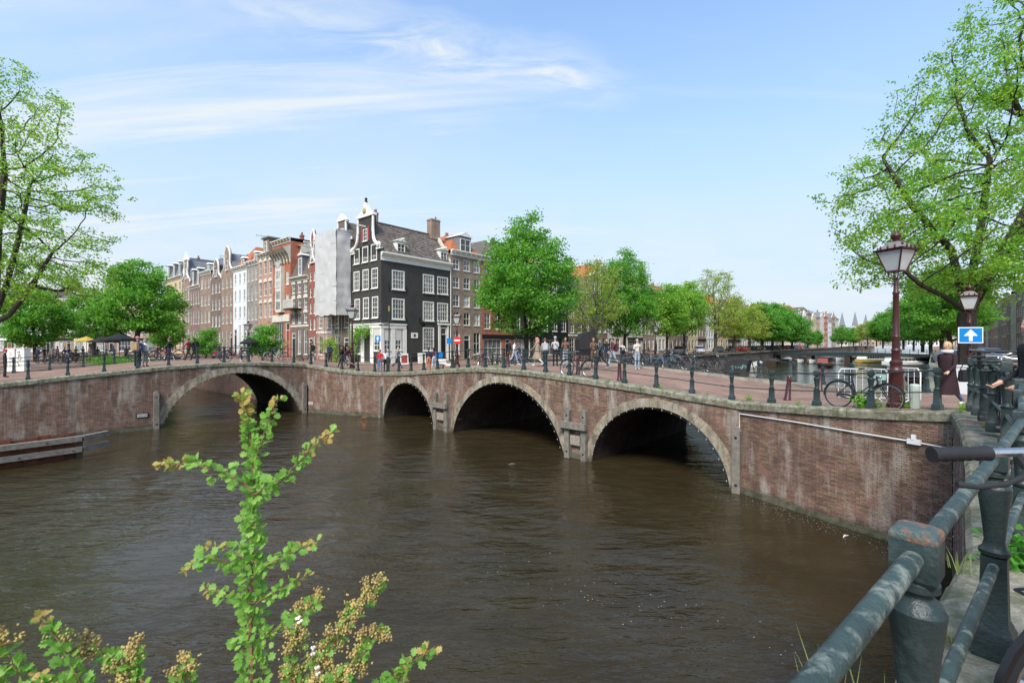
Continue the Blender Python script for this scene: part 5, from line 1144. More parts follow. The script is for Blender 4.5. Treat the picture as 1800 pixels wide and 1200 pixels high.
vine('wisteria', [(*hp(612, 1.4, 3.3), .2), (*hp(612, 1.5, 5.0), .3), (*hp(604, 1.6, 5.6), .5), (*hp(596, 1.6, 5.0), .5)], 1500, L_lime, 'green climber hanging on the foot of the sheeted scaffold', 'climber')
# weeds on the coping and quay
def weed(px, py, z, r, n, label, lm_=None, blade=False, off=0.0):
    d = (CAMZ - z) * F / (py - HY); x, y = P(px, d); lb = MB()
    for i in range(n):
        if blade:
            a_ = R.random() * 6.28; l_ = r * R.uniform(.6, 1.5); bx, by = R.gauss(0, r * .35), R.gauss(0, r * .35); tx_, ty_ = bx + cos(a_) * l_ * .35, by + sin(a_) * l_ * .35; w_ = .004
            lb.add([(bx - w_, by, 0), (bx + w_, by, 0), ((bx + tx_) / 2 + w_ * .7, (by + ty_) / 2, l_ * .62), ((bx + tx_) / 2 - w_ * .7, (by + ty_) / 2, l_ * .62), (tx_, ty_, l_)], [(0, 1, 2, 3), (3, 2, 4)])
        else:
            q = Vector((R.gauss(0, r * .5), R.gauss(0, r * .4), abs(R.gauss(0, r * .55)))); v_ = Vector((R.gauss(0, 1), R.gauss(0, 1), R.gauss(.2, .5))).normalized() * r * .33; w_ = v_.cross(Vector((R.gauss(0, 1), R.gauss(0, 1), 1))).normalized() * r * .12
            lb.add([q, q + v_ * .5 + w_, q + v_, q + v_ * .5 - w_], [(0, 1, 2, 3)])
    lb.obj('weed_tuft' if not blade else 'grass_tuft', lm_ or L_green, None, (x, y, z), fix=False, label=label, cat='weeds')
M_dry = leafmat('dry_grass_blades', (.22, .2, .06), (.35, .32, .12), .3)
for a_ in [(1523, 716, 3.52, .30, 420, 'large leafy weed round the post beside the parked bicycle'), (1598, 716, 3.60, .20, 220, 'leafy weed on the coping left of the blonde woman'), (1402, 712, 3.38, .12, 90, 'small weed on the coping left of the leaning bicycle'),
           (1316, 703, 3.28, .16, 120, 'weed tuft on the coping above the right abutment'), (1243, 694, 3.38, .09, 70, 'little weed growing from a coping joint above the third arch'), (1161, 682, 3.55, .11, 90, 'little weed on the coping left of the third arch crown'), (1070, 669, 3.74, .1, 90, 'bright weed behind the coping right of the dark bicycle'),
           (872, 645, 3.99, .13, 110, 'weed at the foot of a post above the middle arch'), (619, 651, 3.42, .14, 90, 'weed at a post foot on the wall between the bridges'), (1356, 712, 3.3, .08, 50, 'tiny weed beside a post near the maroon bollards')]: weed(*a_)
weed(1697, 722, 3.78, .17, 150, 'weed at the foot of the corner railing posts'); weed(1738, 757, 3.9, .14, 160, 'dry yellow grass on the quay coping by the thick posts', M_dry, True)
for a_ in [(1690, 1005, 3.74, .13, 22, 'grass growing over the quay edge below the near railing'), (1470, 1330, 3.74, .26, 24, 'long grass blades at the bottom beside the near post'), (1560, 1330, 3.74, .28, 20, 'long grass blades under the near rail'), (1652, 1125, 3.74, .07, 24, 'grass in the joint of the mossy coping')]: weed(*a_[:5], a_[5], leafmat('pale_grass', (.2, .26, .06), (.34, .4, .14), .3), True)
weed(1795, 1000, 3.74, .22, 200, 'green weed right of the tall square post', L_deep)
# far left garden bank with reeds on the far side of the single arch
lb = MB()
for i in range(7000):
    t = R.random(); q = Hf.lerp(Hf + uL * 26, t * .9) + nB * 0 + V2(-1, -1) * R.uniform(-.5, 1.0); z = 3.3 + R.random() ** 2 * .8 - (R.random() < .4) * R.random() * .8
    v_ = Vector((R.gauss(0, 1), R.gauss(0, 1), R.gauss(.3, .5))).normalized() * .16; w_ = v_.cross(Vector((R.gauss(0, 1), R.gauss(0, 1), 1))).normalized() * .05; q = Vector((q.x + 1.0, q.y + .2, z)); lb.add([q, q + v_ * .5 + w_, q + v_, q + v_ * .5 - w_], [(0, 1, 2, 3)])
lb.obj('bank_greenery', L_green, fix=False, label='green plants hanging over the quay behind the single arch', cat='plants', kind='stuff')
# ---------------------------------------------------------------- hawthorn in front
M_hleaf = leafmat('hawthorn_leaf', (.07, .26, .03), (.36, .56, .12), .45); M_hbud = pm('rusty_hawthorn_buds', (.38, .27, .09), .7, .3, 30, .2, rand='island', ramt=.35); M_hyoung = leafmat('young_bronze_leaf', (.45, .28, .08), (.5, .42, .12), .4)
M_twig = pm('reddish_twig', (.22, .10, .06), .8, .3, 20, .3, 60); M_petal = pm('white_blossom', (.8, .78, .7), .5, .05, 5, 0)
def lobed(sc_=1.0):
    o = [(0, 0), (.10, .10), (.30, .22), (.26, .36), (.48, .52), (.34, .62), (.36, .82), (.18, .80), (.0, 1.0)]
    pts = o + [(-x, y) for x, y in reversed(o[1:-1])]; mb = MB(); vs = [(x * sc_, y * sc_, .10 * sc_ * (abs(x) * 1.4) - .12 * y * y * sc_) for x, y in pts]; mb.add(vs + [(0, .5 * sc_, -.03 * sc_)], [(i, (i + 1) % len(pts), len(pts)) for i in range(len(pts))]); return mb
leafm = [lobed(.0235).mesh('leaf', M_hleaf, fix=False), lobed(.019).mesh('leaf', M_hleaf, fix=False), lobed(.017).mesh('leaf', M_hyoung, fix=False)]
bd = MB(); [bd.ball((R.gauss(0, .0065), R.gauss(0, .0065), R.gauss(0, .005)), R.uniform(.0016, .0028), 6, 4) for _ in range(22)]; budm = bd.mesh('flower_cluster', M_hbud)
bl = MB(); [bl.ball((R.gauss(0, .006), R.gauss(0, .006), .004), .004, 6, 4, sc=(1, 1, .4)) for _ in range(5)]; blm = bl.mesh('blossom', M_petal)
def q3(px, py, d): x, y = P(px, d); return Vector((x, y, Z(py, d)))
HS = random.Random(91)
haw = empty('hawthorn', (q3(445, 1330, 1.25))[:], 0, 'fresh green hawthorn shoots with rusty buds in front of the canal', 'shrub'); HO = Vector(haw.location)
nL_ = [0]; restl = MB()
def place_leaf(p, d, kind, R=HS):
    up = Vector((R.gauss(0, .5), R.gauss(-.4, .5), R.gauss(.6, .4))).normalized(); d = d.normalized(); x_ = d.cross(up).normalized(); z_ = x_.cross(d).normalized(); s_ = R.uniform(.75, 1.2)
    M_ = Matrix((( x_.x * s_, d.x * s_, z_.x * s_, p.x - HO.x), (x_.y * s_, d.y * s_, z_.y * s_, p.y - HO.y), (x_.z * s_, d.z * s_, z_.z * s_, p.z - HO.z), (0, 0, 0, 1)))
    if nL_[0] < 300: ob('leaf', leafm[kind], haw).matrix_basis = M_; nL_[0] += 1
    else:
        me = leafm[kind]; restl.M = M_; restl.add([v_.co for v_ in me.vertices], [tuple(p_.vertices) for p_ in me.polygons], 1 if kind == 2 else 0); restl.M = None
def shoot(pts, r0, dens, flower=0.0, young=.25, lsz=0, bush=.012):
    P_ = [q3(*p) for p in pts]; fine = []
    for a_, b_ in zip(P_, P_[1:]):
        k = max(2, int((b_ - a_).length / .0105)); fine += [a_.lerp(b_, i / k) + Vector((HS.gauss(0, .0015), HS.gauss(0, .0015), HS.gauss(0, .0015))) for i in range(k)]
    fine.append(P_[-1]); n = len(fine); MB().tube([f - HO for f in fine], [r0 * (1 - .8 * i / n) for i in range(n)], 6).obj('branch', M_twig, haw, smooth=True)
    for i in range(1, n):
        t = i / n; d0 = (fine[min(i + 1, n - 1)] - fine[i - 1]).normalized()
        for _ in range(int(dens * 1.35 + HS.random())):
            o_ = Vector((HS.gauss(0, 1), HS.gauss(0, .8), HS.gauss(.1, .8))).normalized(); p_ = fine[i] + o_ * HS.uniform(.004, bush * (1.15 - t)); k_ = 2 if t > 1 - young and HS.random() < .7 else (0 if HS.random() < .65 * (1.1 - t) + .15 else 1); place_leaf(p_, o_ + d0 * .5, k_)
        if flower and HS.random() < flower:
            for _ in range(1 + (HS.random() < .6)):
                o_ = Vector((HS.gauss(0, 1), HS.gauss(-.2, .6), abs(HS.gauss(.6, .7)))).normalized(); c_ = fine[i] + o_ * HS.uniform(.012, bush * 1.1) - HO; ob('flower_cluster', budm, haw, c_, (HS.random() * 6, HS.random() * 6, 0), (1.1,) * 3, kind='stuff')
                if HS.random() < .035: ob('blossom', blm, haw, c_ + Vector((0, 0, .008)), (HS.random(), HS.random(), 0))
H1 = 1.25
shoot([(445, 1260, H1), (440, 1100, H1 + .02), (443, 950, H1 + .03), (447, 850, H1 + .03), (440, 760, H1 + .03), (425, 695, H1 + .02)], .006, 6.0, young=.10, bush=.044)
shoot([(445, 860, H1), (400, 835, H1 - .02), (345, 815, H1 - .03), (285, 815, H1 - .04)], .003, 3.2, young=.3, bush=.024)
shoot([(445, 870, H1), (500, 840, H1 - .03), (545, 790, H1 - .03), (583, 760, H1 - .02)], .003, 2.8, young=.3, bush=.022)
shoot([(452, 800, H1), (470, 745, H1), (490, 700, H1 + .02)], .002, 2.4, young=.4, bush=.018)
shoot([(450, 1010, H1), (410, 990, H1), (365, 980, H1 - .02), (328, 1000, H1 - .02)], .003, 3.0, young=.25, bush=.024)
shoot([(450, 990, H1), (400, 965, H1), (362, 962, H1)], .002, 2.4, young=.3, bush=.02)
shoot([(455, 1000, H1), (510, 970, H1 - .02), (556, 952, H1 - .03)], .003, 2.4, young=.35, bush=.02)
shoot([(450, 1060, H1), (405, 1045, H1), (360, 1035, H1)], .002, 2.4, young=.25, bush=.02)
shoot([(450, 1060, H1), (500, 1030, H1), (540, 1010, H1)], .002, 2.0, young=.3, bush=.02)
shoot([(460, 1120, H1), (520, 1085, H1), (560, 1055, H1)], .002, 2.6, young=.3, bush=.024)
shoot([(500, 1290, H1 - .1), (515, 1180, H1 - .1), (525, 1090, H1 - .1), (555, 1050, H1 - .1)], .004, 2.4, .75, .05, bush=.032)
shoot([(520, 1290, H1 - .15), (575, 1150, H1 - .12), (620, 1080, H1 - .1), (670, 1025, H1 - .08)], .004, 2.4, .8, .05, bush=.034)
shoot([(540, 1300, H1 - .2), (610, 1190, H1 - .17), (650, 1130, H1 - .15), (672, 1105, H1 - .15)], .004, 2.4, .8, .05, bush=.032)
shoot([(420, 1330, H1 - .2), (520, 1235, H1 - .2), (600, 1190, H1 - .2)], .004, 3, .7, .05, bush=.032)
shoot([(600, 1310, H1 - .2), (670, 1215, H1 - .15), (720, 1165, H1 - .12), (765, 1135, H1 - .1)], .003, 2.6, .0, .2, bush=.024)
shoot([(660, 1310, H1 - .2), (690, 1230, H1 - .15), (715, 1170, H1 - .12)], .003, 2.2, .0, .3, bush=.02)
for pts, fl in [([(300, 1320, 1.0), (240, 1200, 1.0), (190, 1150, 1.0), (150, 1140, 1.0)], .8), ([(330, 1330, 1.0), (320, 1220, 1.0), (330, 1160, 1.0)], .7), ([(250, 1310, 1.0), (215, 1215, 1.0), (240, 1140, 1.0)], .7), ([(190, 1320, .95), (130, 1180, .95), (100, 1120, .95), (72, 1085, .95)], .1), ([(110, 1330, .95), (50, 1220, .95), (20, 1160, .95), (-5, 1120, .95)], .15),
                ([(150, 1300, .95), (120, 1220, .95), (60, 1190, .95)], .1), ([(20, 1320, .95), (60, 1240, .95), (85, 1200, .95)], .1), ([(60, 1300, .95), (20, 1240, .95), (-10, 1190, .95)], .1)]:
    shoot(pts, .003, 3.2, fl, .12, bush=.028)
restl.obj('leaves', [M_hleaf, M_hyoung], haw, fix=False, kind='stuff')
# ---------------------------------------------------------------- railings
def post_mesh(n=12, name='post'):
    mb = MB(); mb.sq([(.098, 0), (.098, .13), (.088, .145), (.082, .165), (.068, .185), (.062, .47), (.062, .52)])
    mb.lathe([(.05, .515), (.075, .53), (.078, .55), (.06, .565), (.055, .58), (.05, .60), (.066, .74), (.083, .86), (.085, .875), (.07, .90), (.045, .915), (.045, .925), (.066, .935), (.066, .955), (.05, .965)], n)
    mb.sq([(.055, .955), (.066, .97), (.066, 1.085), (.060, 1.095), (.040, 1.105)]); me = mb.mesh(name, M_iron, True); return me
post_me = post_mesh(10); post_hi = post_mesh(28, 'post')
def railing(label, path, spacing, zf, inset=.24, me=None, r=.021, hr=(1.025, .47), start=0.0, group='railings of the bridges', side=1):
    pts = [Vector(p) for p in path]; off = []
    for i, p in enumerate(pts):
        n_ = Vector((0, 0))
        for a_, b_ in ((i - 1, i), (i, i + 1)):
            if a_ >= 0 and b_ < len(pts): d_ = (pts[b_] - pts[a_]).normalized(); n_ += Vector((d_.y, -d_.x)) * side
        off.append(p + n_.normalized() * inset)
    e = empty('railing', (off[0].x, off[0].y, 0), 0, label, 'railing', group); o = Vector((off[0].x, off[0].y, 0)); P3 = []; carry = start
    for a_, b_ in zip(off, off[1:]):
        L = (b_ - a_).length; d_ = (b_ - a_).normalized(); s = carry
        while s < L:
            q = a_ + d_ * s; P3.append((Vector((q.x, q.y, zf(q) + .01)), atan2(d_.y, d_.x))); s += spacing
        carry = s - L
    for q, a_ in P3: ob('post', me or post_me, e, q - o, (0, 0, a_))
    for k, hh_ in enumerate(hr):
        mb = MB(); mb.tube([q - o + Vector((0, 0, hh_)) for q, _ in P3], r if k == 0 else r * .8, 8); mb.obj('top_rail' if k == 0 else 'lower_rail', M_iron, e, smooth=True)
    return e
gzz = lambda q: gz(q) if True else 0
def nearz(q):                      # height of the coping line below a railing post
    best = None
    for o_, u_, L, f in ((F0, uA, LA, zA), (G, uB, 60, zB), (F0, (KC - F0).normalized(), LW, lambda s: lerp_tab(TW, s)), (G, (F1 - G).normalized(), LG, lambda s: lerp_tab(TG, s))):
        s = (q - o_).dot(u_); s_ = min(max(s, 0), L); dd = (q - (o_ + u_ * s_)).length
        if best is None or dd < best[0]: best = (dd, f(s_))
    return best[1]
sW = px_s(KC, (F0 - KC).normalized(), 1640)
railing('low iron railing from the near corner over the three arches', [KC + (F0 - KC).normalized() * sW, F0, F1], 1.48, nearz)
railing('short iron railing on the wall between the two bridges', [F1 + (G - F1) * .12, G], 1.50, nearz)
railing('iron railing along the camera side of the single arched bridge', [G + uB * .9, G + uB * 34], 1.56, nearz)
railing('iron railing on the far side of the three arched bridge', [E1 + V2(-.2, .3), V2(15.7, 20), F0f, F1f], 1.75, lambda q: gz(q))
railing('iron railing on the far side of the single arched bridge', [Gf, Gf + uB * 30], 1.75, lambda q: gz(q))
# railing in the foreground: heavier posts at their own places
bp_ = [(-3.0, -1.98, 3.74), (-1.62, -.885, 3.74), (-.223, .213, 3.74), (1.167, 1.313, 3.745), (2.56, 2.415, 3.745), (3.95, 3.52, 3.76), (4.85, 4.33, 3.84), (5.71, 5.1, 3.88), (6.63, 6.1, 3.95), (7.6, 7.2, 4.0), (8.6, 8.3, 3.98), (9.49, 9.3, 3.93), (10.38, 10.3, 3.86)]
e = empty('railing', bp_[0], 0, 'thick foreground railing with square capped posts and chipped paint', 'railing'); o = Vector(bp_[0])
for i, p_ in enumerate(bp_):
    a_, b_ = bp_[max(i - 1, 0)], bp_[min(i + 1, len(bp_) - 1)]; q = ob('post', post_hi, e, Vector(p_) - o, (0, 0, atan2(b_[1] - a_[1], b_[0] - a_[0])), (.80, .80, 1.02 if i < 8 else 1.1))
    if i == 3:
        MB().sq([(.0668, 1.074), (.067, 1.087), (.061, 1.098), (.04, 1.108)]).obj('post_cap', M_rust, q)
for k, hh_ in enumerate((1.045, .48)):
    for a_, b_ in zip(bp_, bp_[1:]):
        MB().tube([Vector(a_) - o + Vector((0, 0, hh_)), Vector(b_) - o + Vector((0, 0, hh_))], .026 if k == 0 else .023, 16).obj('top_rail' if k == 0 else 'lower_rail', pm('worn_green_pipe_paint', (.034, .056, .051), .45, .3, 9, .5, 70, tint=(.26, .28, .23), tamt=.7, tscale=11, tlo=.52, thi=.64, spec=.4), e, smooth=True)
# ---------------------------------------------------------------- bollards
bol = MB().lathe([(.13, 0), (.125, .05), (.105, .08), (.075, .70), (.09, .72), (.09, .76), (.07, .78), (.075, .84), (.04, .90), (.0, .915)], 10).mesh('bollard', M_maroon, True)
for i, (px, d, tl, lab) in enumerate([(1384, 16.6, .09, 'tilted maroon bollard between the leaning bicycle and the third arch'), (1441, 19.6, .10, 'tilted maroon bollard by the far kerb left of the parked bicycle'), (1089, 20.8, 0, 'maroon bollard on the road right of the dark bicycle'), (1016, 22.6, 0, 'maroon bollard seen through the wheel of the dark bicycle'), (893, 26.5, 0, 'maroon bollard beside the couple walking past the bicycles'),
                               (849, 29, 0, 'maroon bollard left of the couple on the bridge'), (797, 31.5, 0, 'maroon bollard by the parked scooter'), (723, 33.5, 0, 'maroon bollard in front of the charcoal side wall')]):
    x, y = P(px, d); ob('bollard', bol, None, (x, y, gz((x, y))), (0, tl, i), label=lab, cat='bollard', group='maroon bollards along the road')
ob('bollard', MB().lathe([(.12, 0), (.12, .62), (.10, .66), (0, .68)], 12).mesh('stump', pm('pale_green_post_paint', (.42, .46, .38), .6, .2, 4, .2)), None, (*P(1608, 12.6), gz(P(1608, 12.6))), label='short pale green post beside the tall lamp', cat='post')
# ---------------------------------------------------------------- street lamps
M_lampglass = pm('lantern_glass', (.50, .52, .50), .12, .12, 2, 0, spec=.8)
def lamp(px, d, z, label, hgt=4.95, ladder=True):
    x, y = P(px, d); e = empty('street_lamp', (x, y, z), 0, label, 'street lamp', 'maroon street lamps'); k = hgt / 4.95; e.scale = (k,) * 3
    MB().lathe([(.23, 0), (.23, .10), (.195, .14), (.18, .55), (.165, .95), (.19, 1.0), (.195, 1.06), (.155, 1.10), (.135, 1.20), (.155, 1.26), (.155, 1.31), (.11, 1.36), (.105, 1.6), (.12, 1.64), (.10, 1.70)], 10).obj('lamp_base', M_maroon, e, smooth=True)
    MB().lathe([(.095, 1.66), (.088, 2.0), (.1, 2.04), (.085, 2.08), (.068, 3.25), (.085, 3.28), (.085, 3.32), (.062, 3.36), (.055, 3.72)], 12).obj('pole', M_maroon, e, smooth=True)
    if ladder: MB().tube([(-.34, 0, 3.56), (.34, 0, 3.56)], .02, 6).obj('ladder_bar', M_maroon, e)
    fr = MB(); hb_, ht_, z0, z1 = .165, .325, 3.94, 4.52
    for sx in (-1, 1):
        for sy in (-1, 1): fr.tube([(sx * hb_, sy * hb_, z0), (sx * ht_, sy * ht_, z1)], .022, 5); fr.tube([(0, 0, 3.68), (sx * .12, sy * .12, 3.78), (sx * hb_ * .8, sy * hb_ * .8, z0)], .018, 5)
    fr.sq([(hb_ + .02, z0 - .03), (hb_ + .02, z0 + .01)]); fr.sq([(ht_ + .05, z1 - .01), (ht_ + .07, z1 + .04), (ht_ - .02, z1 + .06)]); fr.obj('lantern_frame', M_maroon, e)
    gl = MB()
    for a_ in range(4):
        c_, s_ = cos(a_ * pi / 2), sin(a_ * pi / 2); q = [(hb_ * .98, -hb_ * .93, z0 + .01), (hb_ * .98, hb_ * .93, z0 + .01), (ht_ * .98, ht_ * .93, z1 - .02), (ht_ * .98, -ht_ * .93, z1 - .02)]; g1 = MB(); g1.add([(x_ * c_ - y_ * s_, x_ * s_ + y_ * c_, z_) for x_, y_, z_ in q], [(0, 1, 2, 3)]); g1.obj('glass_pane', M_lampglass, e)
    MB().sq([(ht_ - .02, z1 + .06), (.19, z1 + .20), (.12, z1 + .26)]).obj('lantern_roof', pm('lamp_roof_metal', (.25, .22, .2), .4, .2, 4, .1, metal=.3), e)
    MB().lathe([(.10, z1 + .24), (.12, z1 + .28), (.08, z1 + .31), (.11, z1 + .36), (.13, z1 + .44), (.1, z1 + .5), (.04, z1 + .53), (.015, z1 + .6)], 10).obj('finial', M_maroon, e, smooth=True)
    cr = MB()
    for a_ in range(4):
        for t in (-1, -.5, 0, .5, 1):
            c_, s_ = cos(a_ * pi / 2), sin(a_ * pi / 2); x_, y_ = ht_ + .05, t * (ht_ + .04); cr.ball((x_ * c_ - y_ * s_, x_ * s_ + y_ * c_, z1 + .09 + (.05 if abs(t) == 1 else 0)), .045 if abs(t) < 1 else .04, 6, 4, sc=(.6, .6, 1.4))
    cr.obj('crest', M_maroon, e, kind='stuff'); return e
l1 = lamp(1575, 13.2, gz(P(1575, 13.2)), 'tall maroon street lamp beside the parked bicycle'); l1.rotation_euler = (0, 0, .35)
l2 = lamp(1704, 21.3, 3.05, 'maroon street lamp carrying the blue arrow sign before the elm'); l2.rotation_euler = (0, 0, .75)
l3 = lamp(803, 42, 3.27, 'maroon street lamp before the brown house right of the corner house'); l4 = lamp(619, 36, gz(P(619, 36)), 'maroon street lamp beside the green climber of the corner house'); l5 = lamp(436, 55, 3.27, 'distant street lamp before the white painted house', 4.7)
lamp(1152, 72, 3.27, 'distant street lamp among the trees behind the man with the phone', 4.9); lamp(1128 + 230, 130, 3.27, 'distant street lamp by the deep green trees')
M_blue = pm('blue_sign', (.0, .19, .50), .4, .04, 2, 0); M_signw = pm('sign_white', (.8, .8, .8), .4, .03, 2, 0); M_red = pm('sign_red', (.55, .02, .02), .4, .05, 2, 0)
def arrow_sign(x, y, z, w_, h_, label, rz=0, pole=None):
    e = MB().box(-w_ / 2, -.012, 0, w_ / 2, .012, h_).obj('traffic_sign', M_signw, None, (x, y, z), (0, 0, rz), label=label, cat='traffic sign')
    b_ = w_ * .04; MB().box(-w_ / 2 + b_, -.016, b_, w_ / 2 - b_, -.0125, h_ - b_).obj('blue_field', M_blue, e)
    c_ = h_ * .5; MB().prism([(-.055 * w_ * 1.3, h_ * .14), (.055 * w_ * 1.3, h_ * .14), (.055 * w_ * 1.3, h_ * .46), (w_ * .28, h_ * .46), (0, h_ * .86), (-w_ * .28, h_ * .46), (-.055 * w_ * 1.3, h_ * .46)], -.020, -.0165).obj('white_arrow', M_signw, e)
    if pole: MB().tube([(0, .04, h_ + .05), (0, .04, -pole)], .03, 8).obj('pole', M_steel, e)
    return e
x, y = P(1704, 21.1); arrow_sign(x, y - .05, Z(603, 21), .98, .74, 'large blue sign with white upward arrow on the lamp before the elm', -.2)
x, y = P(664, 35); arrow_sign(x, y, Z(601, 35), .46, .52, 'small blue sign with white upward arrow by the white shopfront', 0, Z(601, 35) - gz((x, y)))
x, y = P(803.5, 41.6); e = MB().lathe([(.36, -.01), (.36, .01)], 20).obj('traffic_sign', M_red, None, (x, y, Z(598, 41.6)), (radians(90), 0, 0), label='round red no entry sign on the lamp by the brown house', cat='traffic sign'); MB().box(-.26, -.07, .011, .26, .07, .016).obj('white_bar', M_signw, e)
MB().box(-.22, -.01, 0, .22, .01, .5).obj('traffic_sign', M_blue, None, (*P(789.5, 41), Z(604, 41)), (0, 0, .3), label='blue parking sign left of the red no entry sign', cat='traffic sign')
x, y = P(684, 33.9); zg = gz((x, y)); e = empty('signpost', (x, y, zg), 0, 'dark pole with black street name boards before the corner house', 'signpost'); MB().tube([(0, 0, 0), (0, 0, 4.75)], .045, 8).obj('pole', M_iron, e); MB().lathe([(.07, 0), (.07, .4)], 8, (0, 0, 4.5)).obj('pole_head', pm('brass_band', (.3, .2, .06), .4), e)
for z_, x0, x1 in ((4.12, -.78, -.06), (4.0, -.74, -.06), (3.42, -.75, -.5), (3.46, -.42, -.06)): MB().box(x0, -.02, z_, x1, .02, z_ + .10).obj('name_board', M_black, e)
# ---------------------------------------------------------------- fenders and timber on the piers
def fender(px, label, tall=2.35, w_=.27, o=oA, u_=dA, brace=None, off=.12):
    s = px_s(o, u_, px); q = o + u_ * s; nn = V2(u_.y, -u_.x) * off; e = empty('pier_fender', (q.x + nn.x, q.y + nn.y, 0), atan2(u_.y, u_.x), label, 'fender', 'timber fenders on the piers'); prof = [(-w_ / 2, -.5), (w_ / 2, -.5), (w_ / 2, tall - .1), (w_ * .3, tall), (-w_ * .3, tall), (-w_ / 2, tall - .1)]
    bevel(MB().prism(prof, -.13, .12).mesh('t', M_timber), .015); MB().prism(prof, -.13, .12).obj('timber', M_timber, e)
    for z_ in (tall - .35, .3): MB().ball((0, -.135, z_), .05, 8, 5, sc=(1, .4, 1)).obj('bolt', M_black, e)
    return e
SA = lambda px: px_s(oA, dA, px)
fender(1297, 'tall grey timber fender right of the third arch'); fender(672, 'grey timber fender left of the small arch')
for a_, b_, lab in ((769, 788, 'left pier'), (1001, 1030, 'right pier')):
    fender(a_, f'left timber of the H shaped fender on the {lab}'); e = fender(b_, f'right timber and cross beam of the H shaped fender on the {lab}'); L = SA(b_) - SA(a_)
    MB().box(-L - .35, -.30, 1.42, .2, -.135, 1.72).obj('cross_beam', M_timber, e); MB().box(-L + .2, -.10, .65, -.2, -.0, 1.1).obj('name_stone', M_white if False else pm('flaking_white_wash', (.30, .25, .20), .9, .45, 14, .4, tint=(.16, .09, .06), tamt=.7, tscale=9), e)
sBf = lambda px, lab: fender(px, lab, o=oB, u_=dB)
sBf(534, 'grey timber fender right of the single arch'); sBf(274, 'grey timber fender left of the single arch')
p0, p1 = V2(-20.4, 21.6), V2(-24.0, 16.7); d_ = (p1 - p0).normalized(); a_ = atan2(-d_.y, -d_.x); L = (p1 - p0).length; M_cort = pm('rust_red_sheet_pile', (.16, .05, .025), .9, .35, 3, .5, 20, tint=(.06, .035, .02), tamt=.6, tscale=2)
e = empty('mooring_fender', (p1.x, p1.y, 0), a_, 'long double timber fender before rust red sheet piling at the left', 'fender')
for i in range(int(L / .42)): x0 = i * .42; MB().box(x0, -.02 + .06 * (i % 2), -.5, x0 + .415, .05 + .06 * (i % 2), 1.15 + .04 * (i % 3)).obj('sheet_pile', M_cort, e)
for z_ in (.80, .30): MB().box(-.2, -.30, z_, L - .05, -.04, z_ + .24).obj('timber_beam', M_timber, e); mb = MB(); mb.beam((L - .03, -.17, z_ + .12), (L + 1.0, .25, z_ + .16), .22, .24); mb.obj('timber_beam', M_timber, e)
for x_ in (1.5, L - .1): MB().box(x_ - .12, -.03, -.5, x_ + .12, .1, 1.0).obj('pile_post', M_slime, e)
for i in range(7): MB().ball((.6 + i * .85, -.31, .92 if i % 2 else .42), .03, 6, 4).obj('bolt', M_black, e)
# conduit, boxes and plaques
def on_wall(o_, u_, s, out, z): q = o_ + u_ * s + V2(u_.y, -u_.x) * out; return (q.x, q.y, z)
sw = lambda px: px_s(F0, uW, px); pts = [on_wall(F0, uW, max(.02, sw(1302)), .07, z_) for z_ in (2.35, 2.86)] + [on_wall(F0, uW, sw(px), .07, z_) for px, z_ in ((1400, 2.87), (1500, 2.84), (1600, 2.83), (1675, 2.80))] + [on_wall(F0, uW, sw(1680), .07, 2.3)]
e = empty('cable_conduit', pts[0], 0, 'thin white conduit crossing the brick wing wall with a junction box', 'conduit'); o = Vector(pts[0]); MB().tube([Vector(p_) - o for p_ in pts], .018, 8).obj('pipe', M_plastic, e, smooth=True)
jb = Vector(on_wall(F0, uW, sw(1610), .09, 2.83)) - o; MB().box(-.14, -.05, -.06, .14, .04, .07).obj('junction_box', M_plastic, e, jb, (0, 0, atan2(uW.y, uW.x))); MB().box(-.04, -.05, .0, .04, .04, .13).obj('junction_box', M_plastic, e, jb + Vector((-.02, 0, .06)), (0, 0, .6))
for (o_, u_, px, z_, w_, h_, m_, lab) in ((oB, dB, 250, .78, .62, .26, M_black, 'small black name plate low on the wall left of the single arch'), (G, (F1 - G).normalized(), 547, .62, .42, .2, M_white, 'small white and violet plate low on the wall between the bridges')):
    if px == 250: o_, u_ = G + uB * (LB + .35 + LL), -uB
    q = on_wall(o_, u_, px_s(o_, u_, px), .05, z_); e = MB().box(-w_ / 2, -.015, 0, w_ / 2, .015, h_).obj('name_plate', m_, None, q, (0, 0, atan2(u_.y, u_.x)), label=lab, cat='plate')
    for r_ in (0, 1):
        R = random.Random(r_); x_ = -w_ * .42; mb = MB()
        while x_ < w_ * .4: ww = R.uniform(.02, .05); mb.box(x_, -.02, h_ * (.58 - .42 * r_), x_ + ww * .7, -.016, h_ * (.84 - .42 * r_)); x_ += ww
        mb.obj('lettering', M_white if m_ == M_black else pm('violet_print', (.12, .04, .2), .5), e, kind='stuff')
pts = [on_wall(KC, (F0 - KC).normalized(), -.0, .0, z_) for z_ in (3.2, .1)]; q = KC + V2(-.10, -.12); e = empty('drainpipe', (q.x, q.y, 0), 0, 'black vertical pipe with white bulbs at the corner of the quay wall', 'pipe'); MB().tube([(0, 0, .15), (0, 0, 3.1)], .05, 8).obj('pipe', M_black, e)
for i in range(9): ob('bulb', bulb_me, e, (-.07, -.05, .4 + i * .31), (1.2, 0, .5), (1.3,) * 3)
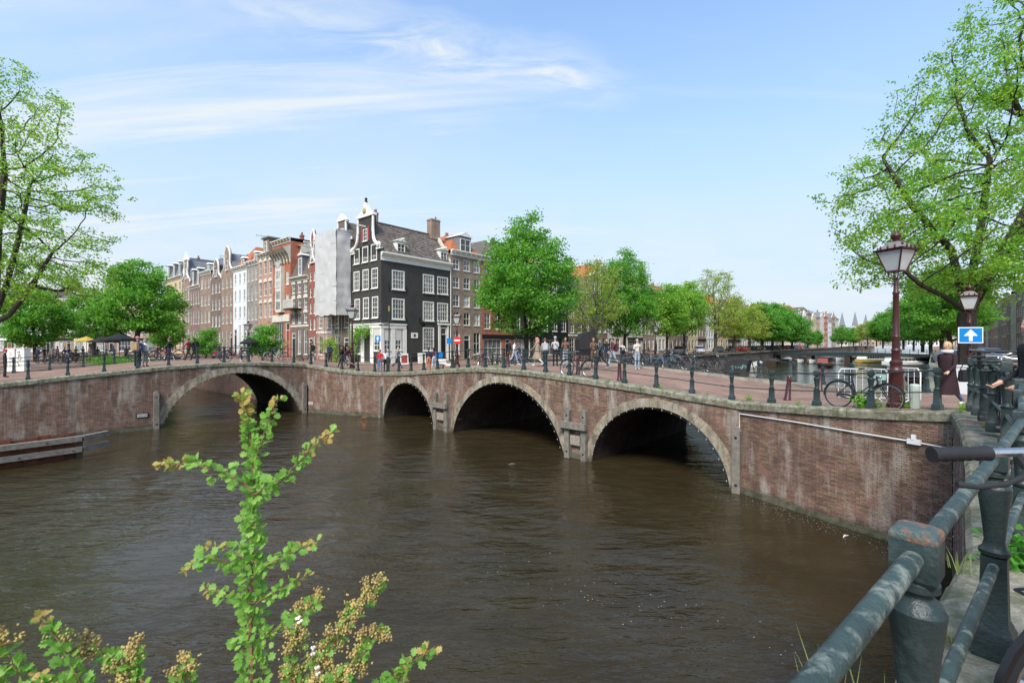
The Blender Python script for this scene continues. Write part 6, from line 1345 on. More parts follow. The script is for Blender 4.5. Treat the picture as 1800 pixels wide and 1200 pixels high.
# kerbs on the far pavement of the bridge
e = empty('kerb', (0, 0, 0), 0, 'grey stone kerb of the far pavement on the bridge', 'kerb'); kc = [E1 + V2(-2.2, -1.6), V2(14.0, 18.5), F0f - nA * 2.2, F1f - nA * 2.2]
for a_, b_ in zip(kc, kc[1:]):
    L = (b_ - a_).length; n = int(L / 1.0)
    for i in range(n): q0, q1 = a_.lerp(b_, (i + .01) / n), a_.lerp(b_, (i + .99) / n); m_ = (q0 + q1) / 2; MB().beam((q0.x, q0.y, gz(q0) + .06), (q1.x, q1.y, gz(q1) + .06), .2, .14).obj('kerb_stone', M_kerb, e)
# ---------------------------------------------------------------- bicycles
M_rim = pm('dull_steel_rim', (.34, .34, .33), .35, .1, 5, 0, metal=.8); M_saddle = pm('dark_leather', (.03, .022, .018), .5, .2, 9, .2)
def wheel_parts():
    t = MB(); t.tube([(.345 * cos(2 * pi * i / 28), 0, .345 * sin(2 * pi * i / 28)) for i in range(28)], .019, 6, closed=True)
    r = MB(); r.tube([(.322 * cos(2 * pi * i / 28), 0, .322 * sin(2 * pi * i / 28)) for i in range(28)], .010, 5, closed=True); r.tube([(0, -.04, 0), (0, .04, 0)], .022, 8)
    s = MB(); [s.tube([(0, .02 * (-1) ** i, 0), (.32 * cos(2 * pi * i / 20), 0, .32 * sin(2 * pi * i / 20))], .0018, 3, cap=False) for i in range(20)]
    return t.mesh('tyre', M_rubber, True), r.mesh('rim', M_rim, True), s.mesh('spokes', M_rim, fix=False)
WHEEL = wheel_parts(); BK = {}
def make_bike(kind='step', paint=None, rack=True, crate=False, flat=False):
    paint = paint or M_black; key = (kind, paint.name, rack, crate, flat)
    if key in BK: return BK[key]
    L = []; f = MB(); W = 1.12; bb = (.44, 0, .28); st = (.30, 0, .80); hd = (.86, 0, .88); hd2 = (.90, 0, .70)
    f.tube([bb, st], .016, 7); f.tube([hd, hd2], .019, 7)
    if kind == 'step': f.tube([hd2, (.72, 0, .48), (.60, 0, .34), bb], .018, 7); f.tube([(.865, 0, .84), (.70, 0, .60), (.52, 0, .44), (.40, 0, .42)], .014, 7)
    else: f.tube([hd2, bb], .018, 7); f.tube([(.865, 0, .85), (.315, 0, .77)], .016, 7)
    for s_ in (-1, 1): f.tube([bb, (0, s_ * .06, .345)], .010, 5); f.tube([(.31, 0, .74), (0, s_ * .06, .345)], .009, 5); f.tube([hd2, (.97, s_ * .05, .60), (W, s_ * .055, .345)], .012, 6)
    L.append(('frame', f.mesh('frame', paint, True)))
    for cx, a0, a1 in ((0, -.2, 3.3), (W, .35, 3.0)):
        m = MB(); m.tube([(cx + .375 * cos(a0 + (a1 - a0) * i / 14), 0, .345 + .375 * sin(a0 + (a1 - a0) * i / 14)) for i in range(15)], .017, 5); L.append(('mudguards', m.mesh('mudguard', paint, True)))
    c = MB(); c.tube([(-.02, -.05, .345), (.20, -.05, .36), (.46, -.05, .30), (.44, -.05, .24), (.20, -.05, .27), (-.02, -.05, .31)], .02, 5, closed=True); L.append(('chain_guard', c.mesh('chain_guard', M_black, True)))
    k = MB(); k.lathe([(.09, 0), (.09, .008)], 14, (0, 0, 0)); k.M = None
    p_ = MB(); p_.tube([(.44, -.08, .28), (.50, -.09, .13)], .010, 5); p_.box(.46, -.17, .115, .54, -.09, .14); p_.tube([(.44, .08, .28), (.38, .09, .43)], .010, 5); p_.box(.34, .09, .42, .42, .17, .445); p_.tube([(.44, -.08, .28), (.44, .08, .28)], .014, 6); L.append(('pedals', p_.mesh('crank', M_steel)))
    s = MB(); s.add([(.14, -.09, .90), (.14, .09, .90), (.30, .05, .905), (.42, .015, .90), (.42, -.015, .90), (.30, -.05, .905), (.14, -.08, .86), (.14, .08, .86), (.30, .03, .86), (.40, .01, .875), (.40, -.01, .875), (.30, -.03, .86)], [(0, 5, 4, 3, 2, 1), (6, 7, 8, 9, 10, 11), (0, 1, 7, 6), (1, 2, 8, 7), (2, 3, 9, 8), (3, 4, 10, 9), (4, 5, 11, 10), (5, 0, 6, 11)]); s.tube([st, (.285, 0, .88)], .013, 6); L.append(('saddle', s.mesh('saddle', M_saddle, True)))
    h = MB(); h.tube([hd, (.83, 0, 1.0)], .013, 6)
    if flat: h.tube([(.80, -.31, 1.02), (.83, -.2, 1.03), (.86, -.07, 1.0), (.86, .07, 1.0), (.83, .2, 1.03), (.80, .31, 1.02)], .011, 8)
    else: h.tube([(.60, -.27, 1.03), (.72, -.27, 1.05), (.82, -.18, 1.06), (.87, -.05, 1.0), (.87, .05, 1.0), (.82, .18, 1.06), (.72, .27, 1.05), (.60, .27, 1.03)], .011, 8)
    L.append(('handlebar', h.mesh('handlebar', M_steel, True)))
    for s_ in (-1, 1):
        g = MB()
        if flat: g.tube([(.80 - .01 * q / 14, s_ * (.29 + .13 * q / 14), 1.02 - .005 * q / 14) for q in range(15)], [.0155 + .0022 * (q % 2) + (.003 if q in (0, 14) else 0) for q in range(15)], 16); g.tube([(.83, s_ * .24, 1.01), (.86, s_ * .26, .995), (.875, s_ * .29, .985), (.88, s_ * .34, .97), (.87, s_ * .39, .962), (.86, s_ * .43, .965)], [.012, .010, .007, .006, .006, .007], 8)
        else: g.tube([(.72, s_ * .27, 1.05), (.58, s_ * .27, 1.03)], .017, 8); g.tube([(.78, s_ * .24, 1.03), (.72, s_ * .25, .99), (.62, s_ * .26, .99)], .006, 5)
        L.append(('grips', g.mesh('grip', M_rubber, True)))
    l = MB(); l.ball((.93, 0, .86), .045, 8, 6); L.append(('headlamp', l.mesh('headlamp', M_steel, True)))
    if rack:
        r = MB(); [r.tube([(-.22, q, .74), (.24, q, .76)], .006, 4) for q in (-.07, -.02, .02, .07)]; r.tube([(-.22, -.07, .74), (-.22, .07, .74)], .006, 4); [r.tube([(-.1, q, .745), (0, q, .345)], .006, 4) for q in (-.075, .075)]; L.append(('rack', r.mesh('rack', M_black)))
    if crate:
        r = MB(); x0, x1, y0, y1, z0, z1 = .92, 1.30, -.22, .22, .80, 1.04
        for z_ in (z0, (z0 + z1) / 2, z1): r.tube([(x0, y0, z_), (x1, y0, z_), (x1, y1, z_), (x0, y1, z_)], .012, 4, closed=True)
        for i in range(5):
            for y_ in (y0, y1): r.tube([(x0 + (x1 - x0) * i / 4, y_, z0), (x0 + (x1 - x0) * i / 4, y_, z1)], .008, 4)
        for i in range(5): r.tube([(x0, y0 + (y1 - y0) * i / 4, z0), (x1, y0 + (y1 - y0) * i / 4, z0)], .01, 4)
        L.append(('front_rack', r.mesh('front_rack', M_black)))
    n = MB(); n.tube([(.36, .04, .28), (.30, .16, .01)], .010, 5); L.append(('kickstand', n.mesh('kickstand', M_steel)))
    BK[key] = L; return L
def bike(x, y, yaw, label, kind='step', paint=None, rack=True, crate=False, sc=1.0, lean=0.0, z=None, flat=False, group='parked bicycles', low=False):
    e = empty('bicycle', (x, y, gz((x, y)) + .01 if z is None else z), 0, label, 'bicycle', group); e.rotation_euler = (lean, 0, yaw); e.rotation_mode = 'ZYX' if False else 'XYZ'; e.scale = (sc,) * 3
    for n_, me in make_bike(kind, paint, rack, crate, flat):
        ob({'mudguards': 'mudguard', 'pedals': 'crank', 'grips': 'grip'}.get(n_, n_), me, e)
    for cx in (0, 1.12):
        w_ = ob('wheel', WHEEL[1], e, (cx, 0, .345)); ob('tyre', WHEEL[0], w_); ob('spokes', WHEEL[2], w_)
    return e
def bike_on(o_, u_, px, inset, label, flip=False, side=1, **k):
    s = px_s(o_, u_, px); nn = V2(u_.y, -u_.x) * side * inset; q = o_ + u_ * s + nn; yaw = atan2(u_.y, u_.x) + (pi if flip else 0); return bike(q.x, q.y, yaw, label, **k)
uWr = (KC - F0).normalized(); bike_on(KC, -uWr, 1459, .42, 'black step through bicycle leaning on the railing by the tall lamp', flip=True, sc=1.13, lean=-.10, crate=False, side=1)
bike_on(F0, uA, 1026, .42, 'black bicycle leaning on the railing above the middle arch', sc=1.16, kind='step', lean=.08, crate=True)
M_bblue = pm('faded_blue_frame', (.12, .2, .3), .5, .1, 4, 0); M_bred = pm('dull_red_frame', (.3, .05, .03), .5, .1, 4, 0); M_bcream = pm('cream_frame', (.55, .5, .4), .5, .1, 4, 0); M_bgreen = pm('green_frame', (.04, .13, .07), .5, .1, 4, 0)
bike_on(G, uB, 436, .45, 'black bicycle with large wheels at the top of the left bridge', sc=1.15, lean=.08, flip=False)
for i, (px, pt, cr, lab) in enumerate([(468, M_bcream, 0, 'pale bicycle on the far railing of the left bridge before the bush'), (497, M_black, 0, 'dark bicycle on the far railing of the left bridge before the red house'), (522, M_black, 1, 'black bicycle with a front rack at the right end of the far left railing'), (312, M_bred, 0, 'red bicycle on the far railing behind the walker in black'), (400, M_bred, 1, 'red bicycle by the far railing before the terrace'), (270, M_black, 0, 'black bicycle on the far railing right of the rucksack man')]):
    bike_on(Gf, uB, px, -.5, lab, paint=pt, crate=bool(cr), sc=1.1, flip=i % 2 == 0, lean=.08 if i % 2 else -.08)
for i, (px, pt, cr, lab) in enumerate([(1120 - 12, M_black, 0, 'dark bicycle on the far railing left of the man with the phone'), (1143, M_black, 0, 'dark bicycle on the far railing right of the man with the phone'), (1160, M_bblue, 0, 'blue bicycle on the far railing beside a post'), (1212, M_black, 1, 'black bicycle with front rack on the far railing before the beige car'), (1236, M_black, 0, 'black bicycle leaning right of the bicycle with the front rack'), (1256, M_black, 0, 'black bicycle just left of the cargo bike'), (1185, M_black, 0, 'black bicycle on the far railing left of the front rack bicycle')]):
    bike_on(F0f, uA, px, -.5, lab, paint=pt, crate=bool(cr), sc=1.1, flip=i % 2 == 0, lean=.08 if i % 2 else -.08)
for i in range(9):
    px = [846, 856, 866, 876, 884, 908, 916, 925, 934][i]; x, y = P(px, 43.5 - .18 * i); bike(x, y, atan2(uR.y, uR.x) + pi / 2 + .15 * ((i * 7) % 3 - 1), f'bicycle parked in the rack before the black shopfront, {("first", *names)[i]} from the left', kind='step' if i % 2 else 'dia', paint=[M_black, M_bcream, M_black, M_bblue, M_bgreen, M_black, M_bred, M_black, M_black][i], sc=1.08)
for i in range(10):
    px = 1278 + i * 13; p_ = bank(px, .8); bike(p_.x, p_.y, atan2(uR.y, uR.x) + .9, f'bicycle at the quay edge beyond the cargo bike, {("first", *names)[i]} from the left', paint=[M_black, M_bblue, M_black][i % 3], sc=1.08)
for i in range(12):
    px = [72, 84, 96, 106, 118, 128, 140, 150, 160, 168, 176, 186][i]; x, y = P(px, 46 + (i % 3)); bike(x, y, .6 + .4 * (i % 4), f'dark bicycle in the cluster on the far left quay, {("first", *names)[i]} from the left', paint=[M_black, M_black, M_bred][i % 3], sc=1.08)
for i in range(7):
    q = E1 + uE * (3 + 1.5 * i) + V2(1.2, -1.0); bike(q.x, q.y, atan2(uE.y, uE.x) - .8, f'bicycle parked on the right bank beyond the corner, {("first", *names)[i]} from the near end', paint=[M_black, M_bgreen, M_black][i % 3], crate=i % 3 == 1, sc=1.08)
# foreground bicycles at the right edge
eb = bike(2.45, 1.98, radians(-135), 'black bicycle whose handlebar rests over the near railing', flat=True, sc=1.2, z=3.86, kind='dia')
for c_ in eb.children:
    if c_.name.split('.')[0] in ('handlebar', 'grip', 'headlamp'): c_.matrix_basis = Matrix.Translation((.86, 0, 0)) @ Matrix.Rotation(radians(47), 4, 'Z') @ Matrix.Translation((-.86, 0, 0))
for a_ in (((.86, .12, 1.0), (.98, .22, 1.12), (1.02, .05, .95), (.92, 0, .70)), ((.86, -.12, 1.0), (1.0, -.1, 1.08), (1.03, 0, .9), (.95, 0, .6))): MB().tube(a_, .004, 5).obj('brake_cable', M_black, eb, smooth=True)
bike(2.08, 1.62, radians(2), 'bicycle of which the wheel shows at the lower right corner', sc=1.0, z=3.75, kind='dia')
bike(7.78, 7.12, radians(-131), 'black bicycle held upright behind the thick posts at the right edge', flat=True, sc=1.18, z=4.0)
bike(8.52, 8.05, radians(-132), 'black bicycle standing behind the posts with its bars level with the sign pole', sc=1.22, z=4.0, crate=True)
bike(9.6, 8.75, radians(52), 'dark bicycle behind the posts, farther from the rail than the others', sc=1.15, z=3.95, flat=True)
x, y = P(1762, 8.6); bike(x, y, radians(30), 'dark bicycle leaning on the inside of the posts by the corner', sc=1.15)
# cargo bike
s = px_s(F0f, uA, 1312); q = F0f + uA * s - V2(uA.y, -uA.x) * -.0 - nA * .75; e = empty('cargo_bike', (q.x, q.y, gz(q) + .02), atan2(-uA.y, -uA.x), 'black cargo bike with a long covered box and green scribble before the canal', 'cargo bike'); e.scale = (1.0,) * 3
for cx, r_ in ((.95, 1.0), (-1.1, .8)):
    w_ = ob('wheel', WHEEL[1], e, (cx, 0, .345 * r_), scale=(r_,) * 3); ob('tyre', WHEEL[0], w_); ob('spokes', WHEEL[2], w_)
bx = MB(); pr = [(-.75, .32), (-.35, .28), (.30, .28), (.42, .95), (.1, 1.02), (-.45, .95), (-.85, .70)]; bx.prism(pr, -.33, .33); bevel(bx.mesh('x', M_black), .02); bx.obj('cargo_box', pm('black_tarpaulin', (.022, .022, .022), .6, .3, 3, .4, 8), e)
f = MB(); f.tube([(-1.1, 0, .3), (-.9, 0, .42), (-.6, 0, .25), (.5, 0, .25), (.62, 0, .3), (.50, 0, .85)], .025, 6); f.tube([(.62, 0, .3), (.95, .06, .345)], .014, 5); f.tube([(.62, 0, .3), (.95, -.06, .345)], .014, 5); f.tube([(.5, 0, .8), (.95, .06, .345)], .012, 5); f.obj('frame', M_black, e, smooth=True)
MB().tube([(.32, -.3, 1.08), (.25, -.1, 1.12), (.25, .1, 1.12), (.32, .3, 1.08)], .013, 6).tube([(.25, 0, 1.12), (.2, 0, .8)], .014, 6).obj('handlebar', M_black, e); MB().box(.42, -.09, .92, .68, .09, .97).obj('saddle', M_saddle, e); MB().box(.75, -.1, .72, 1.2, .1, .75).obj('rack', M_black, e)
M_scrib = pm('pale_green_scribble', (.25, .5, .42), .5, .05, 3, 0); sgn = 1
for side in (-1, 1):
    def stroke(pp): MB().tube([(x_ * sgn, side * .335, z_) for x_, z_ in pp], .013, 4).obj('scribble', M_scrib, e)
    stroke([(-.50, .55), (-.42, .62), (-.36, .56), (-.44, .48), (-.36, .42)]); stroke([(-.28, .60), (-.24, .48), (-.18, .58), (-.12, .47), (-.06, .60)]); stroke([(-.02, .50), (.02, .57), (.07, .50), (.07, .46), (.0, .48)]); stroke([(.12, .47), (.12, .66), (.2, .68)]); stroke([(.06, .58), (.2, .58)]); stroke([(.24, .48), (.30, .60), (.24, .66), (.2, .58)])
# scooter
x, y = P(789, 33); e = empty('scooter', (x, y, gz((x, y))), .35, 'small white and blue scooter parked beside a maroon bollard', 'scooter')
for cx in (-.6, .6): w_ = MB().tube([(cx + .2 * cos(2 * pi * i / 16), 0, .24 + .2 * sin(2 * pi * i / 16)) for i in range(16)], .05, 6, closed=True).obj('wheel', M_rubber, e, smooth=True); MB().tube([(cx, -.04, .24), (cx, .04, .24)], .1, 10).obj('rim', M_rim, w_)
MB().prism([(-.85, .45), (-.3, .35), (-.25, .25), (.3, .25), (.45, .9), (.36, .92), (.22, .4), (-.2, .42), (-.25, .75), (-.8, .78)], -.14, .14).obj('body', M_white, e); MB().prism([(-.8, .78), (-.2, .76), (-.22, .85), (-.75, .88)], -.13, .13).obj('saddle', M_black, e); MB().tube([(.38, 0, .9), (.32, 0, 1.05), (.28, -.28, 1.08)], .02, 6).tube([(.32, 0, 1.05), (.28, .28, 1.08)], .02, 6).obj('handlebar', M_black, e); MB().box(-.95, -.2, .85, -.5, .2, 1.25).obj('top_box', M_blue, e)
# ---------------------------------------------------------------- barriers, cabinets, parasols and other street things
def barrier(a_, b_, label):
    a_, b_ = Vector(a_), Vector(b_); z0 = gz((a_ + b_) / 2); L = (b_ - a_).length; e = empty('crowd_barrier', (a_.x, a_.y, z0), atan2((b_ - a_).y, (b_ - a_).x), label, 'barrier', 'white steel barriers')
    MB().tube([(0, 0, .12), (0, 0, .95), (.08, 0, 1.08), (L - .08, 0, 1.08), (L, 0, .95), (L, 0, .12), ], .02, 6, closed=True).obj('frame', M_plastic, e, smooth=True); n = int(L / .17)
    for i in range(1, n): ob('bar', BAR, e, (L * i / n, 0, .12), scale=(1, 1, .95))
    for x_ in (.25, L - .25): MB().tube([(x_, -.28, .01), (x_, 0, .12), (x_, .28, .01)], .015, 5).obj('foot', M_plastic, e)
    return e
BAR = MB().tube([(0, 0, 0), (0, 0, 1)], .008, 5).mesh('bar', M_plastic)
e = barrier(P(1474, 15.6), P(1560, 15.2), 'white steel crowd barrier behind the parked bicycle'); MB().box(.95, -.02, .72, 1.35, -.01, .92).obj('sign_plate', pm('pale_green_plate', (.25, .42, .36), .5), e)
barrier(P(1566, 15.1), P(1618, 14.2), 'white steel crowd barrier right of the tall lamp')
MB().box(-.27, -.25, 0, .27, .25, 1.2).box(-.3, -.28, 1.2, .3, .28, 1.26).obj('utility_cabinet', M_plastic, None, (*P(1694, 19.0), gz(P(1694, 19))), (0, 0, .4), label='white utility cabinet beside the lamp before the elm', cat='cabinet')
for i, (px, lab) in enumerate([(24, 'left white cabinet with black scribble on the left bridge'), (41, 'right white cabinet with black lettering on the left bridge')]):
    x, y = P(px, 33.0); e = MB().box(-.33, -.2, 0, .33, .2, 1.62).box(-.36, -.23, 1.62, .36, .23, 1.68).obj('utility_cabinet', M_white, None, (x, y, gz((x, y))), (0, 0, -.1), label=lab, cat='cabinet', group='white graffiti cabinets')
    if i: 
        for k, cchar in enumerate('ZOL'):
            fc = bpy.data.curves.new('scribble', 'FONT'); fc.body = cchar; fc.size = .42; fc.extrude = .004; fc.materials.append(M_black); t_ = bpy.data.objects.new('t', fc); link(t_); me_ = bpy.data.meshes.new_from_object(t_.evaluated_get(bpy.context.evaluated_depsgraph_get())); bpy.data.objects.remove(t_); fo = ob('scribble', me_, e); fo.location = (-.16, -.207, 1.1 - k * .34); fo.rotation_euler = (radians(90), radians(-18), 0)
    else:
        for pp in ([(-.1, 1.4), (.1, 1.3), (-.05, 1.15)], [(-.1, 1.05), (.1, 1.0), (.08, .85), (-.08, .9)], [(-.1, .75), (.1, .7)], [(.02, .6), (-.08, .45), (.1, .4)]): MB().tube([(x_, -.205, z_) for x_, z_ in pp], .014, 4).obj('scribble', M_black, e)
def parasol(px, d, r, h_, col, label):
    x, y = P(px, d); e = empty('parasol', (x, y, gz((x, y))), 0, label, 'parasol', 'black terrace parasols'); MB().tube([(0, 0, 0), (0, 0, h_)], .03, 8).obj('pole', M_timber, e); c_ = MB(); n = 8; vs = [(0, 0, h_ + .1)] + [(r * cos(2 * pi * i / n), r * sin(2 * pi * i / n), h_ - .5) for i in range(n)] + [(r * cos(2 * pi * i / n), r * sin(2 * pi * i / n), h_ - .68) for i in range(n)]
    c_.add(vs, [(0, 1 + i, 1 + (i + 1) % n) for i in range(n)] + [(1 + i, 1 + n + i, 1 + n + (i + 1) % n, 1 + (i + 1) % n) for i in range(n)]); c_.obj('canopy', col, e)
M_canv = pm('black_canvas', (.02, .018, .018), .8, .2, 2, .2)
parasol(210, 47, 1.55, 2.9, M_canv, 'big black parasol beside the rucksack man'); parasol(44, 52, 1.5, 2.9, M_canv, 'black parasol above the two white cabinets'); parasol(438, 50, .9, 2.7, M_canv, 'small black parasol before the white house'); parasol(182, 54, 1.4, 2.8, M_canv, 'black parasol half hidden behind the big one'); parasol(152, 60, 1.2, 2.8, pm('yellow_canvas', (.5, .33, .05), .8), 'small yellow parasol on the far left terrace')
x, y = P(1030, 33); e = empty('covered_carriage', (x, y, gz((x, y))), .2, 'black hooded carriage standing behind the pedestrians', 'carriage'); e.scale = (.72, .72, .78); hd_ = MB(); pr = [(-.9, 1.2), (.9, 1.2), (1.0, 1.9), (.8, 2.6), (.2, 2.85), (-.5, 2.7), (-.95, 2.1)]; hd_.prism(pr, -.6, .6); hd_.obj('hood', M_canv, e); MB().prism([(-.8, .6), (.7, .6), (.9, 1.2), (-.9, 1.2)], -.55, .55).obj('body', M_black, e); MB().prism([(.3, 2.55), (.85, 2.45), (.95, 3.05), (.7, 3.2)], -.25, .25).obj('raised_flap', M_canv, e)
for sx in (-.6, .6):
    for sy in (-.65, .65): w_ = MB().tube([(sx + .4 * cos(2 * pi * i / 20), sy, .42 + .4 * sin(2 * pi * i / 20)) for i in range(20)], .025, 5, closed=True); [w_.tube([(sx, sy, .42), (sx + .4 * cos(2 * pi * i / 10), sy, .42 + .4 * sin(2 * pi * i / 10))], .012, 4) for i in range(10)]; w_.obj('wheel', M_maroon, e)
for i, (px, d, m_, lab) in enumerate([(711, 44.5, M_bred, 'small red poster stand at the corner house'), (742, 45.5, M_white, 'white menu board leaning by the charcoal wall')]):
    x, y = P(px, d - 1.5); e = MB().box(-.4, -.03, .1, .4, .03, 1.15).obj('menu_board', M_white, None, (x, y, gz((x, y))), (-.1, 0, .6), label=lab, cat='board'); MB().box(-.3, -.035, .25, .3, -.031, 1.0).obj('poster', m_ if m_ != M_white else M_cream, e)
x, y = P(893 + 10, 38); 
# ---------------------------------------------------------------- cars
def car_mesh(paint):
    key = 'car' + paint.name
    if key in BK: return BK[key]
    ns = [(-2.1, .35, .62, .72), (-2.05, .28, .86, .80), (-1.5, .22, .94, .84), (-.9, .22, .95, .86), (.3, .22, .95, .87), (.9, .22, .93, .86), (1.5, .24, .86, .82), (2.0, .28, .72, .74), (2.12, .36, .55, .62)]
    mb = MB(); vs = []; 
    for x, z0, z1, hw in ns: vs += [(x, -hw * .93, z0), (x, -hw, (z0 + z1) * .5), (x, -hw * .94, z1), (x, hw * .94, z1), (x, hw, (z0 + z1) * .5), (x, hw * .93, z0)]
    k = 6; fs = [(i * k + j, i * k + (j + 1) % k, (i + 1) * k + (j + 1) % k, (i + 1) * k + j) for i in range(len(ns) - 1) for j in range(k)] + [tuple(range(k)), tuple(range(len(vs) - 1, len(vs) - 1 - k, -1))]; mb.add(vs, fs)
    mb.add([(-1.35, -.62, 1.36), (.15, -.62, 1.40), (.15, .62, 1.40), (-1.35, .62, 1.36), (-1.35, -.60, 1.43), (.1, -.60, 1.46), (.1, .60, 1.46), (-1.35, .60, 1.43)], [(0, 3, 2, 1), (4, 5, 6, 7), (0, 1, 5, 4), (1, 2, 6, 5), (2, 3, 7, 6), (3, 0, 4, 7)]); body = mb.mesh('body', paint, True)
    w = MB(); w.add([(-1.75, -.80, .94), (1.0, -.80, .92), (.2, -.63, 1.39), (-1.38, -.63, 1.37), (-1.75, .80, .94), (1.0, .80, .92), (.2, .63, 1.39), (-1.38, .63, 1.37)], [(0, 1, 2, 3), (7, 6, 5, 4), (1, 5, 6, 2), (4, 0, 3, 7), (3, 2, 6, 7)]); win = w.mesh('windows', M_glassd)
    t = MB().tube([(0, -.1, 0), (0, .1, 0)], .31, 16).mesh('tyre', M_rubber); r = MB().tube([(0, -.105, 0), (0, .105, 0)], .19, 10).mesh('rim', M_rim); l = MB().box(-.03, -.14, -.06, .03, .14, .06).mesh('headlight', M_lampglass); rl = MB().box(-.03, -.12, -.07, .03, .12, .07).mesh('tail_light', M_red)
    BK[key] = (body, win, t, r, l, rl); return BK[key]
def car(px, off, rz_, paint, label, g='cars parked along the canal', p=None):
    q = p or bank(px, off); b_, w_, t_, r_, l_, rl = car_mesh(paint); e = empty('parked_car', (q.x, q.y, gz(q) + .0), rz_, label, 'car', g); ob('body', b_, e); ob('windows', w_, e)
    for sx in (-1.32, 1.35):
        for sy in (-.76, .76): t2 = ob('wheel', t_, e, (sx, sy, .31)); ob('rim', r_, t2)
    for sy in (-.6, .6): ob('headlight', l_, e, (2.07, sy, .62)); ob('tail_light', rl, e, (-2.08, sy, .72))
    return e
CP = {n_: pm('car_paint_' + n_, c_, .25, .05, 1, 0, spec=.7) for n_, c_ in dict(silver=(.42, .41, .38), white=(.7, .7, .7), black=(.015, .015, .018), red=(.35, .03, .02), grey=(.12, .13, .14), beige=(.38, .35, .27), blue=(.03, .06, .14)).items()}
ay = atan2(uR.y, uR.x)
for i, (px, c_, lab) in enumerate([(1190, 'beige', 'beige car parked before the slender green trees'), (1228, 'white', 'white car behind the leaning bicycles'), (1262, 'grey', 'grey car under the half bare elm'), (1284, 'black', 'black car right of the half bare elm'), (1302, 'red', 'bright red car above the cargo bike'), (1318, 'black', 'black car between the red and the white car'), (1333, 'white', 'white car below the yellow trees'), (1346, 'blue', 'dark blue car below the deep green trees'),
                                   (1357, 'black', 'black car third from the distant red one'), (1367, 'silver', 'silver car left of the distant red one'), (1376, 'red', 'distant dull red car on the quay'), (1385, 'black', 'distant black car right of the red one'), (1393, 'grey', 'distant grey car on the quay'), (1400, 'red', 'last red car before the white boats'), (1415, 'white', 'distant white car above the white boats'), (1440, 'silver', 'distant silver car above the dark boat'), (1452, 'white', 'farthest white car on the quay')]):
    car(px, 3.4, ay + (.5 if px < 1300 else .9), CP[c_], lab)
for i, (px, d, c_, lab) in enumerate([(1668, 44, 'silver', 'silver car on the right bank beyond the woman'), (1715, 60, 'blue', 'blue car in front of the right bank houses'), (1733, 48, 'grey', 'grey car on the right bank before the houses')]): car(0, 0, atan2(uE.y, uE.x) + .3, CP[c_], lab, 'cars on the right bank', Vector(P(px, d)))
# ---------------------------------------------------------------- boats
M_hullw = pm('white_gelcoat', (.72, .71, .66), .3, .06, 1, 0, spec=.6); M_hulld = pm('dark_varnished_hull', (.06, .035, .02), .4, .2, 3, .1); M_cover = pm('black_boat_cover', (.03, .032, .035), .7, .3, 2, .4, 6); M_yel = pm('yellow_hull', (.55, .42, .08), .4, .1, 2, 0)
def boat(px, d, L, Wd, rz_, hull, label, cabin=None, cover=None, fb=.75, top=None):
    x, y = P(px, d); e = empty('moored_boat', (x, y, 0), rz_, label, 'boat', 'boats on the right canal'); mb = MB(); vs = []; K = 9
    for i in range(K + 1):
        t = i / K; xx = -L / 2 + L * t; hw = Wd / 2 * (min(1, .82 + t * .5) if t < .5 else max(.03, 1 - ((t - .5) / .5) ** 2.4)); sh = fb * (1 + .35 * max(0, t - .4) ** 2 * 3)
        vs += [(xx, -hw * .55, -.2), (xx, -hw * .92, .2), (xx, -hw, sh), (xx, -hw * .86, sh + .02), (xx, hw * .86, sh + .02), (xx, hw, sh), (xx, hw * .92, .2), (xx, hw * .55, -.2)]
    k = 8; mb.add(vs, [(i * k + j, i * k + (j + 1) % k, (i + 1) * k + (j + 1) % k, (i + 1) * k + j) for i in range(K) for j in range(k)] + [tuple(range(k)), tuple(range(len(vs) - 1, len(vs) - 1 - k, -1))]); mb.obj('hull', hull, e, smooth=True)
    MB().tube([(vs[i * k + 2][0], vs[i * k + 2][1], vs[i * k + 2][2]) for i in range(K + 1)] + [(vs[i * k + 5][0], vs[i * k + 5][1], vs[i * k + 5][2]) for i in range(K, -1, -1)], .05, 5).obj('gunwale', M_timber if hull != M_hullw else M_plastic, e)
    if cabin:
        h_, x0, x1, mm_ = cabin; w2 = Wd * .36; c_ = MB(); c_.add([(x0, -w2, fb), (x1, -w2, fb), (x1, w2, fb), (x0, w2, fb), (x0 + .15, -w2 * .9, fb + h_), (x1 - .5, -w2 * .9, fb + h_), (x1 - .5, w2 * .9, fb + h_), (x0 + .15, w2 * .9, fb + h_)], [(0, 3, 2, 1), (4, 5, 6, 7), (0, 1, 5, 4), (1, 2, 6, 5), (2, 3, 7, 6), (3, 0, 4, 7)]); cb = c_.obj('cabin', mm_, e); n = max(2, int((x1 - x0) / 1.1))
        for s_ in (-1, 1):
            for i in range(n): xa = x0 + .35 + (x1 - x0 - .9) * i / n; MB().box(xa, s_ * w2 * .985 - .02, fb + h_ * .35, xa + (x1 - x0 - .9) / n - .15, s_ * w2 * .985 + .02, fb + h_ * .8).obj('window', M_glassd, cb)
        MB().box(x0, -w2 - .05, fb + h_, x1 - .4, w2 + .05, fb + h_ + .08).obj('cabin_roof', top or M_hullw, e)
    if cover: MB().prism([(-L * .42, fb), (L * .25, fb), (L * .1, fb + .45), (-L * .2, fb + .6), (-L * .38, fb + .4)], -Wd * .42, Wd * .42).obj('cover', cover, e)
    return e
ar = atan2(uR.y, uR.x)
boat(1406, 128, 6.5, 2.6, ar + pi, M_hullw, 'white boat with a yellow waterline at the left quay', cover=M_hullw); boat(1426, 126, 6, 2.4, ar + pi, M_hullw, 'white open boat right of the yellow lined one')
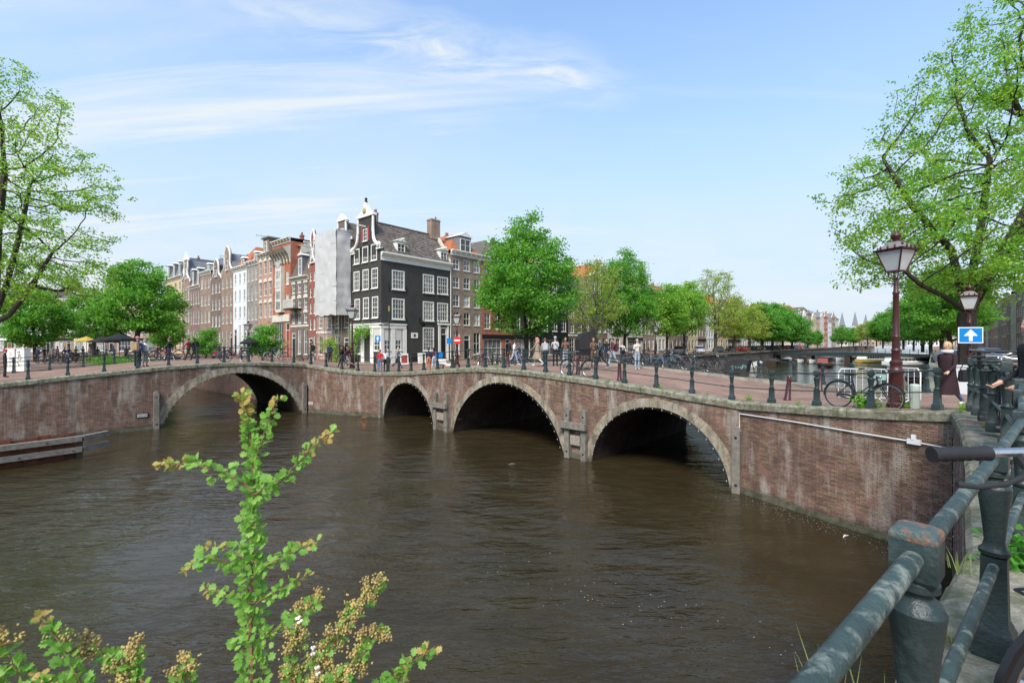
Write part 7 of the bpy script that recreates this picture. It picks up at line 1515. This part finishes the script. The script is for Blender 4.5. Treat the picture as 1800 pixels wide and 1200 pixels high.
boat(1450, 104, 7, 2.8, ar + pi - .1, M_hulld, 'dark little boat with red cabin in mid canal', cabin=(1.3, -2.6, 2.2, pm('red_cabin', (.25, .05, .04), .5)), top=M_black)
boat(1473, 142, 10, 3, ar + pi, M_hullw, 'grey white sloop moored left of the long boat', cover=M_cover); boat(1500, 150, 11, 3.2, ar + pi + .3, M_hulld, 'long brown boat before the distant bridge', cover=pm('brown_cover', (.2, .12, .08), .7))
boat(1530, 128, 13, 3.6, ar + pi - .5, M_yel, 'white tour boat with yellow rim heading this way', cabin=(1.2, -5, 4, M_hullw)); boat(1599, 112, 16, 3.8, ar + pi - .7, M_hullw, 'long flat white tour boat right of the tall lamp', cabin=(1.1, -7, 6, M_hullw))
boat(1612, 62, 7, 2.6, ar + pi, M_hulld, 'boat under a black cover behind the woman', cover=M_cover); boat(1630, 44, 6.5, 2.4, ar + pi, M_cover, 'black covered boat moored at the right quay wall', cover=M_cover); boat(1590, 30, 6, 2.2, ar + pi, M_hullw, 'small grey boat just behind the barrier', cover=pm('grey_cover', (.2, .2, .19), .7))
for i, px in enumerate((1290, 1330, 1362, 1384)): p_ = bank(px, -1.6); d = p_.y; boat(px, d, 6.5, 2.2, ar, [M_hulld, M_hullw, M_hulld, M_hullw][i], f'open boat moored under the parked cars, {("first", *names)[i]} from the left', cover=[M_cover, None, M_cover, None][i])
# distant bridge across the right canal
q0 = F1f + uR * 118; q1 = q0 + V2(uR.y, -uR.x) * 34; e = empty('distant_bridge', (q0.x, q0.y, 0), atan2((q1 - q0).y, (q1 - q0).x), 'distant low bridge with railing across the end of the right canal', 'bridge')
Lb = (q1 - q0).length; MB().prism([(0, 2.0), (Lb, 2.0), (Lb, 2.6), (Lb * .5, 3.1), (0, 2.6)], 0, 7).obj('deck', M_iron, e)
for i in range(5): MB().box(Lb * i / 4 - .6, 0.1, -.5, Lb * i / 4 + .6, 6.9, 2.1).obj('pier', M_tunnel, e)
for i in range(23): MB().box(Lb * i / 22 - .06, .1, 2.6 + .45 * (1 - abs(2 * i / 22 - 1)), Lb * i / 22 + .06, .22, 3.75 + .45 * (1 - abs(2 * i / 22 - 1))).obj('post', M_iron, e)
for z_ in (1.1, .6): MB().tube([(Lb * t, .16, 2.6 + z_ + .45 * (1 - abs(2 * t - 1))) for t in (0, .25, .5, .75, 1)], .05, 5).obj('rail', M_iron, e)

for i, (q, a_) in enumerate((((2.36, 2.12), .75), ((2.28, 1.92), .5))): mb = MB(); mb.add([(-.14, -.02, 0), (0, -.035, .004), (.14, -.02, 0), (.14, .02, .003), (0, .012, .006), (-.14, .02, .002)], [(0, 1, 4, 5), (1, 2, 3, 4)]); mb.obj('paper_strip', M_white, None, (*q, gz(q) + .03), (0, 0, a_), label=['torn white strip on the ground at the foot of the second near post', 'torn white strip lying closer to the lower right corner'][i], cat='litter')
# ---------------------------------------------------------------- people
M_skin = pm('skin', (.50, .30, .21), .55, .08, 8, .05, obj=True)
CL = {}
def cloth(c):
    if c not in CL: CL[c] = pm('cloth_%d' % len(CL), {'maroon': (.026, .009, .011), 'black': (.012, .012, .014), 'navy': (.015, .025, .07), 'blue': (.03, .07, .22), 'jeans': (.10, .16, .27), 'ljeans': (.30, .36, .42), 'grey': (.20, .20, .20), 'lgrey': (.42, .42, .42),
        'white': (.66, .65, .62), 'cream': (.55, .50, .42), 'beige': (.30, .23, .16), 'brown': (.14, .08, .045), 'tan': (.35, .24, .12), 'red': (.50, .03, .025), 'crimson': (.28, .015, .05), 'teal': (.025, .07, .08), 'pink': (.60, .26, .22), 'orange': (.45, .16, .06), 'wine': (.10, .02, .03), 'olive': (.09, .08, .04),
        'blond': (.50, .34, .15), 'dhair': (.025, .016, .01), 'bhair': (.09, .045, .02), 'ghair': (.3, .28, .26), 'rhair': (.22, .06, .02)}[c], .85, .2, 5, .35, 14, obj=True)
    return CL[c]
def person(px, d, face, h, top, legs, hair, label, pose='stand', coat=None, longhair=False, shoes='black', hat=None, scarf=None, z=None, side=1, lean=0.0, hi=False, swing=.42, pos=None):
    x, y = pos or P(px, d); zg = gz((x, y)) + .01 if z is None else z
    k = h / 1.75; th = {'walk': (swing, -swing), 'stand': (.05, -.04), 'phone': (.03, -.05), 'sit': (1.45, 1.4), 'hold': (.02, -.02)}[pose]; kn = {'walk': (.10, .55), 'sit': (1.45, 1.4)}.get(pose, (.05, .05))
    arm = {'walk': (-.45, .45), 'stand': (.05, -.05), 'phone': (.35, .4), 'sit': (.4, .4), 'hold': (-.15, -.05)}[pose]; el = {'walk': (.35, .5), 'phone': (1.7, 1.75), 'sit': (.9, .9), 'hold': (1.1, 1.0)}.get(pose, (.15, .15)); pz = .93 if pose != 'sit' else .52
    V = [(0, 0, pz), (0, .0, pz + .15), (0, -.01, pz + .35), (0, -.015, pz + .50), (0, 0, pz + .565), (0, .02, pz + .64), (0, .015, pz + .715), (0, .005, pz + .785)]
    Rr_ = [(.145, .105), (.125, .095), (.150, .105), (.075, .065), (.050, .050), (.062, .070), (.076, .088), (.052, .062)]; E = [(0, 1), (1, 2), (2, 3), (3, 4), (4, 5), (5, 6), (6, 7)]; lab = [1, 0, 0, 0, 3, 3, 3]
    def addv(p, r, par, l): V.append(p); Rr_.append(r); E.append((par, len(V) - 1)); lab.append(l); return len(V) - 1
    addv((0, .105, pz + .675), (.014, .014), 6, 3)
    hands = []
    for s_, i in ((1, 0), (-1, 1)):
        sx = s_ * .165; a = addv((sx, -.015, pz + .465), (.062, .060), 2, 0); A = arm[i]; e_ = (s_ * (.165 + .05), sin(A) * .28, pz + .465 - cos(A) * .28); b = addv(((sx + e_[0]) / 2, e_[1] / 2 - .005, (pz + .465 + e_[2]) / 2), (.050, .050), a, 0); b = addv(e_, (.042, .042), b, 0)
        B = A + el[i]; inn = -.10 * s_ if pose == 'phone' else -.02 * s_; w_ = (e_[0] + inn, e_[1] + sin(B) * .25, e_[2] - cos(B) * .25); c = addv(w_, (.030, .027), b, 0); hd_ = (w_[0] + inn * .2, w_[1] + sin(B) * .09, w_[2] - cos(B) * .09); c2 = addv(hd_, (.038, .022), c, 3)
        addv((hd_[0] - s_ * .03, hd_[1] + sin(B + .6) * .05, hd_[2] - cos(B + .6) * .05), (.012, .012), c, 3)
        if hi:
            for q in (-1, 0, 1, 2): f1 = addv((hd_[0] + q * .018 - .01, hd_[1] + sin(B) * .05, hd_[2] - cos(B) * .05), (.0095, .0095), c2, 3); addv((hd_[0] + q * .018 - .01, hd_[1] + sin(B + .7) * .075, hd_[2] - cos(B + .7) * (.08 - .006 * abs(q))), (.008, .008), f1, 3)
        else: addv((hd_[0], hd_[1] + sin(B) * .07, hd_[2] - cos(B) * .07), (.026, .014), c2, 3)
        hands.append(hd_)
    lo = 0
    for s_, i in ((1, 0), (-1, 1)):
        T = th[i]; hx = s_ * .088; a = addv((hx, .0, pz - .06), (.092, .098), 0, 1); kx = (hx + s_ * .01, sin(T) * .42, pz - .06 - cos(T) * .40); m = addv(tuple((V[a][j] + kx[j]) / 2 for j in range(3)), (.078, .082), a, 1); b = addv(kx, (.055, .058), m, 1); S = T - kn[i]; an = (kx[0] + s_ * .005, kx[1] + sin(S) * .40, kx[2] - cos(S) * .40)
        m = addv(tuple(kx[j] * .6 + an[j] * .4 for j in range(3)), (.055, .060), b, 1); c = addv(an, (.042, .045), m, 1); tl = max(-.35, min(.3, S)); f0 = addv((an[0], an[1] - .02, an[2] - .045), (.042, .045), c, 2); f1 = addv((an[0] + s_ * .01, an[1] + .15 * cos(tl), an[2] - .05 + .10 * sin(tl)), (.040, .026), f0, 2); lo = min(lo, an[2] - .085) if lo else an[2] - .085
    dz = -lo
    me = bpy.data.meshes.new('body'); me.from_pydata([(v_[0] * k, v_[1] * k, (v_[2] + dz) * k) for v_ in V], E, []); t = bpy.data.objects.new('body', me); COL.objects.link(t)
    sk = t.modifiers.new('s', 'SKIN'); sk.use_smooth_shade = True
    for i, sv in enumerate(me.skin_vertices[0].data): sv.radius = (Rr_[i][0] * k, Rr_[i][1] * k); sv.use_root = (i == 0)
    if True: su = t.modifiers.new('u', 'SUBSURF'); su.levels = su.render_levels = 1 if not hi else 2
    dg = bpy.context.evaluated_depsgraph_get(); m2 = bpy.data.meshes.new_from_object(t.evaluated_get(dg)); bpy.data.objects.remove(t)
    co = np.zeros(len(m2.vertices) * 3); m2.vertices.foreach_get('co', co); co = co.reshape(-1, 3); A_ = np.array([[V[a][0] * k, V[a][1] * k, (V[a][2] + dz) * k] for a, b in E]); B_ = np.array([[V[b][0] * k, V[b][1] * k, (V[b][2] + dz) * k] for a, b in E]); BA = B_ - A_; LL_ = (BA ** 2).sum(1) + 1e-9
    tt = np.clip(((co[:, None, :] - A_[None]) * BA[None]).sum(2) / LL_[None], 0, 1); dd = ((co[:, None, :] - (A_[None] + tt[..., None] * BA[None])) ** 2).sum(2) ** .5 / np.array([max(Rr_[a][0], Rr_[b][0]) ** .5 for a, b in E])[None]; vl = np.array(lab)[dd.argmin(1)]
    m2.materials.clear(); [m2.materials.append(q) for q in (cloth(top), cloth(legs), cloth(shoes), M_skin)]
    m2.polygons.foreach_set('material_index', [int(np.bincount(vl[list(p_.vertices)]).argmax()) for p_ in m2.polygons]); m2.polygons.foreach_set('use_smooth', [True] * len(m2.polygons))
    e = empty('person', (x, y, zg), face, label, 'person', 'people on the bridges and quays'); e.rotation_euler = (lean, 0, face); ob('body', m2, e)
    hz = (pz + dz + .715) * k; hr = MB(); hm = cloth(hair)
    n = 12; vs = []; fs = []
    for i in range(7):
        for j in range(n + 1):
            a_ = pi * 1.28 * (j / n) + pi * .5 + pi - pi * 1.28 / 2 - pi * .0; b_ = pi * (.60 if not longhair else .64) * i / 6
            a_ = -pi / 2 + (j / n - .5) * (2 * pi * .72) ; r_ = sin(b_ if b_ > .01 else .01)
            vs.append((cos(a_) * .083 * r_ * k, (sin(a_) * .098 * r_ - .004) * k, hz + .012 * k + cos(b_) * .098 * k + (-.02 * k if i > 4 else 0)))
    fs = [(i * (n + 1) + j, i * (n + 1) + j + 1, (i + 1) * (n + 1) + j + 1, (i + 1) * (n + 1) + j) for i in range(6) for j in range(n)]; hr.add(vs, fs)
    hr.ball((0, -.012 * k, hz + .040 * k), .084 * k, 10, 6, sc=(.97, 1.06, .80))
    if longhair == 'tail': hr.tube([(0, -.09 * k, hz + .02), (0, -.15 * k, hz), (0, -.15 * k, hz - .10)], [.035, .04, .015], 7)
    elif longhair: hr.tube([(0, -.07 * k, hz + .02), (0, -.085 * k, hz - .08), (0, -.09 * k, hz - .20)], [.085, .075, .04], 8)
    if hat: MB().ball((0, 0, hz + .055 * k), .102 * k, 10, 6, sc=(1, 1.1, .72)).obj('hat', cloth(hat), e, smooth=True)
    else: hr.obj('hair', hm, e, smooth=True)
    if hat and longhair: hr.obj('hair', hm, e, smooth=True)
    for s_ in (-1, 1): MB().ball((s_ * .082 * k, .0, hz - .01 * k), .022 * k, 6, 5, sc=(.4, .8, 1.2)).obj('ear', M_skin, e, smooth=True)
    ey = MB()
    for s_ in (-1, 1): MB().ball((s_ * .030 * k, .088 * k, hz + .0 * k), .010 * k, 6, 5, sc=(1.2, .6, .7)).obj('eye', cloth('black'), e)
    MB().ball((0, .088 * k, hz - .06 * k), .02 * k, 6, 4, sc=(1, .4, .25)).obj('mouth', cloth('pink'), e)
    if scarf: MB().tube([(.085 * cos(2 * pi * i / 12) * k, (.08 * sin(2 * pi * i / 12) - .005) * k, (pz + dz + .56) * k) for i in range(12)], .042 * k, 7, closed=True).obj('scarf', cloth(scarf), e, smooth=True)
    if coat:
        cm_, low = coat; z1 = (pz + dz + .46) * k; z0 = low * k; n = 14; mb = MB(); vs = []; rr = [(z1 + .055, .07, .06), (z1 + .02, .125, .085), (z1 - .05, .172, .115), (z1 - .16, .178, .135), ((pz + dz + .12) * k, .165, .135), ((pz + dz - .05) * k, .185, .155), ((z0 + (pz + dz) * k) / 2, .205, .19 + (.05 if pose == 'walk' else 0)), (z0, .215, .215 + (.09 if pose == 'walk' else 0))]
        for z_, a_, b_ in rr:
            for j in range(n): t_ = 2 * pi * j / n; w_ = 1 + .04 * sin(5 * t_ + z_ * 7); vs.append((cos(t_) * a_ * k * w_, sin(t_) * b_ * k * w_ - .01, z_))
        mb.add(vs, [(i * n + j, (i + 1) * n + j, (i + 1) * n + (j + 1) % n, i * n + (j + 1) % n) for i in range(len(rr) - 1) for j in range(n)]); mb.obj('coat', cloth(cm_), e, smooth=True)
    e['hands'] = [list((h_[0] * k, h_[1] * k, (h_[2] + dz) * k)) for h_ in hands]
    return e
def pack(e, c, label, h=1.2, s=1.0):
    R_ = Matrix.Rotation(e.rotation_euler[2], 3, 'Z'); q = Vector(e.location) + R_ @ Vector((0, -.215, h)); b = bevel(MB().cbox((0, 0, 0), (.32 * s, .20 * s, .46 * s)).mesh('rucksack', cloth(c)), .05, 2)
    ob('rucksack', b, None, q, (0, 0, e.rotation_euler[2]), label=label, cat='rucksack', group='bags carried by people')
L_, R__, TO, AW = pi / 2, -pi / 2, pi, 0.0          # heading of +y: left in the picture, right, towards us, away
w1 = person(1665, 11.7, L_ + .35, 1.74, 'maroon', 'jeans', 'blond', 'blonde woman in long maroon coat with white hood walking past the tall lamp', 'walk', coat=('maroon', .38), longhair='tail', shoes='cream', hi=True, scarf='white', swing=.30)
R_ = Matrix.Rotation(w1.rotation_euler[2], 3, 'Z'); q = Vector(w1.location) + R_ @ Vector((-.28, -.16, .88)); b = bevel(MB().prism([(-.16, -.17), (.16, -.17), (.13, .14), (-.13, .14)], -.06, .06).mesh('bag', cloth('black')), .03, 2); e = ob('handbag', b, None, q, (0, 0, w1.rotation_euler[2] + 1.2), label='black shoulder bag hanging at the side of the maroon coated woman', cat='bag', group='bags carried by people')
MB().tube([(-.12, 0, .12), (-.02, .06, .52), (.12, 0, .12)], .012, 5).obj('strap', cloth('black'), e)
xx = 5.86; m1 = person(0, 0, 1.25, 1.78, 'black', 'navy', 'blond', 'fair haired man in black jacket holding a bicycle at the right edge', 'hold', hi=True, pos=(6.12, 5.35), z=3.93)
person(1120, 27, TO, 1.78, 'cream', 'ljeans', 'ghair', 'man in cream sweater and pale jeans looking at his phone on the bridge', 'phone', shoes='white')
e = person(1077, 27, L_ + .3, 1.80, 'wine', 'ljeans', 'dhair', 'man in wine jacket and pale jeans walking left on the bridge', 'walk', shoes='white', swing=.35); pack(e, 'wine', 'wine coloured rucksack on the man in pale jeans', 1.22)
person(1056, 27, L_ + .1, 1.74, 'teal', 'black', 'bhair', 'person in dark teal jacket and black trousers beside the hooded carriage', 'walk', shoes='black', swing=.3); person(1043, 27.3, TO + .2, 1.78, 'brown', 'brown', 'bhair', 'man in brown jacket beside the person in teal', 'phone')
person(994, 26.6, TO, 1.76, 'brown', 'ljeans', 'dhair', 'dark haired person in brown waistcoat and pale trousers facing the canal', 'phone', shoes='black'); person(976, 27.4, TO - .3, 1.76, 'lgrey', 'black', 'dhair', 'person in light grey hooded top left of the brown waistcoat', 'phone', hat='lgrey')
e = person(958, 27.2, AW, 1.66, 'lgrey', 'navy', 'rhair', 'short red haired walker with grey rucksack seen from behind', 'stand'); pack(e, 'lgrey', 'light grey rucksack on the red haired walker', 1.15)
person(944, 26.9, L_ - .5, 1.70, 'beige', 'cream', 'pink', 'woman in long beige coat with pink headscarf', 'walk', coat=('beige', .45), hat='pink', scarf='pink', longhair=True, shoes='white', swing=.35)
person(904, 30.0, R__ + .4, 1.68, 'white', 'ljeans', 'bhair', 'woman in white cardigan and pale jeans behind the bollard', 'walk', longhair=True, shoes='white', swing=.35); person(896, 30.3, R__ + .3, 1.76, 'black', 'brown', 'dhair', 'man in dark jacket left of the woman in white cardigan', 'walk')
person(763, 34.5, AW, 1.68, 'wine', 'ljeans', 'dhair', 'long haired woman in wine top and pale trousers by the charcoal wall', 'walk', longhair=True, shoes='white', swing=.2); person(753.5, 34.8, AW, 1.72, 'navy', 'orange', 'dhair', 'person in dark top and orange trousers by the charcoal wall', 'walk', swing=.25)
person(668, 33.6, AW + .2, 1.64, 'red', 'jeans', 'rhair', 'person in bright red jacket and jeans before the white shopfront', 'stand'); person(678, 33.9, AW, 1.66, 'white', 'black', 'rhair', 'red haired woman in white jacket beside the red jacket', 'stand', longhair=True)
person(611, 35.3, L_, 1.86, 'wine', 'grey', 'bhair', 'tall man in dark wine jacket and grey trousers striding left', 'walk', swing=.55); person(601, 35.8, L_ + .2, 1.70, 'black', 'black', 'bhair', 'person in black half hidden left of the striding man', 'walk', longhair=True)
e = person(549, 37.6, AW + .5, 1.76, 'beige', 'ljeans', 'bhair', 'man in beige coat looking at the houses from the bridge end', 'phone', coat=('beige', .75)); pack(e, 'black', 'black rucksack on the man in the beige coat', 1.25)
person(331, 35.5, L_, 1.78, 'crimson', 'black', 'bhair', 'walker in crimson jacket and black trousers on the left bridge', 'walk'); e = person(341, 35.8, L_, 1.76, 'black', 'black', 'dhair', 'walker in black behind the crimson jacket', 'walk'); pack(e, 'black', 'black rucksack on the walker behind the crimson jacket', 1.25)
person(298, 35.5, L_ + .4, 1.82, 'black', 'navy', 'dhair', 'man in black jacket on the left bridge before the green trees', 'walk')
e = person(242, 29.2, AW + .15, 1.96, 'blue', 'black', 'cream', 'tall man in blue jacket and pale cap carrying a tan rucksack', 'stand', hat='pink', shoes='white'); pack(e, 'tan', 'big tan rucksack on the man in the blue jacket', 1.36, 1.25)
e = person(255, 29.8, AW - .2, 1.78, 'white', 'grey', 'ghair', 'companion in white top and grey trousers right of the tan rucksack', 'stand'); pack(e, 'grey', 'dark grey rucksack on the companion in white', 1.25)
person(9, 27.5, R__ + .8, 1.66, 'black', 'black', 'dhair', 'person in black with red cap at the left edge by the cabinets', 'stand', hat='red')
rw = ['navy', 'black', 'grey', 'wine', 'black', 'navy', 'olive', 'black', 'brown', 'black', 'grey', 'navy', 'black', 'olive']
for i, px in enumerate([66, 78, 93, 101, 113, 121, 133, 146, 158, 171, 186, 199, 222, 277]): person(px, 49 + (i * 5) % 4, [TO, L_, R__, AW][i % 4], 1.72 + .03 * (i % 4), rw[i], ['black', 'navy', 'grey'][i % 3], ['dhair', 'bhair'][i % 2], f'figure in {rw[i]} on the far left quay, {("first", *names)[i]} from the left edge', ['stand', 'walk', 'phone', 'walk'][i % 4], swing=.3)
for i, (px, d) in enumerate([(865, 38.5), (912, 36.5), (1066, 36), (1094, 40), (1140, 52), (700, 37.5), (580, 42), (385, 47)]): person(px, d, [L_, R__, AW, TO][i % 4], 1.74, ['olive', 'navy', 'black', 'cream', 'wine', 'grey', 'navy', 'olive'][i], ['black', 'jeans', 'navy'][i % 3], ['dhair', 'bhair', 'blond'][i % 3], ['distant passer in olive by the bicycle rack', 'distant passer in navy before the black shopfront', 'person in black behind the walkers on the bridge', 'person in cream under the tall green tree', 'person in wine jacket among the slender trees', 'grey figure at the corner house menu board', 'person in navy walking below the scaffold', 'person in olive before the terrace of gables'][i], 'walk' if i % 2 else 'stand')
for i, px in enumerate((388, 395, 379)): x, y = P(px, 50 + i * .7); person(px, 50 + i * .7, [L_, R__, TO][i], 1.7, ['grey', 'navy', 'red'][i], 'black', 'dhair', ['seated guest in grey at the bistro terrace', 'seated guest in navy at the bistro terrace', 'seated guest in red at the bistro terrace'][i], 'sit', z=3.35)
